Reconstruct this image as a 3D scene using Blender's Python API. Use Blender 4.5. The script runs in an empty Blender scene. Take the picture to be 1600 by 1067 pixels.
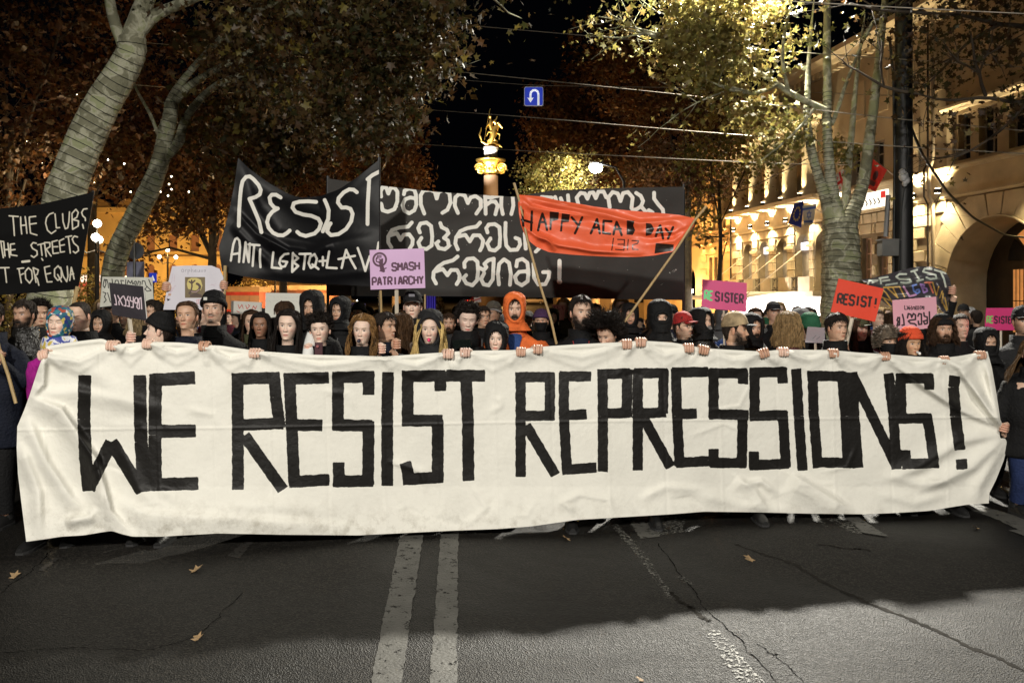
import bpy, math, random
import numpy as np
from mathutils import Vector, Matrix

# ------------------------------------------------------------------ camera, world, lamps, exposure
SC = bpy.context.scene
C = SC.collection
F, H, HOR = 1244.0, 1.76, 463.0          # focal length in photo pixels, eye height, horizon row
rng = np.random.RandomState(7)
random.seed(7)

cam_d = bpy.data.cameras.new('camera')
cam = bpy.data.objects.new('camera', cam_d)
C.objects.link(cam)
cam.location = (0, 0, H)
cam.rotation_euler = (math.radians(90), 0, 0)
cam_d.sensor_width = 36.0
cam_d.lens = 36.0 * F / 1600.0
cam_d.shift_y = (HOR - 533.5) / 1600.0
cam_d.clip_start = 0.1
cam_d.clip_end = 1500
SC.camera = cam

world = bpy.data.worlds.new('World')
SC.world = world
world.use_nodes = True
_nt = world.node_tree
_bg = _nt.nodes['Background']
_bg.inputs[0].default_value = (0.20, 0.24, 0.40, 1)
_bg.inputs[1].default_value = 0.002

SC.view_settings.view_transform = 'Standard'
SC.view_settings.look = 'None'
SC.view_settings.exposure = 0.35
SC.view_settings.gamma = 1.0

def at(px, py, Y):
    return Vector(((px - 800.0) / F * Y, Y, H - (py - HOR) / F * Y))

def lamp(name, kind, loc, power, color, size=0.15, aim=None, spot=None, blend=0.6):
    d = bpy.data.lights.new(name, kind)
    d.energy = power
    d.color = color
    if kind == 'POINT':
        d.shadow_soft_size = size
    elif kind == 'SPOT':
        d.shadow_soft_size = size
        d.spot_size = math.radians(spot or 90)
        d.spot_blend = blend
    elif kind == 'AREA':
        d.shape = 'DISK'
        d.size = size
    o = bpy.data.objects.new(name, d)
    C.objects.link(o)
    o.location = loc
    if aim is not None:
        o.rotation_euler = (Vector(aim) - Vector(loc)).to_track_quat('-Z', 'Y').to_euler()
    return o

WARMW = (1.0, 0.86, 0.66)
AMBER = (1.0, 0.52, 0.16)
GOLD = (1.0, 0.80, 0.45)
# street lamps behind the photographer light the banner and the faces
for X_, Y_, Z_, W_ in ((-2.6, -5.5, 6.7, 4500), (5.2, -7.5, 7.7, 2750)):
    lamp('street_light', 'SPOT', (X_, Y_, Z_), W_, (1.0, 0.95, 0.86), 0.20, aim=(X_ * .5, Y_ + 8.66, Z_ - 4.5), spot=70, blend=0.4)
# the tall street lamp just above the frame, behind the crowd on the right
lamp('street_light', 'SPOT', (5.3, 15.9, 9.0), 17000, (1.0, 0.95, 0.84), 0.2, aim=(3.9, 4.4, 0), spot=42, blend=0.75)
lamp('street_light', 'SPOT', (5.0, 16.1, 9.0), 7000, (1.0, 0.95, 0.82), 0.14, aim=(1.2, 14.2, 0), spot=92, blend=0.4)

# ------------------------------------------------------------------ mesh helpers
class MB:
    """collects verts and faces (numpy) and links them as ONE mesh object"""
    def __init__(self):
        self.v = []; self.f = []; self.n = 0; self.c = []; self.hascol = False
    def add(self, v, f, mi=0, smooth=True, col=None):
        v = np.asarray(v, dtype=np.float64).reshape(-1, 3)
        if isinstance(f, np.ndarray):
            self.f.append((f + self.n, mi, smooth))
        else:
            by = {}
            for q in f:
                by.setdefault(len(q), []).append(q)
            for k, qs in by.items():
                self.f.append((np.array(qs, dtype=np.int64) + self.n, mi, smooth))
        self.v.append(v)
        if col is None:
            col = np.ones((len(v), 3)) * 0.5
        else:
            self.hascol = True
            col = np.broadcast_to(np.asarray(col, dtype=np.float64), (len(v), 3))
        self.c.append(col)
        self.n += len(v)
        return self
    def box(self, c, s, mi=0, R=None, smooth=False, col=None):
        s = np.array(s) / 2.0
        k = np.array([(-1,-1,-1),(1,-1,-1),(1,1,-1),(-1,1,-1),(-1,-1,1),(1,-1,1),(1,1,1),(-1,1,1)], float) * s
        if R is not None:
            k = k @ np.array(R).T
        k = k + np.array(c, float)
        return self.add(k, [(0,3,2,1),(4,5,6,7),(0,1,5,4),(1,2,6,5),(2,3,7,6),(3,0,4,7)], mi, smooth, col)
    def bbox(self, a, b, mi=0, col=None):
        a = np.array(a, float); b = np.array(b, float)
        return self.box((a + b) / 2, np.abs(b - a), mi, col=col)
    def grid(self, P, mi=0, smooth=True, wrap=False, col=None, keep=None):
        n, m = P.shape[:2]
        I = np.arange(n * m).reshape(n, m)
        if wrap:
            J = np.concatenate([I, I[:, :1]], 1)
        else:
            J = I
        q = np.stack([J[:-1, :-1], J[:-1, 1:], J[1:, 1:], J[1:, :-1]], -1).reshape(-1, 4)
        if keep is not None:
            q = q[keep.reshape(-1)]
        if col is not None:
            col = np.asarray(col).reshape(-1, 3) if np.ndim(col) == 3 else col
        return self.add(P.reshape(-1, 3), q, mi, smooth, col)
    def tube(self, pts, r, n=8, mi=0, cap=True, smooth=True, col=None, flat=None):
        pts = np.array([tuple(p) for p in pts], float)
        k = len(pts)
        r = np.broadcast_to(np.asarray(r, float), (k,))
        t = np.gradient(pts, axis=0)
        t /= (np.linalg.norm(t, axis=1, keepdims=True) + 1e-9)
        up = np.array([0, 0, 1.0]) if abs(t[0, 2]) < 0.9 else np.array([0, 1.0, 0])
        a = np.cross(t[0], up); a /= np.linalg.norm(a)
        A = []
        for i in range(k):
            a = a - t[i] * np.dot(a, t[i]); a /= (np.linalg.norm(a) + 1e-9)
            A.append(a.copy())
        A = np.array(A); B = np.cross(t, A)
        th = np.linspace(0, 2 * math.pi, n, endpoint=False)
        P = pts[:, None] + r[:, None, None] * (np.cos(th)[None, :, None] * A[:, None] + np.sin(th)[None, :, None] * B[:, None])
        self.grid(P, mi, smooth, wrap=True, col=col)
        if cap:
            for row, rev in ((P[0], False), (P[-1], True)):
                f = list(range(n))
                self.add(row, [tuple(f if rev else f[::-1])], mi, False, col)
        return self
    def ball(self, c, r, n=10, m=8, mi=0, col=None, R=None):
        ph = np.linspace(0.02, math.pi - 0.02, m)[:, None]; th = np.linspace(0, 2 * math.pi, n, endpoint=False)[None]
        P = np.stack([np.sin(ph) * np.cos(th), np.sin(ph) * np.sin(th), np.cos(ph) * np.ones_like(th)], -1) * np.array(r)
        if R is not None:
            P = P @ np.array(R).T
        return self.grid(P[::-1] + np.array(c, float), mi, True, wrap=True, col=col)
    def lathe(self, c, prof, n=16, mi=0, col=None, smooth=True):
        th = np.linspace(0, 2 * math.pi, n, endpoint=False)
        P = np.array([[(c[0] + r * math.cos(a), c[1] + r * math.sin(a), c[2] + z) for a in th] for r, z in prof])
        return self.grid(P, mi, smooth, wrap=True, col=col)
    def prism(self, poly, d, mi=0, col=None):
        """poly: 3-D loop (planar), d: extrusion vector"""
        p = np.array([tuple(x) for x in poly], float); n = len(p)
        v = np.concatenate([p, p + np.array(d, float)])
        f = [tuple(range(n)), tuple(range(2 * n - 1, n - 1, -1))]
        f += [(i, i + n, (i + 1) % n + n, (i + 1) % n) for i in range(n)]
        return self.add(v, f, mi, False, col)
    def build(self, name, mats, parent=None, origin=(0, 0, 0), attrs=None):
        V = np.concatenate(self.v) - np.array(tuple(origin), float)
        me = bpy.data.meshes.new(name)
        me.vertices.add(len(V)); me.vertices.foreach_set('co', V.astype(np.float32).ravel())
        L = np.concatenate([f.ravel() for f, _, _ in self.f])
        tot = np.concatenate([np.full(len(f), f.shape[1]) for f, _, _ in self.f])
        st = np.concatenate([[0], np.cumsum(tot)[:-1]])
        me.loops.add(len(L)); me.loops.foreach_set('vertex_index', L.astype(np.int32))
        me.polygons.add(len(tot))
        me.polygons.foreach_set('loop_start', st.astype(np.int32))
        me.polygons.foreach_set('loop_total', tot.astype(np.int32))
        me.polygons.foreach_set('material_index', np.concatenate([np.full(len(f), m) for f, m, _ in self.f]).astype(np.int32))
        me.polygons.foreach_set('use_smooth', np.concatenate([np.full(len(f), s) for f, _, s in self.f]))
        me.update(calc_edges=True)
        if self.hascol:
            a = me.color_attributes.new('col', 'FLOAT_COLOR', 'POINT')
            cc = np.concatenate([np.concatenate(self.c), np.ones((len(V), 1))], 1)
            a.data.foreach_set('color', cc.astype(np.float32).ravel())
        for k, arr in (attrs or {}).items():
            a = me.attributes.new(k, 'FLOAT', 'POINT')
            a.data.foreach_set('value', arr.astype(np.float32).ravel())
        for m in (mats if isinstance(mats, (list, tuple)) else [mats]):
            me.materials.append(m)
        o = bpy.data.objects.new(name, me)
        C.objects.link(o)
        if parent is not None:
            o.parent = parent
        else:
            o.location = tuple(origin)
        return o

def tag(o, label=None, cat=None, group=None, kind=None):
    if label: o['label'] = label
    if cat: o['category'] = cat
    if group: o['group'] = group
    if kind: o['kind'] = kind
    return o

def empty(name, loc, label, cat, group=None, rz=0.0):
    o = bpy.data.objects.new(name, None)
    C.objects.link(o)
    o.location = tuple(loc); o.rotation_euler = (0, 0, rz)
    o.empty_display_size = 0.2
    return tag(o, label, cat, group)

def children(o):
    return [c for c in ALLOBJ() if c.parent == o]
def ALLOBJ():
    return list(SC.collection.objects)

def dup(root, kids, loc, rz, label=None, group=None, scale=None):
    r = root.copy(); C.objects.link(r); r.location = loc; r.rotation_euler = (0, 0, rz)
    if label: r['label'] = label
    if group: r['group'] = group
    if scale: r.scale = (scale,) * 3
    for ch, sub in kids:
        c = ch.copy(); C.objects.link(c); c.parent = r
        for g in sub:
            d = g.copy(); C.objects.link(d); d.parent = c
    return r

# ------------------------------------------------------------------ materials
_mats = {}
def mat(name, base=(0.5, 0.5, 0.5), rough=0.7, metal=0.0, var=0.15, vscale=4.0, bump=0.0, bscale=20.0,
        attr=False, emit=None, estr=0.0, sss=0.0, sheen=0.0, coat=0.0, stretch=None, spec=0.5, alpha=None):
    if name in _mats: return _mats[name]
    m = bpy.data.materials.new(name); m.use_nodes = True
    nt = m.node_tree; N = nt.nodes; L = nt.links
    b = N['Principled BSDF']
    b.inputs['Roughness'].default_value = rough
    b.inputs['Metallic'].default_value = metal
    b.inputs['Specular IOR Level'].default_value = spec
    if sheen: b.inputs['Sheen Weight'].default_value = sheen
    if coat:
        b.inputs['Coat Weight'].default_value = coat; b.inputs['Coat Roughness'].default_value = 0.15
    tc = N.new('ShaderNodeTexCoord')
    src = tc.outputs['Object']
    if stretch:
        mp = N.new('ShaderNodeMapping'); mp.inputs['Scale'].default_value = stretch
        L.new(src, mp.inputs[0]); src = mp.outputs[0]
    nz = N.new('ShaderNodeTexNoise'); nz.inputs['Scale'].default_value = vscale; nz.inputs['Detail'].default_value = 6
    L.new(src, nz.inputs['Vector'])
    mr = N.new('ShaderNodeMapRange')
    mr.inputs['From Min'].default_value = 0.3; mr.inputs['From Max'].default_value = 0.7
    mr.inputs['To Min'].default_value = 1 - var; mr.inputs['To Max'].default_value = 1 + var
    L.new(nz.outputs['Fac'], mr.inputs['Value'])
    mx = N.new('ShaderNodeMix'); mx.data_type = 'RGBA'; mx.blend_type = 'MULTIPLY'; mx.inputs[0].default_value = 1.0
    if attr:
        at_ = N.new('ShaderNodeAttribute'); at_.attribute_name = 'col'
        L.new(at_.outputs['Color'], mx.inputs[6])
    else:
        mx.inputs[6].default_value = (*base, 1)
    cb = N.new('ShaderNodeCombineColor')
    for i in range(3): L.new(mr.outputs[0], cb.inputs[i])
    L.new(cb.outputs[0], mx.inputs[7])
    L.new(mx.outputs[2], b.inputs['Base Color'])
    if bump:
        n2 = N.new('ShaderNodeTexNoise'); n2.inputs['Scale'].default_value = bscale; n2.inputs['Detail'].default_value = 5
        L.new(src, n2.inputs['Vector'])
        bp = N.new('ShaderNodeBump'); bp.inputs['Strength'].default_value = bump; bp.inputs['Distance'].default_value = 0.02
        L.new(n2.outputs['Fac'], bp.inputs['Height']); L.new(bp.outputs[0], b.inputs['Normal'])
    if emit is not None:
        b.inputs['Emission Color'].default_value = (*emit, 1); b.inputs['Emission Strength'].default_value = estr
    if sss:
        b.inputs['Subsurface Weight'].default_value = sss
        b.inputs['Subsurface Radius'].default_value = (0.012, 0.005, 0.003)
        b.inputs['Subsurface Scale'].default_value = 1.0
    _mats[name] = m
    return m

def paint_mat(name, base, rough, layers, coat=0.0, var=0.06, vscale=3.0, bump=0.15, bscale=35.0, edge=0.9, nscale=60.0,
              weave=0.0, dirt=0.0, paint_rough=0.55, spec=0.5):
    """cloth or card with painted lettering: each layer is a distance attribute (photo pixels, negative inside) and a colour"""
    m = bpy.data.materials.new(name); m.use_nodes = True
    nt = m.node_tree; N = nt.nodes; L = nt.links
    b = N['Principled BSDF']; b.inputs['Roughness'].default_value = rough
    b.inputs['Specular IOR Level'].default_value = spec
    if coat:
        b.inputs['Coat Weight'].default_value = coat; b.inputs['Coat Roughness'].default_value = 0.22
    tc = N.new('ShaderNodeTexCoord')
    nz = N.new('ShaderNodeTexNoise'); nz.inputs['Scale'].default_value = vscale; nz.inputs['Detail'].default_value = 7
    L.new(tc.outputs['Object'], nz.inputs['Vector'])
    mr = N.new('ShaderNodeMapRange'); mr.inputs['From Min'].default_value = 0.3; mr.inputs['From Max'].default_value = 0.7
    mr.inputs['To Min'].default_value = 1 - var; mr.inputs['To Max'].default_value = 1 + var * 0.4
    L.new(nz.outputs['Fac'], mr.inputs['Value'])
    cb = N.new('ShaderNodeCombineColor')
    for i in range(3): L.new(mr.outputs[0], cb.inputs[i])
    mx = N.new('ShaderNodeMix'); mx.data_type = 'RGBA'; mx.blend_type = 'MULTIPLY'; mx.inputs[0].default_value = 1
    mx.inputs[6].default_value = (*base, 1); L.new(cb.outputs[0], mx.inputs[7])
    cur = mx.outputs[2]
    if dirt:
        sp = N.new('ShaderNodeTexNoise'); sp.inputs['Scale'].default_value = 9; sp.inputs['Detail'].default_value = 9
        sp.inputs['Roughness'].default_value = 0.75
        L.new(tc.outputs['Object'], sp.inputs['Vector'])
        da = N.new('ShaderNodeAttribute'); da.attribute_name = 'dirt'
        ml = N.new('ShaderNodeMath'); ml.operation = 'MULTIPLY'
        L.new(da.outputs['Fac'], ml.inputs[0])
        rr = N.new('ShaderNodeMapRange'); rr.inputs['From Min'].default_value = 0.48; rr.inputs['From Max'].default_value = 0.75
        L.new(sp.outputs['Fac'], rr.inputs['Value']); L.new(rr.outputs[0], ml.inputs[1])
        md = N.new('ShaderNodeMix'); md.data_type = 'RGBA'
        L.new(ml.outputs[0], md.inputs[0]); L.new(cur, md.inputs[6]); md.inputs[7].default_value = (0.30, 0.27, 0.21, 1)
        cur = md.outputs[2]
    en = N.new('ShaderNodeTexNoise'); en.inputs['Scale'].default_value = nscale; en.inputs['Detail'].default_value = 4
    en.inputs['Roughness'].default_value = 0.7
    L.new(tc.outputs['Object'], en.inputs['Vector'])
    tot = None
    for an, colr in layers:
        a = N.new('ShaderNodeAttribute'); a.attribute_name = an
        e2 = N.new('ShaderNodeMath'); e2.operation = 'MULTIPLY_ADD'
        L.new(en.outputs['Fac'], e2.inputs[0]); e2.inputs[1].default_value = edge * 2; e2.inputs[2].default_value = -edge
        ad = N.new('ShaderNodeMath'); ad.operation = 'ADD'
        L.new(a.outputs['Fac'], ad.inputs[0]); L.new(e2.outputs[0], ad.inputs[1])
        r2 = N.new('ShaderNodeMapRange'); r2.inputs['From Min'].default_value = 0.25; r2.inputs['From Max'].default_value = -0.25
        L.new(ad.outputs[0], r2.inputs['Value'])
        mm = N.new('ShaderNodeMix'); mm.data_type = 'RGBA'
        L.new(r2.outputs[0], mm.inputs[0]); L.new(cur, mm.inputs[6]); mm.inputs[7].default_value = (*colr, 1)
        cur = mm.outputs[2]
        if tot is None: tot = r2.outputs[0]
    L.new(cur, b.inputs['Base Color'])
    if tot is not None:
        rm = N.new('ShaderNodeMix'); rm.data_type = 'FLOAT'
        L.new(tot, rm.inputs[0]); rm.inputs[2].default_value = rough; rm.inputs[3].default_value = paint_rough
        L.new(rm.outputs[0], b.inputs['Roughness'])
    n2 = N.new('ShaderNodeTexNoise'); n2.inputs['Scale'].default_value = bscale; n2.inputs['Detail'].default_value = 6
    L.new(tc.outputs['Object'], n2.inputs['Vector'])
    bp = N.new('ShaderNodeBump'); bp.inputs['Strength'].default_value = bump; bp.inputs['Distance'].default_value = 0.01
    L.new(n2.outputs['Fac'], bp.inputs['Height'])
    if weave:
        wv = N.new('ShaderNodeTexNoise'); wv.inputs['Scale'].default_value = 420; wv.inputs['Detail'].default_value = 1
        L.new(tc.outputs['Object'], wv.inputs['Vector'])
        b2 = N.new('ShaderNodeBump'); b2.inputs['Strength'].default_value = weave; b2.inputs['Distance'].default_value = 0.002
        L.new(wv.outputs['Fac'], b2.inputs['Height']); L.new(bp.outputs[0], b2.inputs['Normal'])
        L.new(b2.outputs[0], b.inputs['Normal'])
    else:
        L.new(bp.outputs[0], b.inputs['Normal'])
    return m

M_METAL = mat('dark_metal', (0.03, 0.03, 0.032), 0.45, 0.6, 0.2, 6)
M_WOOD = mat('pole_wood', (0.42, 0.30, 0.14), 0.6, 0, 0.2, 5, stretch=(12, 12, 1))
M_WOODW = mat('pale_wood', (0.62, 0.55, 0.44), 0.6, 0, 0.12, 5, stretch=(12, 12, 1))

# ------------------------------------------------------------------ distance fields for painted lettering
def conv(ox, oy, s, strokes):
    return [[(ox + x / s, oy + y / s) for x, y in st] for st in strokes]

def sdf_strokes(PX, PY, strokes, w, square=False, lim=8.0, out=None, jitter=0.0):
    D = np.full(PX.shape, lim) if out is None else out
    for st in strokes:
        if len(st) == 1: st = [st[0], (st[0][0] + 0.01, st[0][1])]
        for (x0, y0), (x1, y1) in zip(st[:-1], st[1:]):
            bx0, bx1 = min(x0, x1) - w - lim, max(x0, x1) + w + lim
            by0, by1 = min(y0, y1) - w - lim, max(y0, y1) + w + lim
            I = np.nonzero((PX > bx0) & (PX < bx1) & (PY > by0) & (PY < by1))
            if len(I[0]) == 0: continue
            qx, qy = PX[I], PY[I]
            dx, dy = x1 - x0, y1 - y0
            Ln = math.hypot(dx, dy) + 1e-9
            ux, uy = dx / Ln, dy / Ln
            a = (qx - x0) * ux + (qy - y0) * uy
            p = np.abs((qx - x0) * -uy + (qy - y0) * ux)
            if square:
                ax = np.abs(a - Ln / 2) - Ln / 2
                px_ = p - w
                d = np.hypot(np.maximum(ax, 0), np.maximum(px_, 0)) + np.minimum(np.maximum(ax, px_), 0)
            else:
                ac = np.clip(a, 0, Ln)
                d = np.hypot(a - ac, p) - w
            D[I] = np.minimum(D[I], d)
    return D

def sdf_poly(PX, PY, poly, lim=8.0, out=None):
    D = np.full(PX.shape, lim) if out is None else out
    P = np.array(poly, float)
    I = np.nonzero((PX > P[:, 0].min() - lim) & (PX < P[:, 0].max() + lim) & (PY > P[:, 1].min() - lim) & (PY < P[:, 1].max() + lim))
    if len(I[0]) == 0: return D
    qx, qy = PX[I], PY[I]
    d = np.full(qx.shape, 1e9); ins = np.zeros(qx.shape, bool)
    n = len(P)
    for i in range(n):
        x0, y0 = P[i]; x1, y1 = P[(i + 1) % n]
        dx, dy = x1 - x0, y1 - y0
        t = np.clip(((qx - x0) * dx + (qy - y0) * dy) / (dx * dx + dy * dy + 1e-9), 0, 1)
        d = np.minimum(d, np.hypot(qx - x0 - t * dx, qy - y0 - t * dy))
        c = (y0 > qy) != (y1 > qy)
        with np.errstate(divide='ignore', invalid='ignore'):
            ins ^= c & (qx < (x1 - x0) * (qy - y0) / (y1 - y0 + 1e-12) + x0)
    D[I] = np.minimum(D[I], np.where(ins, -d, d))
    return D

GL = {  # block letters in a 0..1 box, y down
 'A': [[(0,1),(.38,0),(.62,0),(1,1)],[(.15,.66),(.85,.66)]], 'B': [[(0,0),(0,1),(.85,1),(1,.85),(1,.6),(.8,.48),(.95,.35),(.95,.12),(.8,0),(0,0)],[(0,.48),(.8,.48)]],
 'C': [[(1,.25),(1,.1),(.85,0),(.1,0),(0,.12),(0,.88),(.12,1),(.9,1),(1,.88),(1,.72)]], 'E': [[(1,0),(0,0),(0,1),(1,1)],[(0,.48),(.8,.48)]],
 'H': [[(0,0),(0,1)],[(1,0),(1,1)],[(0,.5),(1,.5)]], 'I': [[(.5,0),(.5,1)]], 'M': [[(0,1),(0,0),(.5,.6),(1,0),(1,1)]],
 'P': [[(0,1),(0,0),(.9,0),(1,.1),(1,.45),(.9,.55),(0,.55)]], 'R': [[(0,1),(0,0),(.9,0),(1,.1),(1,.42),(.9,.52),(0,.52)],[(.45,.52),(1,1)]],
 'S': [[(1,.22),(1,0),(0,0),(0,.46),(1,.54),(1,1),(0,1),(0,.78)]], 'T': [[(0,0),(1,0)],[(.5,0),(.5,1)]], 'Y': [[(0,0),(.5,.5),(1,0)],[(.5,.5),(.5,1)]],
 '!': [[(.5,0),(.5,.68)],[(.5,.92),(.5,1)]], 'G': [[(1,.2),(.8,0),(.2,0),(0,.2),(0,.8),(.2,1),(1,1),(1,.55),(.55,.55)]], 'L': [[(0,0),(0,1),(1,1)]], 'Q': [[(.2,0),(0,.2),(0,.8),(.2,1),(.8,1),(1,.8),(1,.2),(.8,0),(.2,0)],[(.6,.7),(1,1.05)]],
}
def text_strokes(s, tl, tr, hv, gap=0.35):
    """block lettering: the word runs from tl to tr, hv = vector of the letter height"""
    n = len(s); adv = ((tr[0] - tl[0]) / n, (tr[1] - tl[1]) / n)
    out = []
    for i, ch in enumerate(s):
        if ch not in GL: continue
        for st in GL[ch]:
            out.append([(tl[0] + adv[0] * (i + x * (1 - gap)) + hv[0] * y, tl[1] + adv[1] * (i + x * (1 - gap)) + hv[1] * y) for x, y in st])
    return out

def resample(pts, n):
    P = np.array(pts, float)
    d = np.concatenate([[0], np.cumsum(np.hypot(*np.diff(P, axis=0).T))])
    s = np.linspace(0, d[-1], n)
    out = np.stack([np.interp(s, d, P[:, 0]), np.interp(s, d, P[:, 1])], -1)
    return out

def smooth1(a, k):
    if k < 2: return a
    p = np.concatenate([np.repeat(a[:1], k, 0), a, np.repeat(a[-1:], k, 0)])
    ker = np.ones(2 * k + 1) / (2 * k + 1)
    o = np.stack([np.convolve(p[:, i], ker, 'same')[k:-k] for i in range(a.shape[1])], -1)
    return o

def coons(top, bot, left, right, nx, ny, sm=0):
    T, B = resample(top, nx), resample(bot, nx); Lf, R = resample(left, ny), resample(right, ny)
    if sm:
        e0, e1 = T[0].copy(), T[-1].copy(); T = smooth1(T, sm); T[0], T[-1] = e0, e1
        e0, e1 = B[0].copy(), B[-1].copy(); B = smooth1(B, sm); B[0], B[-1] = e0, e1
    u = np.linspace(0, 1, nx)[None, :, None]; v = np.linspace(0, 1, ny)[:, None, None]
    S = (1 - v) * T[None] + v * B[None] + (1 - u) * Lf[:, None] + u * R[:, None]
    S -= (1 - u) * (1 - v) * T[0] + u * (1 - v) * T[-1] + (1 - u) * v * B[0] + u * v * B[-1]
    return S[..., 0], S[..., 1]

def noise2(x, y, seed, octaves=3):
    r = np.random.RandomState(seed); o = np.zeros(np.shape(x)); amp = 1.0; fr = 1.0
    for _ in range(octaves):
        for _k in range(4):
            a = r.uniform(0, 2 * math.pi); p = r.uniform(0, 6.28); q = r.uniform(.7, 1.3)
            o = o + amp * 0.4 * np.sin((x * math.cos(a) + y * math.sin(a)) * fr * q + p)
        amp *= 0.5; fr *= 2.1
    return o

def fold(PX, PY, pts, w, amp, asym=0.0):
    """a ridge along a polyline in the cloth"""
    D = np.full(PX.shape, 1e9); S = np.zeros(PX.shape); T = np.zeros(PX.shape)
    P = np.array(pts, float); seg = np.hypot(*np.diff(P, axis=0).T); tot = seg.sum(); acc = 0
    for (x0, y0), (x1, y1), l in zip(P[:-1], P[1:], seg):
        t = np.clip(((PX - x0) * (x1 - x0) + (PY - y0) * (y1 - y0)) / (l * l), 0, 1)
        ex, ey = PX - x0 - t * (x1 - x0), PY - y0 - t * (y1 - y0)
        d = np.hypot(ex, ey); sg = np.sign((x1 - x0) * ey - (y1 - y0) * ex)
        m = d < D
        D = np.where(m, d, D); S = np.where(m, sg, S); T = np.where(m, (acc + t * l) / tot, T); acc += l
    ww = w * np.where(S > 0, 1 + asym, 1 - asym)
    taper = np.clip(T * 6, 0, 1) * np.clip((1 - T) * 4, 0, 1) * 0.85 + 0.15 * (D < 1e8)
    return amp * np.exp(-(D / ww) ** 2) * taper

def smooth_path(pts, rad, n):
    P = np.array([tuple(p) for p in pts], float); k = len(P); t = np.linspace(0, k - 1, n)
    out = np.stack([np.interp(t, range(k), P[:, i]) for i in range(3)], -1); R_ = np.interp(t, range(k), rad)
    for _ in range(3):
        out[1:-1] = (out[:-2] + 2 * out[1:-1] + out[2:]) / 4; R_[1:-1] = (R_[:-2] + 2 * R_[1:-1] + R_[2:]) / 4
    return out, R_


# ------------------------------------------------------------------ ground, road, kerbs, markings
def ground_z(X, Y):
    Y = np.asarray(Y, float); s = np.clip((Y - 60.0) / 80.0, 0, 1); q = np.clip((Y - 8.0) / 26.0, 0, 1)
    return 1.15 * s * s * (3 - 2 * s) - .9 * q * q * (3 - 2 * q)
def GZ(Y): return float(ground_z(0, Y))

def asphalt_mat(name, base, fine=True, glint=0.0):
    m = bpy.data.materials.new(name); m.use_nodes = True
    nt = m.node_tree; N = nt.nodes; L = nt.links; b = N['Principled BSDF']
    tc = N.new('ShaderNodeTexCoord'); src = tc.outputs['Object']
    big = N.new('ShaderNodeTexNoise'); big.inputs['Scale'].default_value = 0.6; big.inputs['Detail'].default_value = 8
    big.inputs['Distortion'].default_value = 0.8; L.new(src, big.inputs['Vector'])
    agg = N.new('ShaderNodeTexVoronoi'); agg.inputs['Scale'].default_value = 125; L.new(src, agg.inputs['Vector'])
    sp = N.new('ShaderNodeTexNoise'); sp.inputs['Scale'].default_value = 70; sp.inputs['Detail'].default_value = 4; L.new(src, sp.inputs['Vector'])
    cr = N.new('ShaderNodeValToRGB')
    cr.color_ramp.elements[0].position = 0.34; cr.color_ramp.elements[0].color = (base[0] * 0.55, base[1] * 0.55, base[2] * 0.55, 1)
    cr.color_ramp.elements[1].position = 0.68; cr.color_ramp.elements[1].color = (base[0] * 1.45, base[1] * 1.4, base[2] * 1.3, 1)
    L.new(big.outputs['Fac'], cr.inputs[0])
    st = N.new('ShaderNodeMapRange'); st.inputs['From Min'].default_value = 0.55; st.inputs['From Max'].default_value = 1.0
    st.inputs['To Min'].default_value = 0.7; st.inputs['To Max'].default_value = 6.5
    sepc = N.new('ShaderNodeSeparateColor'); L.new(agg.outputs['Color'], sepc.inputs[0]); L.new(sepc.outputs[0], st.inputs['Value'])
    cb = N.new('ShaderNodeCombineColor')
    for i in range(3): L.new(st.outputs[0], cb.inputs[i])
    mx = N.new('ShaderNodeMix'); mx.data_type = 'RGBA'; mx.blend_type = 'MULTIPLY'; mx.inputs[0].default_value = 0.8
    L.new(cr.outputs[0], mx.inputs[6]); L.new(cb.outputs[0], mx.inputs[7])
    # old tar patches
    tp = N.new('ShaderNodeTexNoise'); tp.inputs['Scale'].default_value = 0.35; tp.inputs['Detail'].default_value = 3; L.new(src, tp.inputs['Vector'])
    tr = N.new('ShaderNodeMapRange'); tr.inputs['From Min'].default_value = 0.56; tr.inputs['From Max'].default_value = 0.60
    tr.inputs['To Min'].default_value = 0; tr.inputs['To Max'].default_value = 0.45; L.new(tp.outputs['Fac'], tr.inputs['Value'])
    m2 = N.new('ShaderNodeMix'); m2.data_type = 'RGBA'; L.new(tr.outputs[0], m2.inputs[0]); L.new(mx.outputs[2], m2.inputs[6])
    m2.inputs[7].default_value = (base[0] * 0.5, base[1] * 0.48, base[2] * 0.45, 1)
    L.new(m2.outputs[2], b.inputs['Base Color'])
    rr = N.new('ShaderNodeMapRange'); rr.inputs['From Min'].default_value = 0.35; rr.inputs['From Max'].default_value = 0.7
    rr.inputs['To Min'].default_value = 0.45; rr.inputs['To Max'].default_value = 0.75; L.new(big.outputs['Fac'], rr.inputs['Value'])
    L.new(rr.outputs[0], b.inputs['Roughness'])
    b.inputs['Specular IOR Level'].default_value = 0.3
    bp = N.new('ShaderNodeBump'); bp.inputs['Strength'].default_value = 0.7; bp.inputs['Distance'].default_value = 0.008
    L.new(agg.outputs['Distance'], bp.inputs['Height'])
    b2 = N.new('ShaderNodeBump'); b2.inputs['Strength'].default_value = 0.5; b2.inputs['Distance'].default_value = 0.02
    mid = N.new('ShaderNodeTexNoise'); mid.inputs['Scale'].default_value = 6; mid.inputs['Detail'].default_value = 6; L.new(src, mid.inputs['Vector'])
    L.new(mid.outputs['Fac'], b2.inputs['Height']); L.new(bp.outputs[0], b2.inputs['Normal']); L.new(b2.outputs[0], b.inputs['Normal'])
    return m

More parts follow.
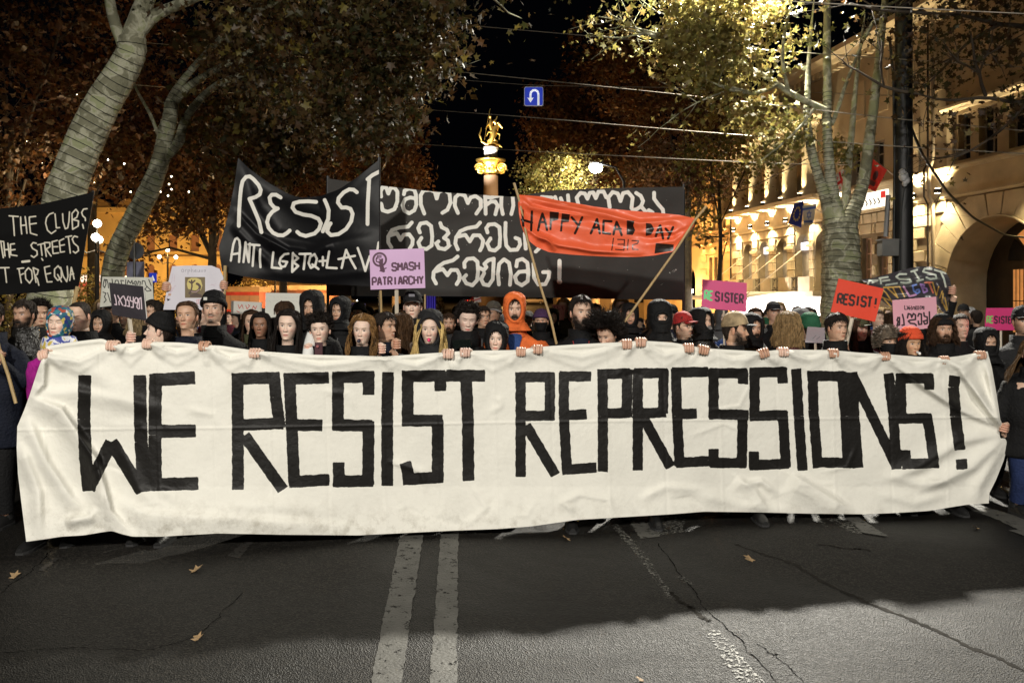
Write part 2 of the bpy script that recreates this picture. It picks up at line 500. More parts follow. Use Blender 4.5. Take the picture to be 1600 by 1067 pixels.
M_ASPH = asphalt_mat('asphalt', (0.0062, 0.0057, 0.0049))
def sheet(name, x0, x1, ys, zoff, m, xs=12, fx=None):
    gx = np.linspace(0, 1, xs)[None]; Y = np.array(ys, float)[:, None]
    if fx: a, b_ = fx(Y); X = a + (b_ - a) * gx
    else: X = x0 + (x1 - x0) * gx + 0 * Y
    Yg = Y + 0 * gx
    P = np.stack([X, Yg, ground_z(X, Yg) + zoff], -1)
    mb = MB(); mb.grid(P, smooth=True)
    return tag(mb.build(name, m), kind='structure')
YS = list(range(-30, 60, 2)) + list(range(60, 160, 6)) + [170, 220, 400, 700]
sheet('ground', -300, 300, YS, -0.06, mat('earth', (0.05, 0.042, 0.032), 0.95, var=0.4, vscale=0.5), 30)
kl = lambda Y: -5.4 - 0.0707 * Y
kr = lambda Y: 8.4 - 0.161 * Y
YR = list(range(-30, 60, 2)) + list(range(60, 150, 6))
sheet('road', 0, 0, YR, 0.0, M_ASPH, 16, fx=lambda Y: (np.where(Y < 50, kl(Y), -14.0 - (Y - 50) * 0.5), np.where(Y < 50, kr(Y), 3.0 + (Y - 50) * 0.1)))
M_PAVE = mat('paving_stone', (0.16, 0.145, 0.12), 0.8, var=0.25, vscale=2.0, bump=0.4, bscale=25)
M_KERB = mat('kerb_stone', (0.24, 0.22, 0.19), 0.75, var=0.2, vscale=3, bump=0.3)
def slabwalk(name, fn, sgn, width):
    mb = MB()
    for y0 in np.arange(-20, 60, 2.5):
        a0, a1 = fn(y0), fn(y0 + 2.5)
        g0, g1 = GZ(y0) - .05, GZ(y0 + 2.5) - .05; mb.prism([(a0, y0, g0), (a1, y0 + 2.5, g1), (a1 + sgn * width, y0 + 2.5, g1), (a0 + sgn * width, y0, g0)], (0, 0, 0.17))
    return tag(mb.build(name, M_PAVE), kind='structure')
slabwalk('pavement', lambda y: kl(y) - 0.16, -1, 16)
slabwalk('pavement', lambda y: kr(y) + 0.16, 1, 15)
kme = None
for side, fn in ((-1, kl), (1, kr)):
    for i in range(-2, 34):
        y0 = i * 1.25
        a, b_ = fn(y0), fn(y0 + 1.23)
        if kme is None or side != kside:
            mb = MB(); mb.prism([(0, 0, -0.05), (b_ - a, 1.23, -0.05), (b_ - a + side * 0.155, 1.23, -0.05), (side * 0.155, 0, -0.05)], (0, 0, 0.175))
            o = mb.build('kerb', M_KERB, origin=(0, 0, 0)); kme = o.data; kside = side
        else:
            o = bpy.data.objects.new('kerb', kme); C.objects.link(o)
        o.location = (a, y0, GZ(y0)); tag(o, kind='structure')

def worn_mat(name, base, wear, scale=9.0, detail=8):
    m = mat(name, base, 0.6, var=0.22, vscale=7, bump=0.3, bscale=60)
    nt = m.node_tree; N = nt.nodes; L = nt.links
    tc = N.new('ShaderNodeTexCoord'); nz = N.new('ShaderNodeTexNoise'); nz.inputs['Scale'].default_value = scale
    nz.inputs['Detail'].default_value = detail; nz.inputs['Roughness'].default_value = 0.75
    L.new(tc.outputs['Object'], nz.inputs['Vector'])
    mr = N.new('ShaderNodeMapRange'); mr.inputs['From Min'].default_value = wear; mr.inputs['From Max'].default_value = wear + 0.03
    L.new(nz.outputs['Fac'], mr.inputs['Value']); L.new(mr.outputs[0], N['Principled BSDF'].inputs['Alpha'])
    return m
M_LINE = worn_mat('road_paint', (0.085, 0.083, 0.074), 0.40, 17)
M_LINEW = worn_mat('worn_road_paint', (0.15, 0.147, 0.13), 0.53, 45, 3)

def gpt(px, py, dz=0.004):
    Y = (H - dz) * F / (py - HOR)
    return ((px - 800) / F * Y, Y, dz)
def marking(pts_l, pts_r, m, dz=0.004, name='road_marking', wob=0.006):
    A = [gpt(*p, dz) for p in pts_l]; B = [gpt(*p, dz) for p in pts_r]
    n = 60; P = []
    for Q in (A, B):
        Q = np.array(Q); t = np.linspace(0, len(Q) - 1, n)
        P.append(np.stack([np.interp(t, range(len(Q)), Q[:, i]) for i in range(3)], -1))
    P = np.stack(P, 1)
    P[:, :, 0] += rng.normal(0, wob, P.shape[:2])
    mb = MB(); mb.grid(P, smooth=False); return tag(mb.build(name, m), kind='structure')
# double centre line: starts well under the banner and runs past the camera
def longline(xa, xb, slope, y0, y1, m, dz=0.004):
    n = 500; Y = np.linspace(y0, y1, n)
    P = np.stack([np.stack([xa + slope * Y, Y, 0 * Y + dz], -1), np.stack([xb + slope * Y, Y, 0 * Y + dz], -1)], 1)
    P[:, 0, 0] += rng.normal(0, 0.004, n); P[:, 1, 0] += rng.normal(0, 0.004, n)
    mb = MB(); mb.grid(P, smooth=False); return tag(mb.build('road_marking', m), kind='structure')
def ln(px0, py0, px1, py1):
    a = gpt(px0, py0); b_ = gpt(px1, py1); s = (b_[0] - a[0]) / (b_[1] - a[1]); return a[0] - s * a[1], s
for (l0, r0, l1, r1) in ((626, 661, 579, 627), (689, 716, 671, 714)):
    a, s = ln(l0, 835, l1, 1067); b_, s2 = ln(r0, 835, r1, 1067)
    n = 600; Y = np.linspace(1.0, 30, n)
    P = np.stack([np.stack([a + s * Y, Y, 0 * Y + .004], -1), np.stack([b_ + s2 * Y, Y, 0 * Y + .004], -1)], 1)
    P[:, :, 0] += rng.normal(0, 0.0035, (n, 2))
    P[:, 1, 0] = np.minimum(P[:, 1, 0], P[:, 0, 0] + 0.19)
    mb = MB(); mb.grid(P, smooth=False); tag(mb.build('road_marking', M_LINE), kind='structure')
marking([(975, 800), (1000, 841)], [(1015, 800), (1030, 838)], M_LINE)
marking([(1030, 795), (1022, 838)], [(1072, 795), (1068, 830)], M_LINEW, 0.004)
marking([(1275, 800), (1330, 832)], [(1312, 798), (1388, 838)], M_LINEW, 0.004)
marking([(1310, 800), (1350, 832)], [(1330, 800), (1388, 838)], M_LINE, 0.008)
marking([(1500, 790), (1560, 812), (1640, 850)], [(1520, 786), (1590, 806), (1670, 836)], M_LINE)
marking([(1575, 828), (1640, 850)], [(1598, 826), (1660, 846)], M_LINE, 0.008)
marking([(955, 820), (1005, 880), (1045, 935)], [(966, 818), (1018, 878), (1052, 933)], M_LINEW)
marking([(1058, 900), (1075, 915)], [(1066, 897), (1082, 912)], M_LINEW)
marking([(1105, 985), (1130, 1030), (1180, 1100)], [(1120, 980), (1160, 1025), (1225, 1100)], M_LINEW)
marking([(1270, 800), (1288, 822)], [(1277, 800), (1294, 822)], M_LINEW)
marking([(355, 868), (390, 838)], [(375, 872), (400, 840)], worn_mat('ghost_paint', (0.026, 0.024, 0.021), 0.42, 20))
marking([(60, 890), (85, 870)], [(68, 892), (93, 872)], worn_mat('ghost_paint', (0.026, 0.024, 0.021), 0.42, 20), name='road_marking')
M_TAR = mat('tar_seam', (0.004, 0.004, 0.004), 0.95, var=0.2, spec=.05)
M_TARG = mat('old_tar_seam', (0.022, 0.020, 0.017), 0.9, spec=.1, var=0.3, vscale=12)
def seam(pts, w, m, dz=0.0025, jag=0.005, seed=1):
    r = np.random.RandomState(seed)
    Q = np.array([gpt(*p, dz) for p in pts]); n = 90; t = np.linspace(0, len(Q) - 1, n)
    c = np.stack([np.interp(t, range(len(Q)), Q[:, i]) for i in range(3)], -1)
    j = np.cumsum(r.normal(0, jag, (n, 2)), 0); j -= np.linspace(0, 1, n)[:, None] * j[-1]
    c[:, :2] += j
    ww = w * r.uniform(0.15, .8, n) * (.5 if w < .02 else 1)
    d = np.gradient(c, axis=0); nrm = np.stack([-d[:, 1], d[:, 0], 0 * d[:, 0]], -1); nrm /= np.linalg.norm(nrm, axis=1, keepdims=True) + 1e-9
    mb = MB(); mb.grid(np.stack([c - nrm * ww[:, None], c + nrm * ww[:, None]], 1), smooth=False)
    tag(mb.build('road_crack', m), kind='structure')
seam([(1030, 848), (1085, 910), (1130, 960), (1180, 1005), (1240, 1090)], 0.010, M_TAR, seed=2)
seam([(1180, 1005), (1210, 1020), (1290, 1100)], 0.008, M_TAR, seed=3)
seam([(1150, 850), (1240, 880), (1330, 930), (1420, 965), (1520, 1010), (1640, 1060)], 0.03, M_TARG, 0.002, 0.005, seed=4)
seam([(0, 925), (45, 895), (75, 865), (140, 840)], 0.009, M_TAR, seed=5)
seam([(-20, 1020), (120, 1012), (220, 1018), (290, 1000), (345, 960), (380, 925)], 0.008, M_TAR, seed=6)
seam([(1050, 925), (1065, 940), (1080, 950), (1110, 970)], 0.03, M_TARG, 0.002, 0.003, seed=8)
seam([(1280, 850), (1360, 860)], 0.02, M_TARG, 0.002, 0.004, seed=9)

# fallen plane leaves on the asphalt
def leaf_outline(n=5):
    pts = []
    R = [1.0, 0.42, 0.78, 0.36, 0.62, 0.30, 0.25, 0.30, 0.62, 0.36, 0.78, 0.42]
    for i, r in enumerate(R):
        a = math.pi / 2 + i * 2 * math.pi / len(R); pts.append((r * math.cos(a), r * math.sin(a)))
    return pts
M_LEAFD = mat('dry_leaf', (0.30, 0.20, 0.10), 0.6, var=0.3, vscale=30, bump=0.5, bscale=60)
for px, py, s, rz, lab in ((306, 893, .062, .4, 'curled tan plane leaf lying on the asphalt left of the double line'),
                      (1172, 875, .058, 2.2, 'curled tan plane leaf on the asphalt right of centre'),
                      (24, 902, .05, 1.2, 'dry brown leaf beside the crack at the left edge of the road'),
                      (885, 843, .05, 3.0, 'reddish brown crumpled leaf under the middle of the white banner'),
                      (309, 1000, .045, .9, 'small dry leaf near the bottom of the road left of the double line'),
                      (1524, 826, .04, 2.9, 'small pale leaf beside the right lane line'),
                      (1000, 1064, .03, 2.9, 'tiny leaf at the bottom edge of the road')):
    b0 = gpt(px, py, 0.0)
    O = leaf_outline(); pts = np.array([(0, 0)] + O) * s
    c, sn = math.cos(rz), math.sin(rz)
    z = 0.012 + 0.25 * s * np.sin(pts[:, 0] / s * 2.2) + 0.5 * s * (np.hypot(pts[:, 0], pts[:, 1]) / s) ** 2 * (rng.rand(len(pts)))
    V = np.stack([b0[0] + pts[:, 0] * c - pts[:, 1] * sn, b0[1] + pts[:, 0] * sn + pts[:, 1] * c, z], -1)
    n = len(O); mb = MB()
    mb.add(V, [(0, i + 1, (i + 1) % n + 1) for i in range(n)], smooth=False)
    V2 = V - np.array([0, 0, 0.002]); mb.add(V2, [(0, (i + 1) % n + 1, i + 1) for i in range(n)], smooth=False)
    tag(mb.build('fallen_leaf', M_LEAFD, origin=b0), lab, 'leaf', 'fallen leaves on the road')

# ------------------------------------------------------------------ the long stone building on the right
def UF(px): return 25957.0 / (px - 600.0)
def ZF(px, py): return H + (HOR - py) * (UF(px) / 1.013) / F
BASE = Vector((20.6, 0, 0)); RZ = math.atan2(1, -0.161)
def bl(u, w, z):   # building local -> world
    return Vector((20.6 + (-0.161 * u - w) / 1.013, (u - 0.161 * w) / 1.013, z))
M_STONE = mat('honey_limestone', (0.50, 0.42, 0.29), 0.8, var=0.16, vscale=1.5, bump=0.35, bscale=18)
M_STONE2 = mat('honey_limestone_block', (0.50, 0.425, 0.30), 0.8, var=0.30, vscale=1.1, bump=0.5, bscale=14)
M_PLAST = mat('ochre_plaster', (0.30, 0.235, 0.155), 0.85, var=0.18, vscale=0.9, bump=0.2, bscale=10)
M_GLASS = mat('dark_window_glass', (0.015, 0.015, 0.018), 0.12, var=0.3, vscale=2)
M_FRAME = mat('window_frame_paint', (0.30, 0.25, 0.19), 0.6, var=0.1)
M_IRON = mat('wrought_iron', (0.02, 0.018, 0.016), 0.5, 0.5)
M_GLOWO = mat('lit_orange_pane', (0.6, 0.3, 0.12), 0.4, emit=(1.0, 0.38, 0.10), estr=0.35, var=0.5, vscale=3)
M_LAMPW = mat('lamp_glow', (1, 1, 1), 0.5, emit=(1.0, 0.86, 0.58), estr=25)
M_LAMPC = mat('lamp_glow_white', (1, 1, 1), 0.5, emit=(1.0, 0.95, 0.85), estr=40)

def colwall(mb, u0, u1, z1, w0, w1, opens, z0=0.0):
    """solid wall from u0..u1 with openings: ('arch',uc,hw,zb,zs) or ('rect',ua,ub,za,zb) ; arches may start at zb"""
    cuts = {u0, u1}
    for o in opens:
        if o[0] == 'arch':
            for k in range(13): cuts.add(round(o[1] - o[2] * math.cos(math.pi * k / 12), 5))
        else: cuts.add(o[1]); cuts.add(o[2])
    cuts = sorted(c for c in cuts if u0 - 1e-6 <= c <= u1 + 1e-6)
    def quad(a, b_, zab, zbb, zat, zbt):
        v = [(a, w0, zab), (b_, w0, zbb), (b_, w1, zbb), (a, w1, zab), (a, w0, zat), (b_, w0, zbt), (b_, w1, zbt), (a, w1, zat)]
        mb.add(v, [(0,3,2,1),(4,5,6,7),(0,1,5,4),(1,2,6,5),(2,3,7,6),(3,0,4,7)], 0, False)
    for a, b_ in zip(cuts[:-1], cuts[1:]):
        m_ = (a + b_) / 2; holes = []
        for o in opens:
            if o[0] == 'arch' and abs(m_ - o[1]) < o[2]:
                h = lambda u: o[4] + math.sqrt(max(0, o[2] ** 2 - (u - o[1]) ** 2))
                holes.append((o[3], h(a), h(b_)))
            elif o[0] == 'rect' and o[1] <= m_ <= o[2]:
                holes.append((o[3], o[4], o[4]))
        holes.sort(); ca = cb = z0
        for zb, ta, tb in holes:
            if zb > ca + 1e-4: quad(a, b_, ca, cb, zb, zb)
            ca, cb = ta, tb
        quad(a, b_, ca, cb, z1, z1)

bld = empty('stone_building', BASE, 'long honey stone building with lit ledge, round columns and a big arched doorway', 'building', rz=RZ)
UA, UB = 20.0, UF(1143)
arches = [(UF(p), 0.52 if i < 3 else 0.60, 4.22) for i, p in enumerate((1167, 1192, 1220, 1252, 1283))]
door = (27.2, 2.3, 2.2)
near_win = [(33.05, 33.75, 1.6, 4.25), (34.15, 34.85, 1.6, 4.25)]
mb = MB()
ops = [('arch', a, h, 2.0, s) for a, h, s in arches] + [('arch', door[0], door[1], -.7, door[2])] + [('rect',) + w for w in near_win]
colwall(mb, UA, UB, 5.3, -0.55, -0.07, ops, z0=-1)
mb.build('wall', mat('recessed_joint', (.20, .16, .105), .9), bld)
# voussoirs and coursed blocks (each a stone of its own)
_blk = {}
def block(parent, u0, u1, z0, z1, w0=-0.07, w1=0.0, m=M_STONE2, name='stone_block'):
    L_, h_ = round(u1 - u0, 2), round(z1 - z0, 2)
    key = (L_, h_, m.name)
    if key not in _blk:
        e = 0.018; hl, hh = L_ / 2 - 0.02, h_ / 2 - 0.02
        v = [(-hl, w0, -hh), (hl, w0, -hh), (hl, w0, hh), (-hl, w0, hh), (-hl, w1 - e, -hh), (hl, w1 - e, -hh), (hl, w1 - e, hh), (-hl, w1 - e, hh),
             (-hl + e, w1, -hh + e), (hl - e, w1, -hh + e), (hl - e, w1, hh - e), (-hl + e, w1, hh - e)]
        mb = MB(); mb.add(v, [(0,4,5,1),(1,5,6,2),(2,6,7,3),(3,7,4,0),(4,8,9,5),(5,9,10,6),(6,10,11,7),(7,11,8,4),(8,11,10,9)], 0, False)
        o = mb.build(name, m, parent); _blk[key] = o.data
    else:
        o = bpy.data.objects.new(name, _blk[key]); C.objects.link(o); o.parent = parent
    o.location = ((u0 + u1) / 2, random.uniform(-0.006, 0.004), (z0 + z1) / 2)
    return o
nv = 13; ri, ro = 2.34, 3.35
for k in range(nv):
    a0, a1 = math.pi * k / nv + 0.008, math.pi * (k + 1) / nv - 0.008
    poly = []
    for a in (a0, a1): poly.append((door[0] + ri * math.cos(a), -0.066, door[2] + ri * math.sin(a)))
    for a in (a1, a0):
        rr = ro + 0.25 * (k % 2) ; zz = min(door[2] + rr * math.sin(a), 5.25)
        poly.append((door[0] + rr * math.cos(a), -0.066, zz))
    mb = MB(); mb.prism(poly, (0, 0.075, 0)); mb.build('stone_block', M_STONE2, bld)
ch = 0.44
def zones_free(u0, u1, z0, z1):
    um = (u0 + u1) / 2; zm = (z0 + z1) / 2
    for uu in (u0 + .02, um, u1 - .02):
        for zz in (z0 + .02, zm, z1 - .02):
            if abs(uu - door[0]) < ro + .1:
                if zz < door[2] and abs(uu - door[0]) < ri + .02: return False
                if zz >= door[2] and math.hypot(uu - door[0], zz - door[2]) < ro + .12: return False
            for a, h, s in arches:
                if abs(uu - a) < h + .08 and 1.95 < zz < s + h + .08: return False
            for w in near_win:
                if w[0] - .06 < uu < w[1] + .06 and w[2] - .02 < zz < w[3] + .06: return False
    return True
edges_ = sorted([w[0] - .07 for w in near_win] + [w[1] + .07 for w in near_win] + [a - h - .09 for a, h, s in arches] + [a + h + .09 for a, h, s in arches] + [door[0] - ri - .03, door[0] + ri + .03])
nblk = 0
for row in range(-1, 12):
    z0 = row * ch; z1 = z0 + ch
    if z1 > 5.3: break
    cuts = list(np.arange(22.2 + (row % 2) * 0.5, UB, 1.0))
    al = sorted(cuts + edges_)
    al2 = [al[0]]
    for c in al[1:]:
        if c - al2[-1] > 0.16: al2.append(c)
    for a, b_ in zip(al2[:-1], al2[1:]):
        if zones_free(a, b_, z0, z1) and nblk < 290:
            block(bld, round(a, 2), round(b_, 2), z0, z1); nblk += 1
# band between the storeys, mouldings, upper wall
mb = MB(); mb.bbox((UA, -0.55, 5.3), (UB, 0.02, 6.3)); mb.build('band', M_STONE, bld)
def moulding(z0, z1, w, name='cornice', u0=UA, u1=UB, m=M_STONE):
    mb = MB(); mb.prism([(u0, -0.05, z0), (u0, w * 0.45, z0), (u0, w * 0.6, z0 + (z1 - z0) * .35), (u0, w, z0 + (z1 - z0) * .6), (u0, w, z1), (u0, -0.05, z1)], (u1 - u0, 0, 0)); return mb.build(name, m, bld)
moulding(5.3, 5.42, 0.15); moulding(6.3, 6.46, 0.22)
up_ops = []
cols_u = [UF(p) for p in (1167, 1193, 1219, 1247, 1279)]
for a, b_ in zip(cols_u[1:], cols_u[:-1]): up_ops.append(('rect', (a + b_) / 2 - .55, (a + b_) / 2 + .55, 6.6, 10.2))
nearw = [(25.75, 26.6), (27.1, 27.95), (28.3, 28.95), (23.9, 24.9), (31.6, 32.4), (33.2, 34.0), (34.9, 35.6)]
for a, b_ in nearw: up_ops.append(('rect', a, b_, 6.62, 8.25))
mb = MB(); colwall(mb, UA, UB, 12.2, -0.55, -0.02, up_ops, z0=6.46); mb.build('wall', M_PLAST, bld)
def window(parent, u0, u1, z0, z1, nx=1, nz=2, w=-0.3, lit=None, fm=None):
    mb = MB(); t = 0.06; fm = fm or M_FRAME
    mb.bbox((u0, w - .04, z0), (u0 + t, w + .04, z1)); mb.bbox((u1 - t, w - .04, z0), (u1, w + .04, z1))
    mb.bbox((u0 + t, w - .04, z0), (u1 - t, w + .04, z0 + t)); mb.bbox((u0 + t, w - .04, z1 - t), (u1 - t, w + .04, z1))
    for i in range(1, nx + 1):
        if nx == 0: break
        uu = u0 + (u1 - u0) * i / (nx + 1); mb.bbox((uu - .03, w - .03, z0 + t), (uu + .03, w + .035, z1 - t))
    for i in range(1, nz + 1):
        zz = z0 + (z1 - z0) * i / (nz + 1); mb.bbox((u0 + t, w - .028, zz - .025), (u1 - t, w + .03, zz + .025))
    f = mb.build('window', fm, parent)
    g = MB(); g.bbox((u0 + t, w - .012, z0 + t), (u1 - t, w, z1 - t)); g.build('pane', lit or M_GLASS, f)
    return f
for (k, a, b_, z0, z1) in up_ops: window(bld, a, b_, z0, z1, 1, 3 if z1 > 9 else 2)
M_ROSEF = mat('pale_rose_frame', (0.50, 0.34, 0.27), 0.6)
for w in near_win: window(bld, w[0], w[1], w[2], w[3], 1, 3, fm=M_ROSEF, lit=mat('dim_brown_pane', (0.05, 0.035, 0.02), 0.3, emit=(1, .5, .2), estr=0.04))
M_SHUT = mat('grey_door_leaf', (0.27, 0.25, 0.24), 0.7, var=0.1)
for i, (a, h, s) in enumerate(arches):
    mb = MB(); mb.bbox((a - h, -.45, 2.0), (a + h, -.40, s + h)); mb.build('door', M_SHUT, bld)
    if i in (1, 3):
        mb = MB(); mb.bbox((a - h + .05, -.36, s - .15), (a + h - .05, -.30, s + .22)); mb.build('lit_sign', mat('small_lit_sign', (1, 1, 1), 0.5, emit=(1, .95, 1), estr=1.3), bld)
# string course between arches, balcony rail
for (a, h, s), (c_, h2, s2) in zip(arches[1:], arches[:-1]):
    mb = MB(); mb.bbox((a + h, -0.03, s - .08), (c_ - h2, .09, s + .06)); mb.build('string_course', M_STONE, bld)
mb = MB(); mb.bbox((36.8, 0.005, 1.78), (UB, 1.1, 2.0)); mb.build('balcony_slab', M_STONE, bld)
uu = 37.2
while uu < UB - 1.2:
    mb = MB(); mb.bbox((uu, .86, 2.0), (uu + 1.05, 1.04, 2.68)); mb.build('balcony_panel', M_STONE, bld)
    mb = MB()
    for k in range(7):
        x = uu + 1.1 + k * .11
        mb.tube([(x, .95, 2.0), (x + .03, .95, 2.3), (x, .95, 2.66)], .014, 5)
    mb.tube([(uu + 1.06, .95, 2.66), (uu + 1.85, .95, 2.66)], .02, 5); mb.tube([(uu + 1.06, .95, 2.08), (uu + 1.85, .95, 2.08)], .02, 5)
    mb.tube([(uu + 1.45 + .25 * math.cos(t), .95, 2.37 + .25 * math.sin(t)) for t in np.linspace(0, 6.28, 14)], .014, 5)
    mb.build('balcony_grille', M_IRON, bld); uu += 1.9
# round columns of the upper storey
for u in cols_u + [UF(1145)+.0]:
    mb = MB(); R0 = 0.36
    prof = [(R0 * 1.5, 0), (R0 * 1.5, .12), (R0 * 1.25, .16), (R0 * 1.3, .26), (R0, .34), (R0 * .99, 1.5), (R0 * .86, 3.2), (R0 * .9, 3.24), (R0 * .9, 3.3), (R0 * 1.15, 3.42), (R0 * 1.3, 3.45), (R0 * 1.3, 3.62), (0.01, 3.62)]
    mb.lathe((u - .0, .46, 6.47), prof, 20); mb.build('column', M_STONE, bld)
mb = MB(); mb.bbox((UF(1300), -.02, 6.461), (UB, .98, 6.465)); mb.bbox((UF(1300), -.02, 10.1), (UB, .95, 10.7)); mb.build('entablature', M_STONE, bld)
mb = MB(); mb.bbox((UF(1300), .02, 6.30), (UB, 1.0, 6.458)); mb.build('ledge', M_STONE, bld)
# header moulding above the near windows and the top cornice with dentils
moulding(8.4, 8.62, 0.28, u0=UA, u1=29.6); moulding(12.2, 12.75, 0.75)
mb = MB()
for u in np.arange(UA, UB, .42): mb.bbox((u, .0, 11.98), (u + .22, .3, 12.19))
o = mb.build('dentils', M_STONE, bld); tag(o, kind='stuff')
for a in (29.15, 31.0, 25.0, 23.4):
    mb = MB(); mb.bbox((a, -.019, 6.47), (a + .3, .05, 8.39)); mb.build('pilaster', M_STONE, bld)
mb = MB()
for k in range(18):
    u = UA + 0.6 + k * 1.6
    if u > 36: break
    mb.box((u, -.015, 10.2), (.9, .1, 1.6))
mb.build('blind_panels', M_PLAST, bld)
# the arched doorway: lined passage, door leaves with grilles, fanlight
mb = MB()
n = 17; th = np.linspace(0, math.pi, n)
prof = [(door[0] + 2.28, -.7)] + [(door[0] + 2.28 * math.cos(t), door[2] + 2.28 * math.sin(t)) for t in th] + [(door[0] - 2.28, -.7)]
P = np.array([[(u, w, z) for u, z in prof] for w in (0.06, -1.6)])
mb.grid(P, smooth=False)
P2 = np.array([[(door[0] + (u - door[0]) * s_, w, z if z < .01 else door[2] + (z - door[2]) * s_) for u, z in prof] for s_, w in ((1.0, 0.06), (1.02, 0.06), (1.02, -0.06))])
mb.grid(P2, smooth=False)
mb.build('archway', M_STONE, bld)
mb = MB(); mb.prism([(u, -1.62, z) for u, z in prof], (0, -0.08, 0)); dbk = mb.build('door', mat('dark_door_wood', (0.035, 0.022, 0.014), 0.5, var=0.3, vscale=3), bld)
for (a, b_, z0, z1, ml) in ((27.35, 28.2, 0.5, 2.7, M_GLOWO), (26.2, 27.05, 0.5, 2.7, M_GLASS)):
    g = MB(); g.bbox((a, -1.6, z0), (b_, -1.585, z1)); g.build('pane', ml, dbk)
    g = MB()
    for k in range(6): x = a + (b_ - a) * k / 5; g.tube([(x, -1.55, z0), (x, -1.55, z1)], .014, 5)
    g.tube([(a, -1.55, (z0 + z1) / 2), (b_, -1.55, (z0 + z1) / 2)], .016, 5); g.build('grille', M_IRON, dbk)
for k in range(4):
    a0, a1 = math.pi * (k + .08) / 4, math.pi * (k + .92) / 4
    poly = [(27.2 + .35 * math.cos(a), -1.6, 2.95 + .35 * math.sin(a)) for a in (a0, a1)] + [(27.2 + 1.25 * math.cos(a), -1.6, 2.95 + 1.25 * math.sin(a)) for a in (a1, (a0 + a1) / 2, a0)]
    g = MB(); g.prism(poly, (0, .02, 0)); g.build('pane', M_GLOWO if k in (1, 2) else M_GLASS, dbk)
# downpipes
for px, r in ((1464, .07), (1456, .035)):
    u = UF(px); mb = MB(); mb.tube([(u, .16, 0.1), (u, .16, 5.2), (u, .32, 5.5), (u, .32, 6.5), (u, .16, 6.8), (u, .16, 12.1)], r, 10)
    mb.build('downpipe', M_FRAME if r > .05 else M_METAL, bld)
mb = MB(); u = UF(1147); mb.tube([(u, .2, 0.1), (u, .2, 12)], .05, 8); mb.build('downpipe', M_METAL, bld)
# wall washers on the ledge
for px in (1154, 1180, 1207, 1236, 1272, 1310, 1352, 1437, 1477, 1640):
    u = UF(px)
    mb = MB(); mb.box((u, .30, 5.62), (.16, .22, .16)); f = mb.build('wall_lamp', M_METAL, bld)
    g = MB(); g.box((u, .31, 5.706), (.11, .13, .012)); g.box((u, .31, 5.534), (.11, .13, .012)); g.build('lens', M_LAMPW, f)
    p = bl(u, .34, 5.75); lamp('wall_light', 'SPOT', p, 620, GOLD, .05, aim=bl(u, .16, 6.9), spot=105, blend=.8)
    p = bl(u, .34, 5.49); lamp('wall_light', 'SPOT', p, 560, GOLD, .05, aim=bl(u, .16, 4.3), spot=112, blend=.8)
    if px < 1290:
        c_ = min(cols_u, key=lambda q_: abs(q_ - u)); p = bl(c_ - .1, 1.12, 6.62); lamp('wall_light', 'SPOT', p, 700, GOLD, .05, aim=bl(c_, .62, 8.2), spot=70, blend=.8)
        mb = MB(); mb.box((c_ - .1, 1.0, 6.53), (.2, .2, .14)); f2 = mb.build('wall_lamp', M_METAL, bld); g = MB(); g.box((c_ - .1, 1.0, 6.606), (.15, .15, .012)); g.build('lens', M_LAMPW, f2)
# ground-floor shop, white lit, with awning
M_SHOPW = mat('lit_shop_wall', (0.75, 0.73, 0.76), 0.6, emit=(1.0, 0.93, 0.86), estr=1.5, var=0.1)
shop = empty('shop', bl(41, 1.0, 0), 'glaring white lit shop front under a pale awning', 'shop', rz=RZ)
def loc(mb, name, m, parent, du, dw): return mb.build(name, m, parent, origin=(du, dw, 5.4 if parent['category'] == 'sign' else 0))
mb = MB(); mb.bbox((37.0, .03, -.9), (UB - .3, .09, 1.75)); loc(mb, 'lit_wall', M_SHOPW, shop, 41, 1.0)
for a in (38.3, 40.1, 42.3, 44.2):
    mb = MB(); mb.bbox((a, .10, -.3), (a + .7, .14, .9)); loc(mb, 'poster', mat('poster_dark', (0.12, 0.08, 0.09), .6, var=.5, vscale=6), shop, 41, 1.0)
mb = MB(); mb.prism([(39.0, 1.15, 2.0), (39.0, 3.2, 1.70), (39.0, 3.2, 1.58), (39.0, 1.15, 1.94)], (8.3, 0, 0)); loc(mb, 'awning', mat('awning_canvas', (0.5, 0.47, 0.42), .7), shop, 41, 1.0)
mb = MB()
for k in range(4):
    a = 39.6 + k * 2.1; mb.tube([(a, .12, 4.0 - .2 * 0), (a, 3.1, 1.75)], .02, 5)
loc(mb, 'awning_cable', M_WOODW, shop, 41, 1.0)
for u in (38.6, 41.2, 44.5): 
    mb = MB(); mb.ball(bl(u, 2.6, 1.45), .09); 
    tag(mb.build('shop_lamp', M_LAMPC, origin=bl(u, 2.6, 1.45)), 'bare white lamp glaring under the awning, %s' % {38.6: 'nearest the wrapped tree', 41.2: 'in the middle', 44.5: 'beside the first pink placard'}[u], 'lamp')
    lamp('shop_light', 'POINT', bl(u, 2.55, 1.3), 420, (1, .93, .84), .12)
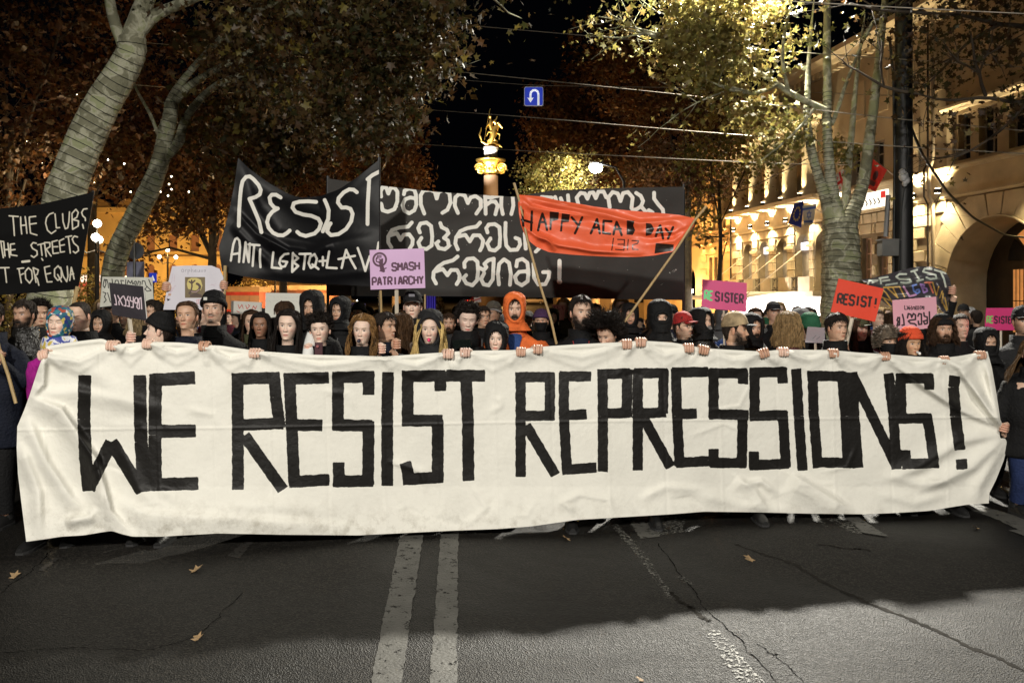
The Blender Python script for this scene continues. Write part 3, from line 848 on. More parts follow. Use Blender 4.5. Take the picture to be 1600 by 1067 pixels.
# lit billboard on the building
mb = MB(); u0, u1 = UF(1398), UF(1349)
sg = empty('lit_billboard', bl((u0 + u1) / 2, .3, 5.4), 'long glowing cream signboard below the red flag', 'sign', rz=RZ)
cu = (u0 + u1) / 2
def slab(uA, uB, wA, wB, zA, zB, zsl=0): mb = MB(); mb.prism([(uA, wA, zA), (uB, wA, zA + zsl), (uB, wA, zB + zsl), (uA, wA, zB)], (0, wB - wA, 0)); return mb
loc(slab(u0, u1, .25, .36, 5.42, 6.08), 'sign_box', mat('lit_sign_face', (.9, .9, .85), .5, emit=(1, .93, .78), estr=1.1, var=.05), sg, cu, .3)
loc(slab(u0 + .06, u0 + .36, .362, .37, 5.75, 6.02), 'red_emblem', mat('sign_red', (.6, .02, .03), .5, emit=(1, .05, .05), estr=.4), sg, cu, .3)
mb = MB()
for k in range(5):
    a = u1 - .5 - k * .28; mb.tube([(a, .372, 5.55), (a - .08, .372, 5.62), (a - .02, .372, 5.7), (a + .05, .372, 5.78)], .03, 4)
loc(mb, 'emblem_marks', mat('sign_black', (.02, .02, .02), .5), sg, cu, .3)

# ------------------------------------------------------------------ neighbouring ochre building further along
b2 = empty('ochre_building', bl(UB + .1, 0, 0), 'ochre plastered building beyond the stone one with a dark archway', 'building', rz=RZ)
OB = UB + .1
M_OCH = mat('ochre_render', (0.46, 0.32, 0.15), 0.85, var=0.2, vscale=.8)
def loc2(mb, name, m): return mb.build(name, m, b2, origin=(OB, 0, 0))
mb = MB(); E = 64.0
ops2 = [('arch', UF(1077), .95, -.8, 2.8)]
lw = [(UF(1112), UF(1107)), (UF(1120), UF(1115)), (UF(1129), UF(1124))]
uw = [(UF(1117), UF(1112.5)), (UF(1125), UF(1120.5)), (UF(1133), UF(1128.5))]
ops2 += [('rect', a, b_, 2.1, 4.2) for a, b_ in lw] + [('rect', a, b_, 5.9, 8.3) for a, b_ in uw]
colwall(mb, OB, E, 10.8, -.5, -.05, ops2, z0=-1); loc2(mb, 'wall', M_OCH)
for k, a, b_, z0, z1 in ops2[1:]:
    f = MB(); f.bbox((a, -.3, z0), (b_, -.24, z1)); loc2(f, 'window', mat('dark_brown_window', (.05, .03, .015), .3, emit=(1, .5, .15), estr=.03))
mb = MB(); mb.bbox((OB, -.04, 4.95), (E, .12, 5.1)); loc2(mb, 'cornice', M_OCH)
mb = MB(); mb.bbox((OB, -.04, 5.7), (E, .14, 5.82)); loc2(mb, 'cornice', M_OCH)
mb = MB(); mb.bbox((OB, -.04, 10.8), (E, .5, 11.2)); loc2(mb, 'cornice', M_OCH)
mb = MB(); mb.bbox((UF(1077) - .95, -2.0, -1), (UF(1077) + .95, -1.9, 3.8)); loc2(mb, 'gate', mat('black_gate', (.015, .012, .01), .6))
for row in range(3, 11):
    z0 = row * .44
    a = OB + .1 + (row % 2) * .5
    while a + 1.0 < UF(1092):
        if not any(x[0] - 1.05 < a < x[1] + .05 and z0 > 1.5 and z0 < 4.25 for x in lw):
            o = block(b2, round(a, 2), round(a + 1.0, 2), z0, z0 + .44, w0=-.05, m=M_OCH); o.location.x -= OB
        a += 1.0
for px in (1099, 1113, 1136):
    u = UF(px)
    mb = MB(); mb.box((u, .28, 5.4), (.16, .2, .16)); f = loc2(mb, 'wall_lamp', M_METAL)
    lamp('wall_light', 'SPOT', bl(u, .36, 5.55), 170, (1, .66, .26), .05, aim=bl(u, .1, 8), spot=100, blend=.9)
    lamp('wall_light', 'SPOT', bl(u, .36, 5.25), 170, (1, .66, .26), .05, aim=bl(u, .1, 3), spot=100, blend=.9)
p = bl(UF(1092), .5, 2.1); mb = MB(); mb.ball(p, .13); tag(mb.build('wall_globe_lamp', M_LAMPC, origin=p), 'glaring white wall lamp beside the dark archway', 'lamp')
lamp('wall_light', 'POINT', bl(UF(1092), .8, 2.1), 120, (1, .85, .6), .12)

# ------------------------------------------------------------------ floodlit arcaded building at the left, far behind the trees
Yb = 62.0
def bp(px, py): return at(px, py, Yb)
b3 = empty('arcaded_building', (bp(240, HOR)[0], Yb, 0.05), 'floodlit golden building with small round-headed windows behind the left trees', 'building')
M_GOLDW = mat('golden_plaster', (0.52, 0.36, 0.15), .85, var=.2, vscale=.6)
xo = bp(240, HOR)[0]
def loc3(mb, name, m): return mb.build(name, m, b3, origin=(xo, Yb, 0))
def yflip(mb):  # builder in (u = X, w = towards camera) -> world
    for i, v in enumerate(mb.v): mb.v[i] = np.stack([v[:, 0], Yb - v[:, 1], v[:, 2]], -1)
    mb.f = [(f[:, ::-1], m, s) for f, m, s in mb.f]; return mb
X0, X1 = bp(60, 0)[0], bp(352, 0)[0]
wn = [bp(p, 0)[0] for p in (304, 339, 270, 235, 200, 150, 110)]
ops3 = [('arch', x, .32, 2.7, 3.9) for x in wn] + [('rect', x - .35, x + .35, 5.2, 6.5) for x in wn]
mb = MB(); colwall(mb, X0, X1, 8.2, -.4, 0, ops3, z0=-1); loc3(yflip(mb), 'wall', M_GOLDW)
mb = MB(); mb.bbox((X0, .0, 4.6), (X1, .18, 4.8)); loc3(yflip(mb), 'cornice', M_GOLDW)
mb = MB(); mb.bbox((X0 - .2, -.5, 8.2), (X1 + .2, .4, 8.6)); loc3(yflip(mb), 'cornice', M_GOLDW)
for x in wn:
    mb = MB(); mb.bbox((x - .3, -.3, 2.7), (x + .3, -.25, 4.2)); loc3(yflip(mb), 'window', mat('amber_window', (.12, .05, .02), .4, emit=(1, .35, .1), estr=.12))
    mb = MB(); mb.bbox((x - .33, -.3, 5.2), (x + .33, -.25, 6.5)); loc3(yflip(mb), 'window', mat('amber_window', (.1, .05, .02), .4))
xr = X1
for k in range(5):  # rising round-arched parapet
    x = X0 + (X1 - X0) * (k + .5) / 5; hw = (X1 - X0) / 12
    mb = MB(); mb.prism([(x + hw * math.cos(t), -.3, 8.6 + hw * .6 * math.sin(t)) for t in np.linspace(0, math.pi, 9)], (0, .3, 0)); loc3(yflip(mb), 'parapet', M_GOLDW)
for px in (80, 140, 200, 255, 300, 340):
    q = at(px, 0, Yb - 4); lamp('flood_light', 'SPOT', (q[0], Yb - 4.5, .6), 520, (1.0, .62, .2), .2, aim=(q[0], Yb, 5.5), spot=110, blend=.8)
# deep wall of the street far right-centre (behind the grey banner) and hints of houses to close the view
for (pxa, pxb, Yh, h_, nm, lab, m_) in ((870, 1046, 70, 7.5, 'house', 'plain ochre house closing the street behind the grey banner', M_OCH), (380, 520, 75, 6.5, 'house', 'dim ochre house behind the RESIST banner', M_OCH)):
    xa, xb = at(pxa, 0, Yh)[0], at(pxb, 0, Yh)[0]
    e = empty(nm, ((xa + xb) / 2, Yh, 0.1), lab, 'house')
    mb = MB(); mb.bbox((xa, Yh, -1), (xb, Yh + 6, h_)); w_ = mb.build('wall', m_, e, origin=((xa + xb) / 2, Yh, .1))
    x = xa + .8
    while x < xb - 1.2:
        for z in (1.2, 4.0):
            mb = MB(); mb.bbox((x, Yh - .06, z), (x + .8, Yh - .01, z + 1.6)); mb.build('window', M_GLASS if rng.rand() < .6 else mat('amber_window_lit', (.3, .15, .05), .4, emit=(1, .5, .15), estr=.8), e, origin=((xa + xb) / 2, Yh, .1))
        x += 2.0
    mb = MB(); mb.bbox((xa - .2, Yh - .3, h_), (xb + .2, Yh + 6.2, h_ + .4)); mb.build('roof', M_STONE, e, origin=((xa + xb) / 2, Yh, .1))

# ------------------------------------------------------------------ the tall column with a gilded group on top
Yc = 127.0; cx = at(767, 0, Yc)[0]; gz = GZ(Yc)
def cz(py): return H + (HOR - py) / F * Yc
col = empty('monument_column', (cx, Yc, gz), 'tall stone column with gilded capital and gilded rider group above the banners', 'monument')
def loc4(mb, name, m, par=col): return mb.build(name, m, par, origin=(cx, Yc, gz))
M_GRAN = mat('brown_granite', (0.30, 0.20, 0.13), .6, var=.15, vscale=.5)
M_GOLD = mat('gilding', (0.95, 0.66, 0.18), .42, 1.0, var=.1)
M_WHITE = mat('white_plinth', (0.75, 0.74, 0.72), .6)
mb = MB()
r0 = 11 / F * Yc
prof = [(r0 * 1.7, gz), (r0 * 1.7, gz + 2.5), (r0 * 1.3, gz + 3)] + [(r0 * 1.12 - .12 * r0 * t, gz + 3.2 + (cz(275) - gz - 3.2) * t) for t in np.linspace(0, 1, 6)]
mb.lathe((cx, Yc, 0), prof, 24); loc4(mb, 'shaft', M_GRAN)
mb = MB(); zc = cz(272); s = Yc / F
mb.lathe((cx, Yc, zc), [(11 * s, 0), (13 * s, 2 * s), (12 * s, 8 * s), (16 * s, 16 * s), (18 * s, 19 * s), (23 * s, 20 * s), (23 * s, 22.5 * s), (0.05, 22.5 * s)], 20)
for sx in (-1, 1):
    for sy in (-1, 1):
        c0 = (cx + sx * 17 * s, Yc + sy * 12 * s, zc + 8 * s)
        pts = []
        for t in np.linspace(0, 4.2 * math.pi, 40):
            rr = 7.2 * s * (1 - t / (4.6 * math.pi)); pts.append((c0[0] + sx * rr * math.cos(t), c0[1] + sy * .0, c0[2] + rr * math.sin(t)))
        mb.tube(pts, 1.5 * s, 6)
        mb.ball(c0, (3 * s, 3 * s, 3 * s), 8, 6)
for k in range(14):
    a = k / 14 * 6.283; mb.ball((cx + 12.5 * s * math.cos(a), Yc + 12.5 * s * math.sin(a), zc + (5 + 5 * (k % 2)) * s), (2.6 * s, 2.6 * s, 4 * s), 7, 5)
loc4(mb, 'capital', M_GOLD)
mb = MB(); mb.lathe((cx, Yc, cz(249)), [(10.5 * s, 0), (10.5 * s, 14 * s), (11.8 * s, 15 * s), (11.8 * s, 18.5 * s), (.05, 18.5 * s)], 22); loc4(mb, 'plinth', M_WHITE)
# generic rearing rider group in gilt
mb = MB()
def g(x, y, d=0): return (cx + (x - 767) * s, Yc + d * s, cz(y))
mb.tube([g(753, 222), g(751, 215), g(749, 211), g(751, 205, 2), g(752, 199, 2)], [.5 * s, 1.6 * s, 1.4 * s, 1.0 * s, .3 * s], 8)
mb.tube([g(752, 221), g(760, 226), g(772, 224), g(781, 228), g(785, 231)], [1.4 * s, 3.0 * s, 3.4 * s, 2.2 * s, .4 * s], 8)
mb.tube([g(766, 226), g(768, 218), g(771, 211), g(771, 204), g(776, 197), g(779, 193)], [3 * s, 4.2 * s, 5.2 * s, 4.4 * s, 3.0 * s, 2.2 * s], 10)   # horse trunk and neck
mb.tube([g(778, 192), g(782, 197), g(785, 201)], [2.6 * s, 2.0 * s, 1.1 * s], 8)   # horse head
mb.tube([g(771, 208, -2), g(763, 207, -3), g(760, 214, -3)], [1.8 * s, 1.3 * s, .7 * s], 7)
mb.tube([g(772, 206, 2), g(781, 210, 2), g(780, 218, 2)], [1.8 * s, 1.2 * s, .7 * s], 7)
mb.tube([g(768, 217, -2), g(762, 221, -2), g(764, 228, -2)], [2.2 * s, 1.5 * s, 1.0 * s], 7)
mb.tube([g(770, 217, 2), g(777, 221, 2), g(775, 229, 2)], [2.2 * s, 1.5 * s, 1.0 * s], 7)
mb.tube([g(768, 204), g(766, 196), g(767, 190), g(767, 186)], [2.6 * s, 3.2 * s, 2.6 * s, 1.0 * s], 8)  # rider
mb.ball(g(766, 183), (2.2 * s, 2.2 * s, 2.6 * s), 10, 8)
mb.tube([g(765, 192), g(761, 198, -2), g(759, 203, -3)], [1.5 * s, 1.1 * s, .8 * s], 6)
mb.tube([g(769, 191), g(775, 187, 1), g(777, 182, 1)], [1.5 * s, 1.1 * s, .8 * s], 6)
mb.tube([g(767, 189, 2), g(773, 190, 4), g(778, 197, 5), g(777, 205, 5)], [1.5 * s, 3.4 * s, 3.2 * s, .6 * s], 7)  # cloak
mb.tube([g(766, 170), g(762, 190, -2), g(757, 220, -3)], [.35 * s] * 3, 5)
mb.ball(g(766, 230), (10 * s, 9 * s, 2.6 * s), 12, 6)
loc4(mb, 'rider_group', M_GOLD)
lamp('monument_light', 'SPOT', (cx - 16, Yc - 26, 8), 200000, (1, .93, .84), .5, aim=(cx, Yc, cz(222)), spot=20, blend=.5)
lamp('monument_light', 'SPOT', (cx + 14, Yc - 22, 3), 40000, (1, .75, .45), .5, aim=(cx, Yc, cz(262)), spot=22, blend=.6)

# ------------------------------------------------------------------ far cars round the square
M_TYRE = mat('tyre', (.015, .015, .015), .8); M_CARW = mat('car_paint_pale', (.42, .36, .30), .35, coat=.5, var=.05)
M_HEADL = mat('headlight_glow', (1, 1, 1), .3, emit=(1, .9, .7), estr=12); M_TAIL = mat('tail_light_glow', (.6, .02, .02), .3, emit=(1, .05, .03), estr=3)
def make_car(name, label, loc_, paint, rz=0.0):
    e = empty(name, loc_, label, 'car', 'cars crossing the square behind the crowd', rz)
    n = 15; xs = np.linspace(-2.15, 2.15, n)
    hood = np.interp(xs, [-2.15, -2.0, -1.2, -.6, .6, 1.3, 2.0, 2.15], [.62, .85, .92, .95, .95, .93, .86, .6])
    P = []
    for i, x in enumerate(xs):
        hw = .86 - .12 * (abs(x) / 2.15) ** 4
        P.append([(x, -hw, .28), (x, -hw - .03, .6), (x, -hw + .02, hood[i]), (x, 0, hood[i] + .03), (x, hw - .02, hood[i]), (x, hw + .03, .6), (x, hw, .28), (x, 0, .24)])
    mb = MB(); mb.grid(np.array(P), wrap=True)
    for k in (0, -1): mb.add(np.array(P[k]), [tuple(range(8)) if k else tuple(range(7, -1, -1))], smooth=False)
    body = mb.build('body', paint, e)
    roof = [(-1.25, .93), (-.75, 1.38), (.45, 1.42), (1.15, .93)]
    mb = MB(); P = np.array([[(x, -.74 + .12 * (z > 1), z), (x, .74 - .12 * (z > 1), z)] for x, z in roof]); mb.grid(P, smooth=False)
    mb.build('roof', paint, e)
    for sy in (-1, 1): mb = MB(); mb.add([(-1.2, sy * .745, .95), (-.74, sy * .635, 1.34), (.44, sy * .635, 1.37), (1.1, sy * .745, .95)], [(0, 1, 2, 3)], smooth=False); mb.build('window', M_GLASS, e)
    for x in (-1.35, 1.35):
        for sy in (-1, 1):
            mb = MB(); mb.tube([(x, sy * .88, .31), (x, sy * .70, .31)], .31, 14); w_ = mb.build('wheel', M_TYRE, e)
            mb = MB(); mb.tube([(x, sy * .89, .31), (x, sy * .885, .31)], .18, 10); mb.build('rim', mat('rim', (.4, .4, .4), .4, .8), w_)
    for sy in (-.6, .6):
        mb = MB(); mb.ball((2.13, sy, .68), (.06, .13, .07), 8, 6); mb.build('headlight', M_HEADL, e)
        mb = MB(); mb.ball((-2.14, sy, .7), (.05, .13, .07), 8, 6); mb.build('tail_light', M_TAIL, e)
    return e
M_CARD = mat('car_paint_dark_red', (.25, .02, .02), .35, coat=.5); M_CARS = mat('car_paint_silver', (.30, .30, .31), .35, .3, coat=.4)
for px, Y, rz, pm, lab in ((540, 150, 0.1, M_CARS, 'silver car far behind the crowd left of the lilac placard'), (765, 146, 0, M_CARW, 'pale car crossing the square behind the curly haired woman'),
                         (833, 148, 0, M_CARW, 'pale car just right of the orange hood, far behind'), (745, 156, .4, M_CARD, 'dark red car far behind between the blue flag and the pale car'),
                         (930, 150, -.5, M_CARS, 'silver car far behind over the afro hair'), (372, 90, .2, M_CARD, 'dark red car behind the small white placard')):
    make_car('car', lab, (at(px, 0, Y)[0], Y, float(ground_z(0, Y)) + .02), pm, rz)
lamp('square_light', 'POINT', (at(790, 0, 140)[0], 138, 9), 6000, AMBER, .3)
lamp('square_light', 'POINT', (at(560, 0, 120)[0], 118, 8), 4000, AMBER, .3)

# ------------------------------------------------------------------ trees
def bark_mat(name, a, b_):
    m = bpy.data.materials.new(name); m.use_nodes = True; nt = m.node_tree; N = nt.nodes; L = nt.links; b = N['Principled BSDF']
    tc = N.new('ShaderNodeTexCoord'); v = N.new('ShaderNodeTexNoise'); v.inputs['Scale'].default_value = 4.5; v.inputs['Detail'].default_value = 3
    v.inputs['Distortion'].default_value = 0.6
    L.new(tc.outputs['Object'], v.inputs['Vector'])
    cr = N.new('ShaderNodeValToRGB'); cr.color_ramp.interpolation = 'EASE'
    e = cr.color_ramp.elements; e[0].position = .42; e[0].color = (*a, 1); e[1].position = .52; e[1].color = (*b_, 1)
    x = e.new(.62); x.color = (b_[0] * .72, b_[1] * .78, b_[2] * .6, 1)
    L.new(v.outputs['Fac'], cr.inputs[0]); L.new(cr.outputs[0], b.inputs['Base Color'])
    n = N.new('ShaderNodeTexNoise'); n.inputs['Scale'].default_value = 22; n.inputs['Detail'].default_value = 7; L.new(tc.outputs['Object'], n.inputs['Vector'])
    bp = N.new('ShaderNodeBump'); bp.inputs['Strength'].default_value = .6; bp.inputs['Distance'].default_value = .03
    L.new(n.outputs['Fac'], bp.inputs['Height']); L.new(bp.outputs[0], b.inputs['Normal']); b.inputs['Roughness'].default_value = .85
    return m
M_BARK = bark_mat('plane_bark', (0.22, 0.215, 0.14), (0.46, 0.45, 0.33))
M_BARKD = mat('dark_bark', (0.06, 0.045, 0.03), .9, var=.3, vscale=6, bump=.5)
M_CORD = mat('light_string_cord', (0.012, 0.014, 0.012), .5)

def leaf_mat(name, cols, trans=0.35):
    m = bpy.data.materials.new(name); m.use_nodes = True; nt = m.node_tree; N = nt.nodes; L = nt.links; b = N['Principled BSDF']
    a = N.new('ShaderNodeAttribute'); a.attribute_name = 'rnd'
    cr = N.new('ShaderNodeValToRGB'); e = cr.color_ramp.elements
    e[0].position = 0; e[0].color = (*cols[0], 1); e[1].position = 1; e[1].color = (*cols[-1], 1)
    for i, c in enumerate(cols[1:-1]): x = e.new((i + 1) / (len(cols) - 1)); x.color = (*c, 1)
    L.new(a.outputs['Fac'], cr.inputs[0]); L.new(cr.outputs[0], b.inputs['Base Color']); b.inputs['Roughness'].default_value = .5
    tr = N.new('ShaderNodeBsdfTranslucent'); L.new(cr.outputs[0], tr.inputs[0])
    ms = N.new('ShaderNodeMixShader'); ms.inputs[0].default_value = trans
    L.new(b.outputs[0], ms.inputs[1]); L.new(tr.outputs[0], ms.inputs[2]); L.new(ms.outputs[0], N['Material Output'].inputs[0])
    return m
M_LF1 = leaf_mat('plane_leaves', [(.022, .024, .007), (.045, .04, .011), (.075, .045, .016), (.055, .026, .010), (.17, .14, .03)])
M_LF2 = leaf_mat('rust_leaves', [(.05, .018, .008), (.10, .04, .014), (.06, .04, .014), (.16, .065, .02)])
M_LF3 = leaf_mat('olive_leaves', [(.07, .08, .02), (.16, .15, .04), (.26, .22, .06), (.14, .09, .03), (.34, .31, .10)])

def leaves_mesh(cent, size, r, detailed):
    n = len(cent)
    if detailed:
        O = np.array(leaf_outline(), float); O[:, 1] += .2
        T = np.concatenate([[[0, .1]], O]); k = len(O)
        faces = np.array([(0, i + 1, (i + 1) % k + 1) for i in range(k)])
    else:
        T = np.array([(0, -.8), (.62, 0), (0, 1.0), (-.62, 0)], float); faces = np.array([(0, 1, 2), (0, 2, 3)])
    q = r.normal(size=(n, 3)); q[:, 2] = np.abs(q[:, 2]) * .8 + .15; q /= np.linalg.norm(q, axis=1, keepdims=True)
    a = np.cross(q, r.normal(size=(n, 3))); a /= np.linalg.norm(a, axis=1, keepdims=True) + 1e-9
    b_ = np.cross(q, a); s = size * (.45 + 1.15 * r.rand(n, 1, 1) ** 1.4)
    bend = 0.35 * np.abs(T[:, 0])[None, :, None] * r.uniform(-1, 1, (n, 1, 1))
    P = cent[:, None] + s * (T[None, :, :1] * a[:, None] + T[None, :, 1:2] * b_[:, None] + bend * q[:, None])
    nv_ = len(T)
    Fc = (faces[None] + (np.arange(n) * nv_)[:, None, None]).reshape(-1, 3)
    # leaves of a spray share a shade, so clumps read lighter and darker
    cl = noise2(cent[:, 0] * 1.3, cent[:, 2] * 1.3 + cent[:, 1], 5) * .28 + .5 + r.normal(0, .24, n)
    return P.reshape(-1, 3), Fc, np.repeat(np.clip(cl, 0, 1), nv_)

def grow(mb, p, d, L_, rad, depth, r, tips, spread=.55, droop=0.0, nseg=5, sides=7):
    pts = [p]; rr = [rad]; d = np.array(d, float); d /= np.linalg.norm(d); p = np.array(p, float)
    for i in range(nseg):
        d = d + r.normal(0, .13, 3) + np.array([0, 0, .05 - droop]); d /= np.linalg.norm(d)
        p = p + d * L_ / nseg; pts.append(p.copy()); rr.append(rad * (1 - .55 * (i + 1) / nseg))
        if depth <= 1: tips.append(p.copy())
    mb.tube(pts, rr, sides, cap=False)
    if depth <= 0: tips.append(p.copy()); return
    for k in range(r.randint(2, 4)):
        i = r.randint(max(1, nseg - 3), nseg + 1)
        dd = d + r.normal(0, spread, 3); grow(mb, pts[i], dd, L_ * r.uniform(.55, .8), rr[i] * .75, depth - 1, r, tips, spread, droop, max(3, nseg - 1), max(4, sides - 1))

def wrap_cord(pts, rad, pitch=.115, r_=0.010, turns_from=0.0):
    """a cord wound round a limb"""
    P = np.array([tuple(p) for p in pts], float); rad = np.broadcast_to(np.asarray(rad, float), (len(P),))
    seg = np.linalg.norm(np.diff(P, axis=0), axis=1); S = np.concatenate([[0], np.cumsum(seg)]); tot = S[-1]
    n = int(tot / pitch * 14); s = np.linspace(0, tot, n)
    c = np.stack([np.interp(s, S, P[:, i]) for i in range(3)], -1); R_ = np.interp(s, S, rad)
    t = np.gradient(c, axis=0); t /= np.linalg.norm(t, axis=1, keepdims=True)
    a = np.cross(t, [0, 1.0, 0]); a /= np.linalg.norm(a, axis=1, keepdims=True); b_ = np.cross(t, a)
    th = s / pitch * 2 * math.pi + .25 * np.sin(s * 5)
    R_ = R_ * 1.035 + r_ * .4
    c = c + t * (.05 * np.cos(th + .8 * np.sin(s * 2.1)) * R_ / .3)[:, None]
    return c + R_[:, None] * (np.cos(th)[:, None] * a + np.sin(th)[:, None] * b_)

def limb(mb, px_pts, Y, n=26, sides=14, lump=.05, r=None):
    """px_pts: (px, py, radius in photo px[, dY])"""
    pts = [at(q[0], q[1], Y + (q[3] if len(q) > 3 else 0)) for q in px_pts]; rad = [q[2] * (Y + (q[3] if len(q) > 3 else 0)) / F for q in px_pts]
    P, R_ = smooth_path(pts, rad, n)
    if r is not None: R_ = R_ * (1 + r.normal(0, lump, n)); 
    mb.tube(P, R_, sides, cap=True)
    return P, R_

def blobs(spec, Y, r, sub=44, spr=.25):
    """leaf sprays inside ellipsoids given as (px, py, Y, rx, ry, rz in metres, leaves)"""
    out = []
    for px, py, Yq, rx, ry, rz, n in spec:
        c = np.array(at(px, py, Yq)); k = max(3, n // sub)
        v = r.normal(size=(k, 3)); v /= np.linalg.norm(v, axis=1, keepdims=True); v *= r.uniform(.35, 1.0, (k, 1)) ** .5
        cc = c + v * np.array([rx, ry, rz])
        j = cc[r.randint(0, k, n)] + r.normal(0, spr, (n, 3)) * np.array([1, 1, .75])
        out.append(j)
    return np.concatenate(out)

def crown(parent, cent, size, m, r, origin, detailed=False):
    P, Fc, rnd = leaves_mesh(cent, size, r, detailed)
    mb = MB(); mb.add(P, Fc, smooth=False)
    return mb.build('crown', m, parent, origin=origin, attrs={'rnd': rnd})

# --- the two wrapped plane trees on the left
r = np.random.RandomState(11)
Yt = 12.4; b0 = at(84, 0, Yt); b0 = (b0[0], Yt, GZ(Yt) + .1)
tree1 = empty('plane_tree', b0, 'huge leaning plane tree trunk wound with cord, leftmost in front, forking near the top', 'tree', 'wrapped plane trees')
mb = MB()
P1, R1 = limb(mb, [(66, 640, 36), (72, 520, 33), (86, 400, 31), (98, 310, 29), (128, 230, 27), (158, 165, 26), (190, 115, 24), (207, 80, 21), (207, 60, 20)], Yt, 44, 18, .02, r)
limb(mb, [(205, 70, 18), (216, 30, 15), (228, 0, 13), (250, -60, 11), (300, -140, 8)], Yt, 20, 12, .02, r)
limb(mb, [(206, 62, 14), (232, 30, 10), (262, 14, 8), (300, 0, 7, -.5), (380, -40, 6, -1.2), (470, -60, 5, -1.8)], Yt, 22, 10, .02, r)
limb(mb, [(196, 80, 9), (180, 40, 9), (172, 8, 8), (168, -30, 7), (150, -100, 6)], Yt, 18, 10, .02, r)
tips = []
for q, d in (((300, -140), (.6, -.2, .5)), ((470, -60), (1, -.1, .1)), ((150, -100), (-.5, .2, 1)), ((380, -40), (.7, .2, .4))):
    grow(mb, at(*q, Yt - 1), d, 2.4, .09, 2, r, tips, droop=.03)
mb.build('trunk', M_BARK, tree1, origin=b0)
mb = MB(); mb.tube(wrap_cord(P1[8:42], R1[8:42], .125, .007), .0055, 4, cap=False); mb.build('light_string', M_CORD, tree1, origin=b0)
sp = [(470, 10, 11.2, 1.4, 1.0, .8, 1300), (590, 30, 11.5, .9, .9, .7, 1300), (665, 45, 11.8, .35, .6, .45, 620), (640, 110, 12, .42, .7, .42, 560), (560, 120, 12, .8, .8, .6, 1300),
      (690, 30, 12.0, .22, .4, .3, 160), (690, 100, 12.0, .18, .3, .22, 110), (500, 200, 12.5, .55, .7, .32, 620), (600, 190, 12.2, .4, .6, .32, 560), (575, 225, 12.4, .24, .5, .16, 240), (420, 110, 12.5, 1.0, 1.0, .7, 900), (400, -60, 12, 2.5, 1.5, 1, 800)]
cent = np.concatenate([blobs(sp, Yt, r), np.array(tips)[r.randint(0, len(tips), 900)] + r.normal(0, .28, (900, 3))])
crown(tree1, cent, .078, M_LF1, r, b0, True)

Yt = 17.0; b0 = at(175, 0, Yt); b0 = (b0[0], Yt, GZ(Yt) + .1)
tree2 = empty('plane_tree', b0, 'slimmer bent plane tree wound with cord, second from the left, with three high limbs', 'tree', 'wrapped plane trees')
mb = MB()
P1, R1 = limb(mb, [(180, 650, 18), (180, 560, 17), (176, 470, 16.5), (175, 430, 16.5), (184, 390, 16), (205, 350, 16), (228, 310, 15.5), (245, 270, 13.5), (254, 240, 13), (260, 205, 12), (267, 180, 11), (268, 160, 10)], Yt, 44, 16, .02, r)
L1 = limb(mb, [(263, 165, 7), (275, 140, 6), (300, 108, 5), (335, 70, 4.5), (385, 22, 4), (430, -20, 3)], Yt, 24, 10, .02, r)
L2 = limb(mb, [(272, 160, 7), (290, 138, 6), (330, 112, 5), (372, 92, 4.5), (410, 70, 4), (470, 50, 3)], Yt, 24, 10, .02, r)
L3 = limb(mb, [(262, 243, 7), (282, 222, 8), (284, 200, 6.5), (292, 180, 6), (318, 148, 5.5), (345, 128, 5), (400, 108, 4.5), (460, 100, 4), (510, 100, 3)], Yt, 28, 10, .02, r)
limb(mb, [(430, 115, 2.0), (450, 135, 1.8), (480, 160, 1.6), (500, 172, 1)], Yt, 14, 6)
limb(mb, [(247, 210, 3), (235, 178, 2.6), (212, 140, 2), (205, 115, 1.5)], Yt, 14, 7)
tips = []
for q in ((430, -20), (470, 50), (510, 100), (385, 22)):
    grow(mb, at(q[0], q[1], Yt), (.9, -.1, .2), 2.2, .05, 2, r, tips, droop=.05)
mb.build('trunk', M_BARK, tree2, origin=b0)
mb = MB()
mb.tube(wrap_cord(P1[6:], R1[6:], .135, .007), .007, 4, cap=False)
for LL in (L1, L2, L3): mb.tube(wrap_cord(LL[0][:15], LL[1][:15], .12, .006), .0055, 4, cap=False)
mb.build('light_string', M_CORD, tree2, origin=b0)
sp = [(400, 60, 17, 2.0, 1.6, 1.2, 1400), (470, 170, 17.5, 1.6, 1.4, .7, 1500), (400, 230, 18, 1.2, 1.2, .6, 1100), (330, 190, 18, .8, 1.0, .8, 500), (470, 250, 18, .8, 1.0, .35, 500), (430, 285, 18.5, .5, .7, .3, 260), (360, 270, 19, .7, .7, .4, 380)]
cent = np.concatenate([blobs(sp, Yt, r), np.array(tips)[r.randint(0, len(tips), 500)] + r.normal(0, .3, (500, 3))])
crown(tree2, cent, .085, M_LF1, r, b0)

# --- the pale-stemmed wrapped plane at the right, lit from above
r = np.random.RandomState(12)
Yt = 16.0; b0 = at(1296, 0, Yt); b0 = (b0[0], Yt, GZ(Yt) + .12)
tree3 = empty('plane_tree', b0, 'cord-wrapped plane tree with several stems rising in front of the stone building', 'tree', 'wrapped plane trees')
mb = MB()
PA = limb(mb, [(1316, 660, 35), (1316, 600, 34), (1316, 520, 32), (1315, 450, 30), (1314, 400, 28), (1313, 360, 27), (1311, 340, 24)], Yt, 22, 20, .02, r)
P1 = limb(mb, [(1308, 350, 15), (1302, 310, 11), (1297, 280, 8.5), (1294, 230, 7.5), (1291, 190, 7), (1293, 150, 6.5), (1292, 90, 6), (1292, 30, 5.5), (1296, -60, 4.5)], Yt, 40, 12, .02, r)
P2 = limb(mb, [(1302, 352, 13), (1291, 312, 9), (1276, 270, 7), (1264, 220, 7), (1260, 190, 6), (1262, 150, 5), (1262, 120, 4), (1266, 60, 2.4), (1272, 0, 1.2)], Yt, 30, 12, .02, r)
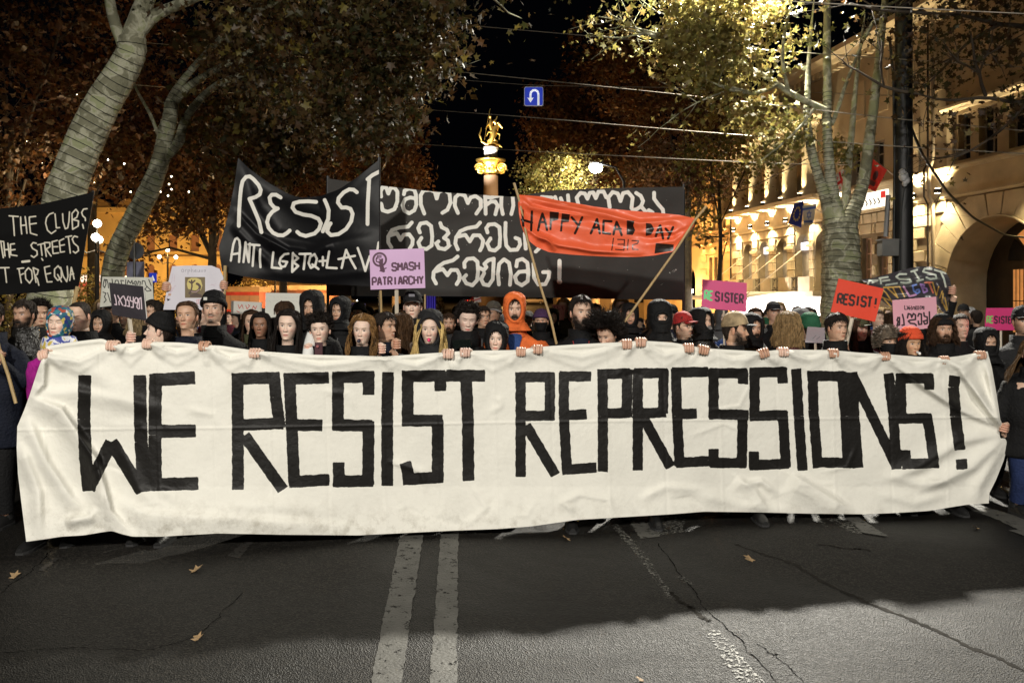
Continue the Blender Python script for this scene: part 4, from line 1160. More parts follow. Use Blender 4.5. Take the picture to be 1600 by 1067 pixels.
P3 = limb(mb, [(1322, 365, 15), (1333, 330, 11), (1345, 300, 10), (1352, 270, 9), (1358, 220, 8), (1366, 160, 7), (1373, 90, 6), (1382, 10, 5), (1390, -60, 4)], Yt + .2, 34, 12, .02, r)
P4 = limb(mb, [(1318, 350, 10), (1322, 310, 7), (1324, 270, 6), (1330, 220, 5), (1335, 150, 4), (1343, 80, 2.4), (1352, 20, 1.2)], Yt + .5, 24, 10, .02, r)
limb(mb, [(1290, 172, 5), (1262, 160, 5), (1232, 145, 4.8), (1215, 132, 4.4), (1190, 115, 3.8), (1165, 104, 3.2), (1140, 96, 2.4), (1100, 76, 2)], Yt - .3, 26, 9, .02, r)
limb(mb, [(1299, 195, 4), (1308, 175, 3.2), (1318, 140, 3), (1330, 110, 2.5), (1350, 60, 2)], Yt, 14, 8)
limb(mb, [(1272, 170, 2.4), (1250, 200, 2.0), (1215, 232, 1.6), (1190, 250, 1.2)], Yt - .5, 14, 6)
tips = []
for q, d in (((1100, 76), (-1, -.3, .3)), ((1165, 104), (-.7, -.5, .6)), ((1215, 132), (-.6, -.2, -.5)), ((1350, 60), (.4, -.2, .9)), ((1296, -60), (0, 0, 1)), ((1232, 145), (-.4, -.3, .9)), ((1140, 96), (-.9, .4, .1))):
    grow(mb, at(*q, Yt - .3), d, 1.7, .045, 2, r, tips, droop=.03)
mb.build('trunk', M_BARK, tree3, origin=b0)
mb = MB()
mb.tube(wrap_cord(PA[0][6:], PA[1][6:], .11, .008), .0052, 4, cap=False)
for Pq, k in ((P1, 26), (P2, 20), (P3, 12)): mb.tube(wrap_cord(Pq[0][3:k], Pq[1][3:k], .085, .006), .0055, 4, cap=False)
mb.build('light_string', M_CORD, tree3, origin=b0)
sp = [(1095, 60, 15.2, .75, .7, .7, 1500), (1060, 95, 15.2, .30, .5, .4, 450), (1150, 40, 15, .7, .6, .5, 900), (1110, 125, 15.3, .5, .5, .3, 620), (1160, 110, 15.5, .5, .5, .35, 420), (1180, 0, 15, .8, .7, .3, 600),
      (1080, 10, 15.2, .5, .6, .35, 500), (1190, 180, 16, .6, .6, .35, 380), (1210, 235, 16, .5, .6, .3, 330), (1150, 170, 15.5, .3, .4, .3, 160), (1240, 210, 16, .3, .5, .4, 200), (1320, 230, 16.5, .4, .5, .4, 200), (1250, 80, 15.5, .4, .5, .3, 130)]
cent = np.concatenate([blobs(sp, Yt, r, 26, .17), np.array(tips)[r.randint(0, len(tips), 800)] + r.normal(0, .16, (800, 3))])
crown(tree3, cent, .085, M_LF3, r, b0, True)

# --- tree whose trunk stands out of the frame; sparse leaves over the dark upper facade at the right
r = np.random.RandomState(13)
Yt = 13.0; b0 = at(1760, 0, Yt); b0 = (b0[0], Yt, GZ(Yt) + .12)
tree4 = empty('plane_tree', b0, 'sparse autumn boughs hanging over the dark upper facade at the right edge', 'tree', 'wrapped plane trees')
mb = MB(); limb(mb, [(1760, 660, 24), (1755, 400, 22), (1745, 200, 18), (1730, 60, 14), (1700, -40, 11), (1620, -90, 8), (1530, -80, 6)], Yt, 30, 12, .02, r)
limb(mb, [(1735, 110, 9), (1660, 60, 6), (1600, 40, 4.5), (1560, 40, 3.5), (1500, 22, 2.4), (1455, 22, 1.5)], Yt, 20, 8)
limb(mb, [(1738, 170, 7), (1660, 150, 5), (1600, 165, 3.4), (1540, 150, 2.6), (1480, 160, 2), (1430, 146, 1.2)], Yt, 20, 8)
tips = []
for q, d in (((1530, -80), (-1, 0, .1)), ((1455, 22), (-1, .2, .2)), ((1430, 146), (-1, .1, 0)), ((1560, 40), (-.6, .3, -.4)), ((1540, 150), (-.6, -.3, .5)), ((1600, 165), (-.3, .2, -.4)), ((1500, 22), (-.5, 0, .8))):
    grow(mb, at(*q, Yt), d, 1.3, .03, 2, r, tips, droop=.02)
mb.build('trunk', M_BARKD, tree4, origin=b0)
sp = [(1480, 80, 13.2, .7, .7, .5, 330), (1560, 60, 13, .6, .7, .6, 260), (1440, 130, 13.2, .35, .5, .3, 140), (1580, 170, 13, .35, .5, .22, 150), (1400, 40, 13.5, .5, .5, .4, 170), (1520, 0, 13, .8, .8, .4, 300), (1470, 200, 13.2, .2, .3, .3, 60), (1530, 180, 13, .3, .3, .15, 70)]
cent = np.concatenate([blobs(sp, Yt, r, 12, .2), np.array(tips)[r.randint(0, len(tips), 330)] + r.normal(0, .2, (330, 3))])
crown(tree4, cent, .07, M_LF1, r, b0, True)

# --- background trees
def bg_tree(name, label, px, Y, trunk_px, spec, m, size, seed, bark=M_BARKD, group='trees lining the avenue'):
    r = np.random.RandomState(seed)
    q = at(px, 0, Y); base = (q[0], Y, float(ground_z(0, Y)) + .02)
    t = empty(name, base, label, 'tree', group)
    mb = MB(); gp = HOR + (H - base[2]) / Y * F
    P, R_ = limb(mb, [(px, gp + 4, trunk_px * 1.2)] + [(px + r.uniform(-3, 3), gp - (gp - spec[0][1]) * f, trunk_px * (1.1 - f * .6)) for f in (.3, .6, .9)], Y, 14, 9)
    tips = []
    for s_ in spec:
        c = np.array(at(s_[0], s_[1], s_[2])); st = P[-4] if s_[1] < P_y(P[-1], Y) else P[-7]
        mid = (st + c) / 2 + r.normal(0, .3, 3); mid[2] += .3
        mb.tube([st, mid, c], [R_[-4] * .5, R_[-4] * .35, .04], 6, cap=False)
        for k in range(5):
            grow(mb, mid + (c - mid) * r.rand(), (c - mid) + r.normal(0, 2.0, 3), max(s_[3], s_[5]) * .9, R_[-1] * .2, 1, r, tips, nseg=3, sides=4)
    mb.build('trunk', bark, t, origin=base)
    crown(t, blobs(spec, Y, r, 36, size * 3.6), size, m, r, base)
    return t
def P_y(p, Y): return HOR - (p[2] - H) / Y * F
# left of the avenue
bg_tree('park_tree', 'dark tree at the far left edge behind the leaning trunk', 15, 24, 8, [(10, 150, 24, 3.0, 2, 2.6, 2600), (90, 60, 24, 2.5, 2, 2.0, 1800), (40, 280, 24, 2.0, 2, 1.2, 2200)], M_LF2, .10, 21)
bg_tree('park_tree', 'rust coloured tree between the two wrapped trunks', 145, 30, 8, [(150, 170, 30, 2.4, 2, 2.6, 2600), (190, 250, 30, 2.6, 2, 1.4, 2600), (230, 90, 30, 3, 2, 2.4, 2000)], M_LF2, .11, 22)
bg_tree('park_tree', 'rust tree right of the second wrapped trunk, glowing from below', 330, 30, 8, [(320, 230, 30, 2.6, 2, 1.8, 3600), (300, 305, 30, 2.0, 1.6, .8, 2000), (250, 350, 30, .9, 1, .4, 500), (330, 345, 30, .7, .8, .3, 350), (205, 400, 30, .4, .6, .6, 250), (360, 130, 30, 3, 2, 2.4, 2400)], M_LF2, .11, 23)
bg_tree('park_tree', 'tall dark tree behind the RESIST banner', 440, 34, 7, [(430, 230, 34, 2.6, 2, 1.8, 3000), (470, 120, 34, 3.2, 2, 2.8, 2600), (450, 290, 34, 2.8, 2, 1.0, 2200)], M_LF2, .12, 24)
bg_tree('park_tree', 'russet tree at the left side of the dark avenue gap', 540, 42, 7, [(570, 240, 42, 2.4, 2, 2.2, 3400), (530, 130, 42, 3.4, 2, 3.0, 2400), (600, 290, 42, 1.9, 1.6, 1.2, 1800), (615, 215, 42, 1.4, 1.4, 1.2, 1300)], M_LF2, .13, 25)
bg_tree('park_tree', 'distant russet tree just left of the monument column', 620, 55, 7, [(620, 270, 55, 1.8, 2, 2.0, 2200), (600, 200, 55, 2.6, 2, 2.6, 2200)], M_LF2, .15, 26)
# right of the avenue
bg_tree('park_tree', 'big dark brown tree just right of the monument', 930, 52, 8, [(900, 240, 52, 3.2, 2.4, 2.6, 4200), (960, 150, 52, 4.2, 2.6, 3.6, 3600), (870, 180, 52, 2.0, 2, 2.2, 1800), (940, 80, 52, 2.6, 2, 2.0, 1300), (970, 280, 52, 3.4, 2.4, 1.6, 3400)], M_LF2, .15, 31)
bg_tree('park_tree', 'yellow lit tree round the white street lamp', 880, 37, 6, [(862, 268, 37, 1.5, 1.3, .8, 1700), (905, 258, 38, 1.5, 1.2, .7, 900), (850, 295, 37, 1.3, 1.2, .6, 1100), (920, 300, 38, 1.6, 1.2, .6, 900)], M_LF3, .085, 32)
bg_tree('park_tree', 'rusty tree in front of the ochre building', 1075, 42, 8, [(1060, 220, 42, 3.2, 2.2, 2.6, 4000), (1100, 290, 42, 1.6, 1.4, 1.0, 1300), (1030, 270, 42, 2.2, 2, 1.2, 2200), (1010, 120, 42, 3.0, 2, 2.4, 2400), (1130, 180, 42, 2.0, 1.6, 1.8, 1500)], M_LF2, .12, 33)
bg_tree('street_tree', 'half bare tree with loose olive sprays before the round columns', 1125, 28, 4, [(1110, 250, 28, 1.1, 1, .8, 700), (1095, 320, 28, .5, .6, .8, 260), (1165, 265, 27, .8, .8, .35, 330), (1140, 195, 28, 1.2, 1, .7, 700), (1100, 370, 28, .3, .4, .5, 70)], M_LF3, .085, 34)
# shrubs low at the left
for px, Y, w_, lab in ((255, 40, 1.3, 'round dark shrub left of the orpheus placard'), (120, 26, .9, 'dark shrub under the CLUBS banner'), (20, 20, 1.6, 'mottled ivy bush at the left edge behind the bearded man'), (390, 48, 1.6, 'dark hedge bush behind the small red lettered placard')):
    r = np.random.RandomState(int(px)); q = at(px, 0, Y); base = (q[0], Y, GZ(Y) + .1)
    t = empty('shrub', base, lab, 'shrub'); mb = MB(); tips = []
    for k in range(6): grow(mb, (q[0], Y, GZ(Y) + .1), r.normal(0, .6, 3) + np.array([0, 0, 1.2]), 1.0, .04, 1, r, tips, nseg=3, sides=4)
    mb.build('stem', M_BARKD, t, origin=base)
    v = r.normal(size=(1500, 3)); v /= np.linalg.norm(v, axis=1, keepdims=True); v *= r.rand(1500, 1) ** .4
    crown(t, np.array([q[0], Y, 1.5]) + v * np.array([w_, w_, 1.3]) + r.normal(0, .1, (1500, 3)), .06, M_LF3, r, base)

# warm park lamps among the left trees
M_GLOBE = mat('lamp_globe', (1, 1, 1), .4, emit=(1, .92, .78), estr=7)
def park_lamp(px, py, Y, label, n=5, power=300, col=(1, .78, .45), globe=.125):
    q = at(px, py, Y); base = (q[0], Y, GZ(Y) + .1)
    e = empty('street_lamp', base, label, 'street lamp', 'globe lamps in the park')
    mb = MB(); mb.lathe((q[0], Y, GZ(Y) + .1), [(.22, 0), (.2, .3), (.09, .5), (.07, 1.4)] + [(a_, q[2] - GZ(Y) - b_) for a_, b_ in ((.06, .6), (.1, .55), (.05, .4), (.01, .2))], 12)
    for k in range(n - 1):
        a = k / (n - 1) * 6.283 + .4
        mb.tube([(q[0], Y, q[2] - .75), (q[0] + .3 * math.cos(a), Y + .3 * math.sin(a), q[2] - .85), (q[0] + .5 * math.cos(a), Y + .5 * math.sin(a), q[2] - .55)], .03, 6)
    mb.build('post', M_METAL, e, origin=base)
    pos = [(q[0], Y, q[2] + .05)] + [(q[0] + .5 * math.cos(k / (n - 1) * 6.283 + .4), Y + .5 * math.sin(k / (n - 1) * 6.283 + .4), q[2] - .4) for k in range(n - 1)]
    for p in pos:
        mb = MB(); mb.lathe(p, [(.01, -globe), (globe * .7, -globe * .7), (globe, 0), (globe * .7, globe * .7), (.01, globe)], 12); mb.build('globe', M_GLOBE, e, origin=base)
    lamp('park_light', 'POINT', (q[0], Y - .9, q[2] + .2), power, col, .2)
park_lamp(152, 352, 24, 'lit cluster of white globes on a dark post left of the bent trunk', 5, 500)
park_lamp(139, 262, 40, 'small bright globe lamp high between the wrapped trunks', 1, 500, AMBER, .13)
park_lamp(262, 392, 52, 'distant globe lamp left of the orpheus placard', 3, 900, AMBER)
park_lamp(430, 400, 50, 'distant globe lamp hidden behind the RESIST banner', 3, 1100, AMBER)
for (px, py, Y, pw) in ((60, 420, 33, 420), (230, 400, 36, 600), (330, 380, 36, 600), (400, 400, 42, 600), (520, 400, 50, 900), (610, 390, 52, 1900), (960, 400, 50, 3400), (1040, 390, 50, 600), (880, 380, 55, 1800)):
    q = at(px, py, Y); lamp('park_light', 'POINT', (q[0], Y, 1.4), pw * .7, AMBER, .3)
    mb = MB(); mb.lathe((q[0], Y, GZ(Y) + .1), [(.1, 0), (.1, 1.2), (.16, 1.25), (.16, 1.45), (.01, 1.5)], 10); tag(mb.build('bollard_lamp', M_GLOBE if False else M_METAL, origin=(q[0], Y, GZ(Y) + .1)), 'low dark lamp bollard under the avenue trees ' + {60: 'at the far left', 230: 'below the round sign', 330: 'behind the orpheus sheet', 400: 'behind the RESIST banner', 520: 'left of the lilac placard', 610: 'behind the lilac placard', 960: 'behind the orange banner', 1040: 'left of the dark archway', 880: 'below the white street lamp'}[px], 'lamp', 'low lamp bollards')
# fairy lights twinkling among the left leaves
mb = MB(); rr_ = np.random.RandomState(3)
for px, py in [(42, 222), (48, 224), (60, 226), (135, 228), (148, 226), (112, 232), (68, 256), (170, 250), (196, 256), (268, 276), (266, 288), (268, 296), (262, 306), (296, 300), (250, 300), (214, 300), (150, 285), (27, 262), (122, 148), (126, 150), (205, 300)]:
    mb.ball(at(px + rr_.uniform(-2, 2), py, 26), .028, 6, 5)
tag(mb.build('fairy_lights', mat('fairy_glow', (1, 1, 1), .4, emit=(1, .85, .6), estr=9), origin=at(120, 250, 26)), 'tiny white fairy lights scattered in the left trees', 'string lights')

# ------------------------------------------------------------------ street lamp right of the monument (seen lit) and the tall lamp pole
def arm_lamp(px, py, Y, label, poleX, glow_r, power, col):
    q = at(px, py, Y); base = (poleX, Y, GZ(Y) + .1)
    e = empty('street_lamp', base, label, 'street lamp')
    mb = MB(); mb.tube([(poleX, Y, GZ(Y) + .1), (poleX, Y, q[2] - .6), (poleX + (q[0] - poleX) * .3, Y, q[2] + .05), (q[0] + .1 * np.sign(poleX - q[0]), Y, q[2] + .22)], [.10, .07, .05, .045], 10)
    mb.build('pole', M_METAL, e, origin=base)
    mb = MB(); mb.box((q[0], Y, q[2] + .2), (.62, .3, .12)); mb.build('lamp_head', M_METAL, e, origin=base)
    mb = MB(); mb.ball((q[0], Y, q[2] + .02), (glow_r, glow_r * .8, glow_r * .8), 14, 10); mb.build('lamp_lens', mat('lamp_lens_glow', (1, 1, 1), .4, emit=(1, .95, .8), estr=60), e, origin=base)
    return e
arm_lamp(931, 263, 35.5, 'blazing white street lamp among the leaves right of the monument', at(975, 0, 35.5)[0], .30, 0, WARMW)
q = at(931, 263, 35.5); lamp('street_light', 'SPOT', (q[0] - .1, 35.0, q[2] - .2), 2000, (1, .92, .66), .2, aim=(q[0] - 1.2, 39, q[2] - 2), spot=150, blend=.5)
q = Vector((5.15, 15.0, 9.35))
e = empty('street_lamp', (7.9, 15.0, .12), 'street lamp on a bracket above the frame, fixed to the black pole', 'street lamp')
mb = MB(); mb.tube([(7.62, 15.6, 8.6), (7.2, 15.8, 9.2), (6.2, 15.9, 9.45), (5.4, 16, 9.5)], [.06, .05, .045, .04], 10); mb.build('bracket', M_METAL, e, origin=(7.9, 15, .12))
mb = MB(); mb.box((5.15, 16, 9.5), (.8, .34, .14)); mb.build('lamp_head', M_METAL, e, origin=(7.9, 15, .12))
mb = MB(); mb.box((5.15, 16, 9.42), (.5, .24, .02)); mb.build('lamp_lens', M_LAMPW, e, origin=(7.9, 15, .12))
for (X, Y, Z) in ((-2.6, -5.5, 6.9), (5.2, -7.5, 7.9)):
    e = empty('street_lamp', (X * 1.2, Y, 0.0), 'street lamp pole standing behind the photographer', 'street lamp', 'street lamps behind the camera')
    mb = MB(); mb.tube([(X * 1.2, Y, 0), (X * 1.2, Y, Z), (X, Y, Z + .1)], [.1, .06, .04], 10); mb.build('pole', M_METAL, e, origin=(X * 1.2, Y, 0))
    mb = MB(); mb.box((X, Y, Z + .1), (.6, .3, .12)); mb.build('lamp_head', M_METAL, e, origin=(X * 1.2, Y, 0))

# dark tram pole with its box and cables
Yp = 15.6; base = (at(1411, 0, Yp)[0], Yp, GZ(Yp) + .12)
e = empty('tram_pole', base, 'thick black pole in front of the stone building with boxes strapped on it', 'pole')
mb = MB(); top = at(1408, -90, Yp)[2]
mb.tube([(base[0], Yp, GZ(Yp) + .12), (base[0], Yp, 4), (base[0] + .02, Yp, top)], [.20, .175, .15], 14); mb.build('pole', mat('black_pole', (.012, .012, .012), .5), e, origin=base)
mb = MB(); mb.tube([at(1396, 440, Yp), at(1398, 250, Yp), at(1396, 120, Yp), at(1390, 60, Yp)], .03, 6); mb.tube([at(1404, 430, Yp - .2), at(1408, 330, Yp - .25), at(1420, 240, Yp - .2), at(1412, 120, Yp - .2)], .012, 5); mb.build('cable', M_CORD, e, origin=base)
mb = MB(); c = at(1388, 388, Yp - .1); mb.box(c, (.34, .22, .30)); mb.box(c + Vector((0, 0, .16)), (.38, .26, .03)); mb.build('switch_box', mat('grey_box', (.16, .16, .15), .6), e, origin=base)
mb = MB(); mb.tube([at(1384, 370, Yp), at(1388, 305, Yp)], .05, 4); mb.build('grey_duct', mat('grey_duct', (.2, .2, .2), .5), e, origin=base)
mb = MB()
for dx, dz, rr_ in ((0, 0, .09), (.05, -.07, .07), (-.03, .08, .06), (.02, -.14, .05)): 
    c = at(1412, 276, Yp - .28); mb.ball((c[0] + dx, c[1], c[2] + dz), (rr_, rr_, rr_ * 1.2), 9, 7)
mb.build('white_bundle', mat('white_plastic_bundle', (.5, .5, .5), .5, bump=1, bscale=30), e, origin=base)

# overhead wires
M_WIRE = mat('contact_wire', (.30, .27, .22), .4, .5)
def wire(label, pts, r_=.0105, m=M_WIRE):
    P = [at(*p) for p in pts]; Q, R_ = smooth_path(P, [r_] * len(P), 60)
    mb = MB(); mb.tube(Q, R_, 5); tag(mb.build('overhead_wire', m, origin=tuple(Q[0])), label, 'wire', 'overhead wires over the street')
wire('uppermost overhead wire crossing from the sky gap into the lit leaves', [(-200, -60, 26), (300, 0, 22), (707, 38, 20), (1050, 68, 17), (1300, 86, 15.5), (1700, 112, 13)])
wire('overhead wire above the blue U-turn sign', [(-200, 30, 30), (400, 82, 23), (640, 105, 20), (850, 126, 18), (1060, 148, 16.5), (1400, 186, 15), (1700, 214, 13)])
wire('thin wire that carries the blue U-turn sign', [(300, 95, 29), (600, 116, 26), (834, 134, 25), (1100, 138, 23), (1400, 150, 20)], .009)
wire('overhead wire between the U-turn sign and the monument top', [(-200, 100, 30), (300, 140, 24), (620, 168, 20), (834, 184, 18.5), (1100, 207, 17), (1400, 229, 15.5), (1700, 246, 14)])
wire('lowest overhead wire behind the gilded capital', [(400, 208, 24), (600, 222, 22), (820, 236, 20), (1050, 248, 18.5), (1215, 256, 17.5), (1330, 258, 16)])
wire('bright wire crossing the top right corner', [(900, -60, 12), (1190, 0, 11), (1400, 12, 10.5), (1620, 23, 10), (1800, 28, 9.5)], .008)
wire('slack black cable running down from the pole over the arched doorway', [(1418, 186, 16), (1440, 240, 17), (1480, 300, 19), (1520, 340, 21), (1570, 368, 23), (1640, 375, 25)], .03, M_CORD)
wire('thin slanting wire along the round columns', [(1050, 330, 26), (1120, 312, 24), (1180, 290, 22), (1250, 255, 19), (1300, 225, 17)], .012, M_CORD)
# U-turn sign
Ys = 25.0; c = at(834, 151, Ys)
sg = empty('u_turn_sign', (c[0], Ys, c[2]), 'square blue U-turn sign with white arrow hanging from a wire', 'road sign')
Lq = 30 / F * Ys / 2
def rnd_rect(hw, rr_, y, cx_, cz_):
    pts = []
    for sx, sz, a0 in ((1, 1, 0), (-1, 1, 90), (-1, -1, 180), (1, -1, 270)):
        for k in range(5): a = math.radians(a0 + 22.5 * k); pts.append((cx_ + sx * (hw - rr_) + rr_ * math.cos(a), y, cz_ + sz * (hw - rr_) + rr_ * math.sin(a)))
    return pts
o0 = (c[0], Ys, c[2])
mb = MB(); mb.prism(rnd_rect(Lq, .06, Ys, c[0], c[2]), (0, .03, 0)); mb.build('panel', mat('sign_white', (.55, .58, .65), .5, emit=(.8, .85, 1), estr=.05), sg, origin=o0)
mb = MB(); mb.prism(rnd_rect(Lq * .93, .05, Ys - .006, c[0], c[2]), (0, .004, 0)); mb.build('blue_field', mat('sign_blue', (.008, .03, .42), .5, emit=(.02, .08, 1), estr=.22, var=.03), sg, origin=o0)
mb = MB()
def sp_(x, z): return (c[0] + x * Lq, Ys - .012, c[2] + z * Lq)
for a, b_ in zip([(.48, -.9), (.48, .25), (.40, .5), (.18, .64), (-.08, .62), (-.28, .45), (-.34, .2), (-.34, -.2)][:-1], [(.48, .25), (.40, .5), (.18, .64), (-.08, .62), (-.28, .45), (-.34, .2), (-.34, -.2)]):
    A, B = np.array(sp_(*a)), np.array(sp_(*b_)); d = (B - A) / np.linalg.norm(B - A); n_ = np.array([-d[2], 0, d[0]]) * .11 * Lq; e_ = d * .03 * Lq
    mb.prism([A + n_ - e_, B + n_ + e_, B - n_ + e_, A - n_ - e_], (0, .005, 0))
mb.prism([sp_(-.34, -.66), sp_(-.68, -.12), sp_(-.34, -.22), sp_(0, -.12)], (0, .005, 0)); mb.build('arrow', mat('sign_arrow_white', (.7, .7, .75), .5, emit=(.9, .92, 1), estr=.4), sg, origin=o0)
mb = MB(); mb.tube([(c[0], Ys + .01, c[2] + Lq), (c[0], Ys, at(834, 134, 25)[2])], .012, 5); mb.tube([(c[0] - .04, Ys, c[2] + Lq + .05), (c[0] + .04, Ys, c[2] + Lq + .05)], .012, 5); mb.build('hanger', M_METAL, sg, origin=o0)

# back of a round sign with a pale panel under it, left
Yr = 20.0; c = at(210, 392, Yr); base = (c[0], Yr, GZ(Yr) + .1)
sg = empty('road_sign', base, 'round road sign seen from the back above a pale rectangular panel', 'road sign')
mb = MB(); mb.tube([(c[0], Yr, GZ(Yr) + .1), (c[0], Yr, c[2] + .25)], .035, 8); mb.build('post', mat('galvanised', (.25, .25, .24), .5, .5), sg, origin=base)
mb = MB(); mb.tube([(c[0], Yr + .04, c[2]), (c[0], Yr + .07, c[2])], 13.5 / F * Yr, 24); mb.build('round_panel', mat('sign_back_grey', (.13, .14, .16), .6), sg, origin=base)
c2 = at(210, 424, Yr); mb = MB(); mb.box((c2[0], Yr + .06, c2[2]), (27 / F * Yr, .03, 30 / F * Yr)); mb.build('panel', mat('sign_back_lilac', (.33, .34, .48), .6), sg, origin=base)
# pedestrian crossing sign, small blue
Yr = 30; c = at(239, 434, Yr); base = (c[0], Yr, GZ(Yr) + .1)
sg = empty('crossing_sign', base, 'small blue pedestrian sign behind the white lettered placard', 'road sign')
mb = MB(); mb.tube([(c[0], Yr + .03, GZ(Yr) + .1), (c[0], Yr + .03, c[2])], .03, 6); mb.build('post', M_METAL, sg, origin=base)
mb = MB(); mb.box(c, (.28, .03, .36)); mb.build('panel', mat('sign_blue', (.01, .03, .3), .5), sg, origin=base)
mb = MB(); mb.prism([c + Vector((-.09, -.02, -.12)), c + Vector((.09, -.02, -.12)), c + Vector((0, -.02, .1))], (0, -.004, 0)); mb.build('triangle', mat('sign_arrow_white', (.7, .7, .7)), sg, origin=base)
# kiosk with white strip lights behind the CLUBS banner and a low red and white kiosk
for (pxa, pxb, pz, Yk, lab, cm) in ((108, 180, 430, 34, 'low kiosk with a white lit fascia left of the bent trunk', (.25, .03, .03)), (345, 405, 448, 46, 'red kiosk far behind the small placards', (.35, .03, .02)), (420, 520, 446, 52, 'dim kiosk behind the blank white placard', (.20, .08, .04))):
    xa, xb = at(pxa, 0, Yk)[0], at(pxb, 0, Yk)[0]; zt = at(0, pz, Yk)[2]; base = ((xa + xb) / 2, Yk, GZ(Yk) + .1)
    e = empty('kiosk', base, lab, 'kiosk')
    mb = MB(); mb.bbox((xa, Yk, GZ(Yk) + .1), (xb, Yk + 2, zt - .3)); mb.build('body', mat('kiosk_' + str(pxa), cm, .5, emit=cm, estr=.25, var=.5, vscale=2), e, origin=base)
    mb = MB(); mb.bbox((xa - .1, Yk - .3, zt - .3), (xb + .1, Yk + 2, zt)); mb.build('fascia', mat('kiosk_fascia', (.7, .65, .6), .5, emit=(1, .85, .75), estr=.9) if pxa == 108 else mat('kiosk_fascia_dim', (.4, .3, .2), .5), e, origin=base)
    for k in range(4):
        x = xa + (xb - xa) * (k + .5) / 4; mb = MB(); mb.bbox((x - .3, Yk - .03, 1.0), (x + .3, Yk - .01, zt - .5)); mb.build('window', mat('kiosk_window', (.2, .1, .05), .3, emit=(1, .5, .2), estr=.5 if k % 2 else .15), e, origin=base)

# ------------------------------------------------------------------ flags on the stone building
def flag(name, label, px0, py0, pxe, pye, quad, Y, base, layers_fn, seed):
    e = empty(name, at(px0, py0, Y), label, 'flag', 'flags on the stone building')
    o0 = tuple(at(px0, py0, Y))
    mb = MB(); mb.tube([at(px0, py0, Y), at(pxe, pye, Y + .4)], .025, 7); mb.build('pole', M_WOODW, e, origin=o0)
    nx, ny = 50, 50
    (a, b_, c_, d) = quad
    PX, PY = coons([a, b_], [d, c_], [a, d], [b_, c_], nx, ny)
    YY = Y - .02 + .12 * noise2(PX * .16, PY * .05, seed, 2)
    P = np.stack([(PX - 800) / F * YY, YY, H - (PY - HOR) / F * YY], -1)
    attrs, lay = {}, []
    for i, (col, fn) in enumerate(layers_fn):
        u = np.linspace(0, 1, nx)[None] + 0 * PX; v = np.linspace(0, 1, ny)[:, None] + 0 * PX
        attrs['p%d' % i] = fn(u, v).ravel() * 8; lay.append(('p%d' % i, col))
    mb = MB(); mb.grid(P); mb.build('cloth', paint_mat(name + '_cloth_%d' % seed, base, .8, lay, edge=.2), e, origin=o0, attrs=attrs)
star = lambda cu, cv, rr_: (lambda u, v: np.hypot(u - cu, v - cv) - rr_)
def eu(u, v):
    d = np.full(u.shape, 9.0)
    for k in range(12): d = np.minimum(d, np.hypot(u - .5 - .27 * math.cos(k * math.pi / 6), v - .5 - .27 * math.sin(k * math.pi / 6)) - .045)
    return d
def cross(u, v):
    d = np.minimum(np.abs(u - .5) - .09, np.abs(v - .5) - .09)
    for a in (.22, .78):
        for b_ in (.22, .78): d = np.minimum(d, np.minimum(np.maximum(np.abs(u - a) - .10, np.abs(v - b_) - .025), np.maximum(np.abs(u - a) - .025, np.abs(v - b_) - .10)))
    return d
def hexa(u, v):
    d = np.minimum(np.abs(v - .18) - .06, np.abs(v - .82) - .06)
    for off in (0, math.pi):
        pts = [(.5 + .2 * math.sin(off + k * 2.094), .5 + .2 * math.cos(off + k * 2.094)) for k in range(4)]
        for (x0, y0), (x1, y1) in zip(pts[:-1], pts[1:]):
            t = np.clip(((u - x0) * (x1 - x0) + (v - y0) * (y1 - y0)) / ((x1 - x0) ** 2 + (y1 - y0) ** 2), 0, 1)
            d = np.minimum(d, np.hypot(u - x0 - t * (x1 - x0), v - y0 - t * (y1 - y0)) - .025)
    return d
flag('flag', 'blue flag with a ring of yellow stars hanging off the ledge', 1222, 346, 1246, 362, [(1241, 318), (1256, 314), (1252, 356), (1232, 349)], 34, (.015, .03, .30), [((.8, .6, .05), eu)], 41)
flag('flag', 'white flag with blue six-pointed star beside the starry blue flag', 1292, 338, 1276, 328, [(1254, 322), (1276, 318), (1270, 352), (1256, 352)], 33.5, (.62, .62, .60), [((.03, .10, .5), hexa)], 42)
flag('flag', 'white flag with red cross behind the forked stems', 1334, 312, 1322, 290, [(1303, 276), (1320, 262), (1328, 292), (1310, 302)], 31, (.6, .58, .52), [((.55, .02, .02), cross)], 43)
flag('flag', 'big red flag with a dark round emblem on a slanting staff beside the black pole', 1400, 277, 1366, 250, [(1364, 249), (1386, 266), (1368, 300), (1350, 292)], 29, (.62, .035, .02), [((.06, .02, .02), lambda u, v: np.minimum(np.hypot((u - .5) * 1.2, v - .45) - .20, np.maximum(np.abs(u - .5) - .22, np.abs(v - .75) - .10))), ], 44)
lamp('flag_light', 'SPOT', at(1330, 330, 26), 160, (1, .9, .75), .1, aim=at(1362, 270, 30), spot=60, blend=.8)

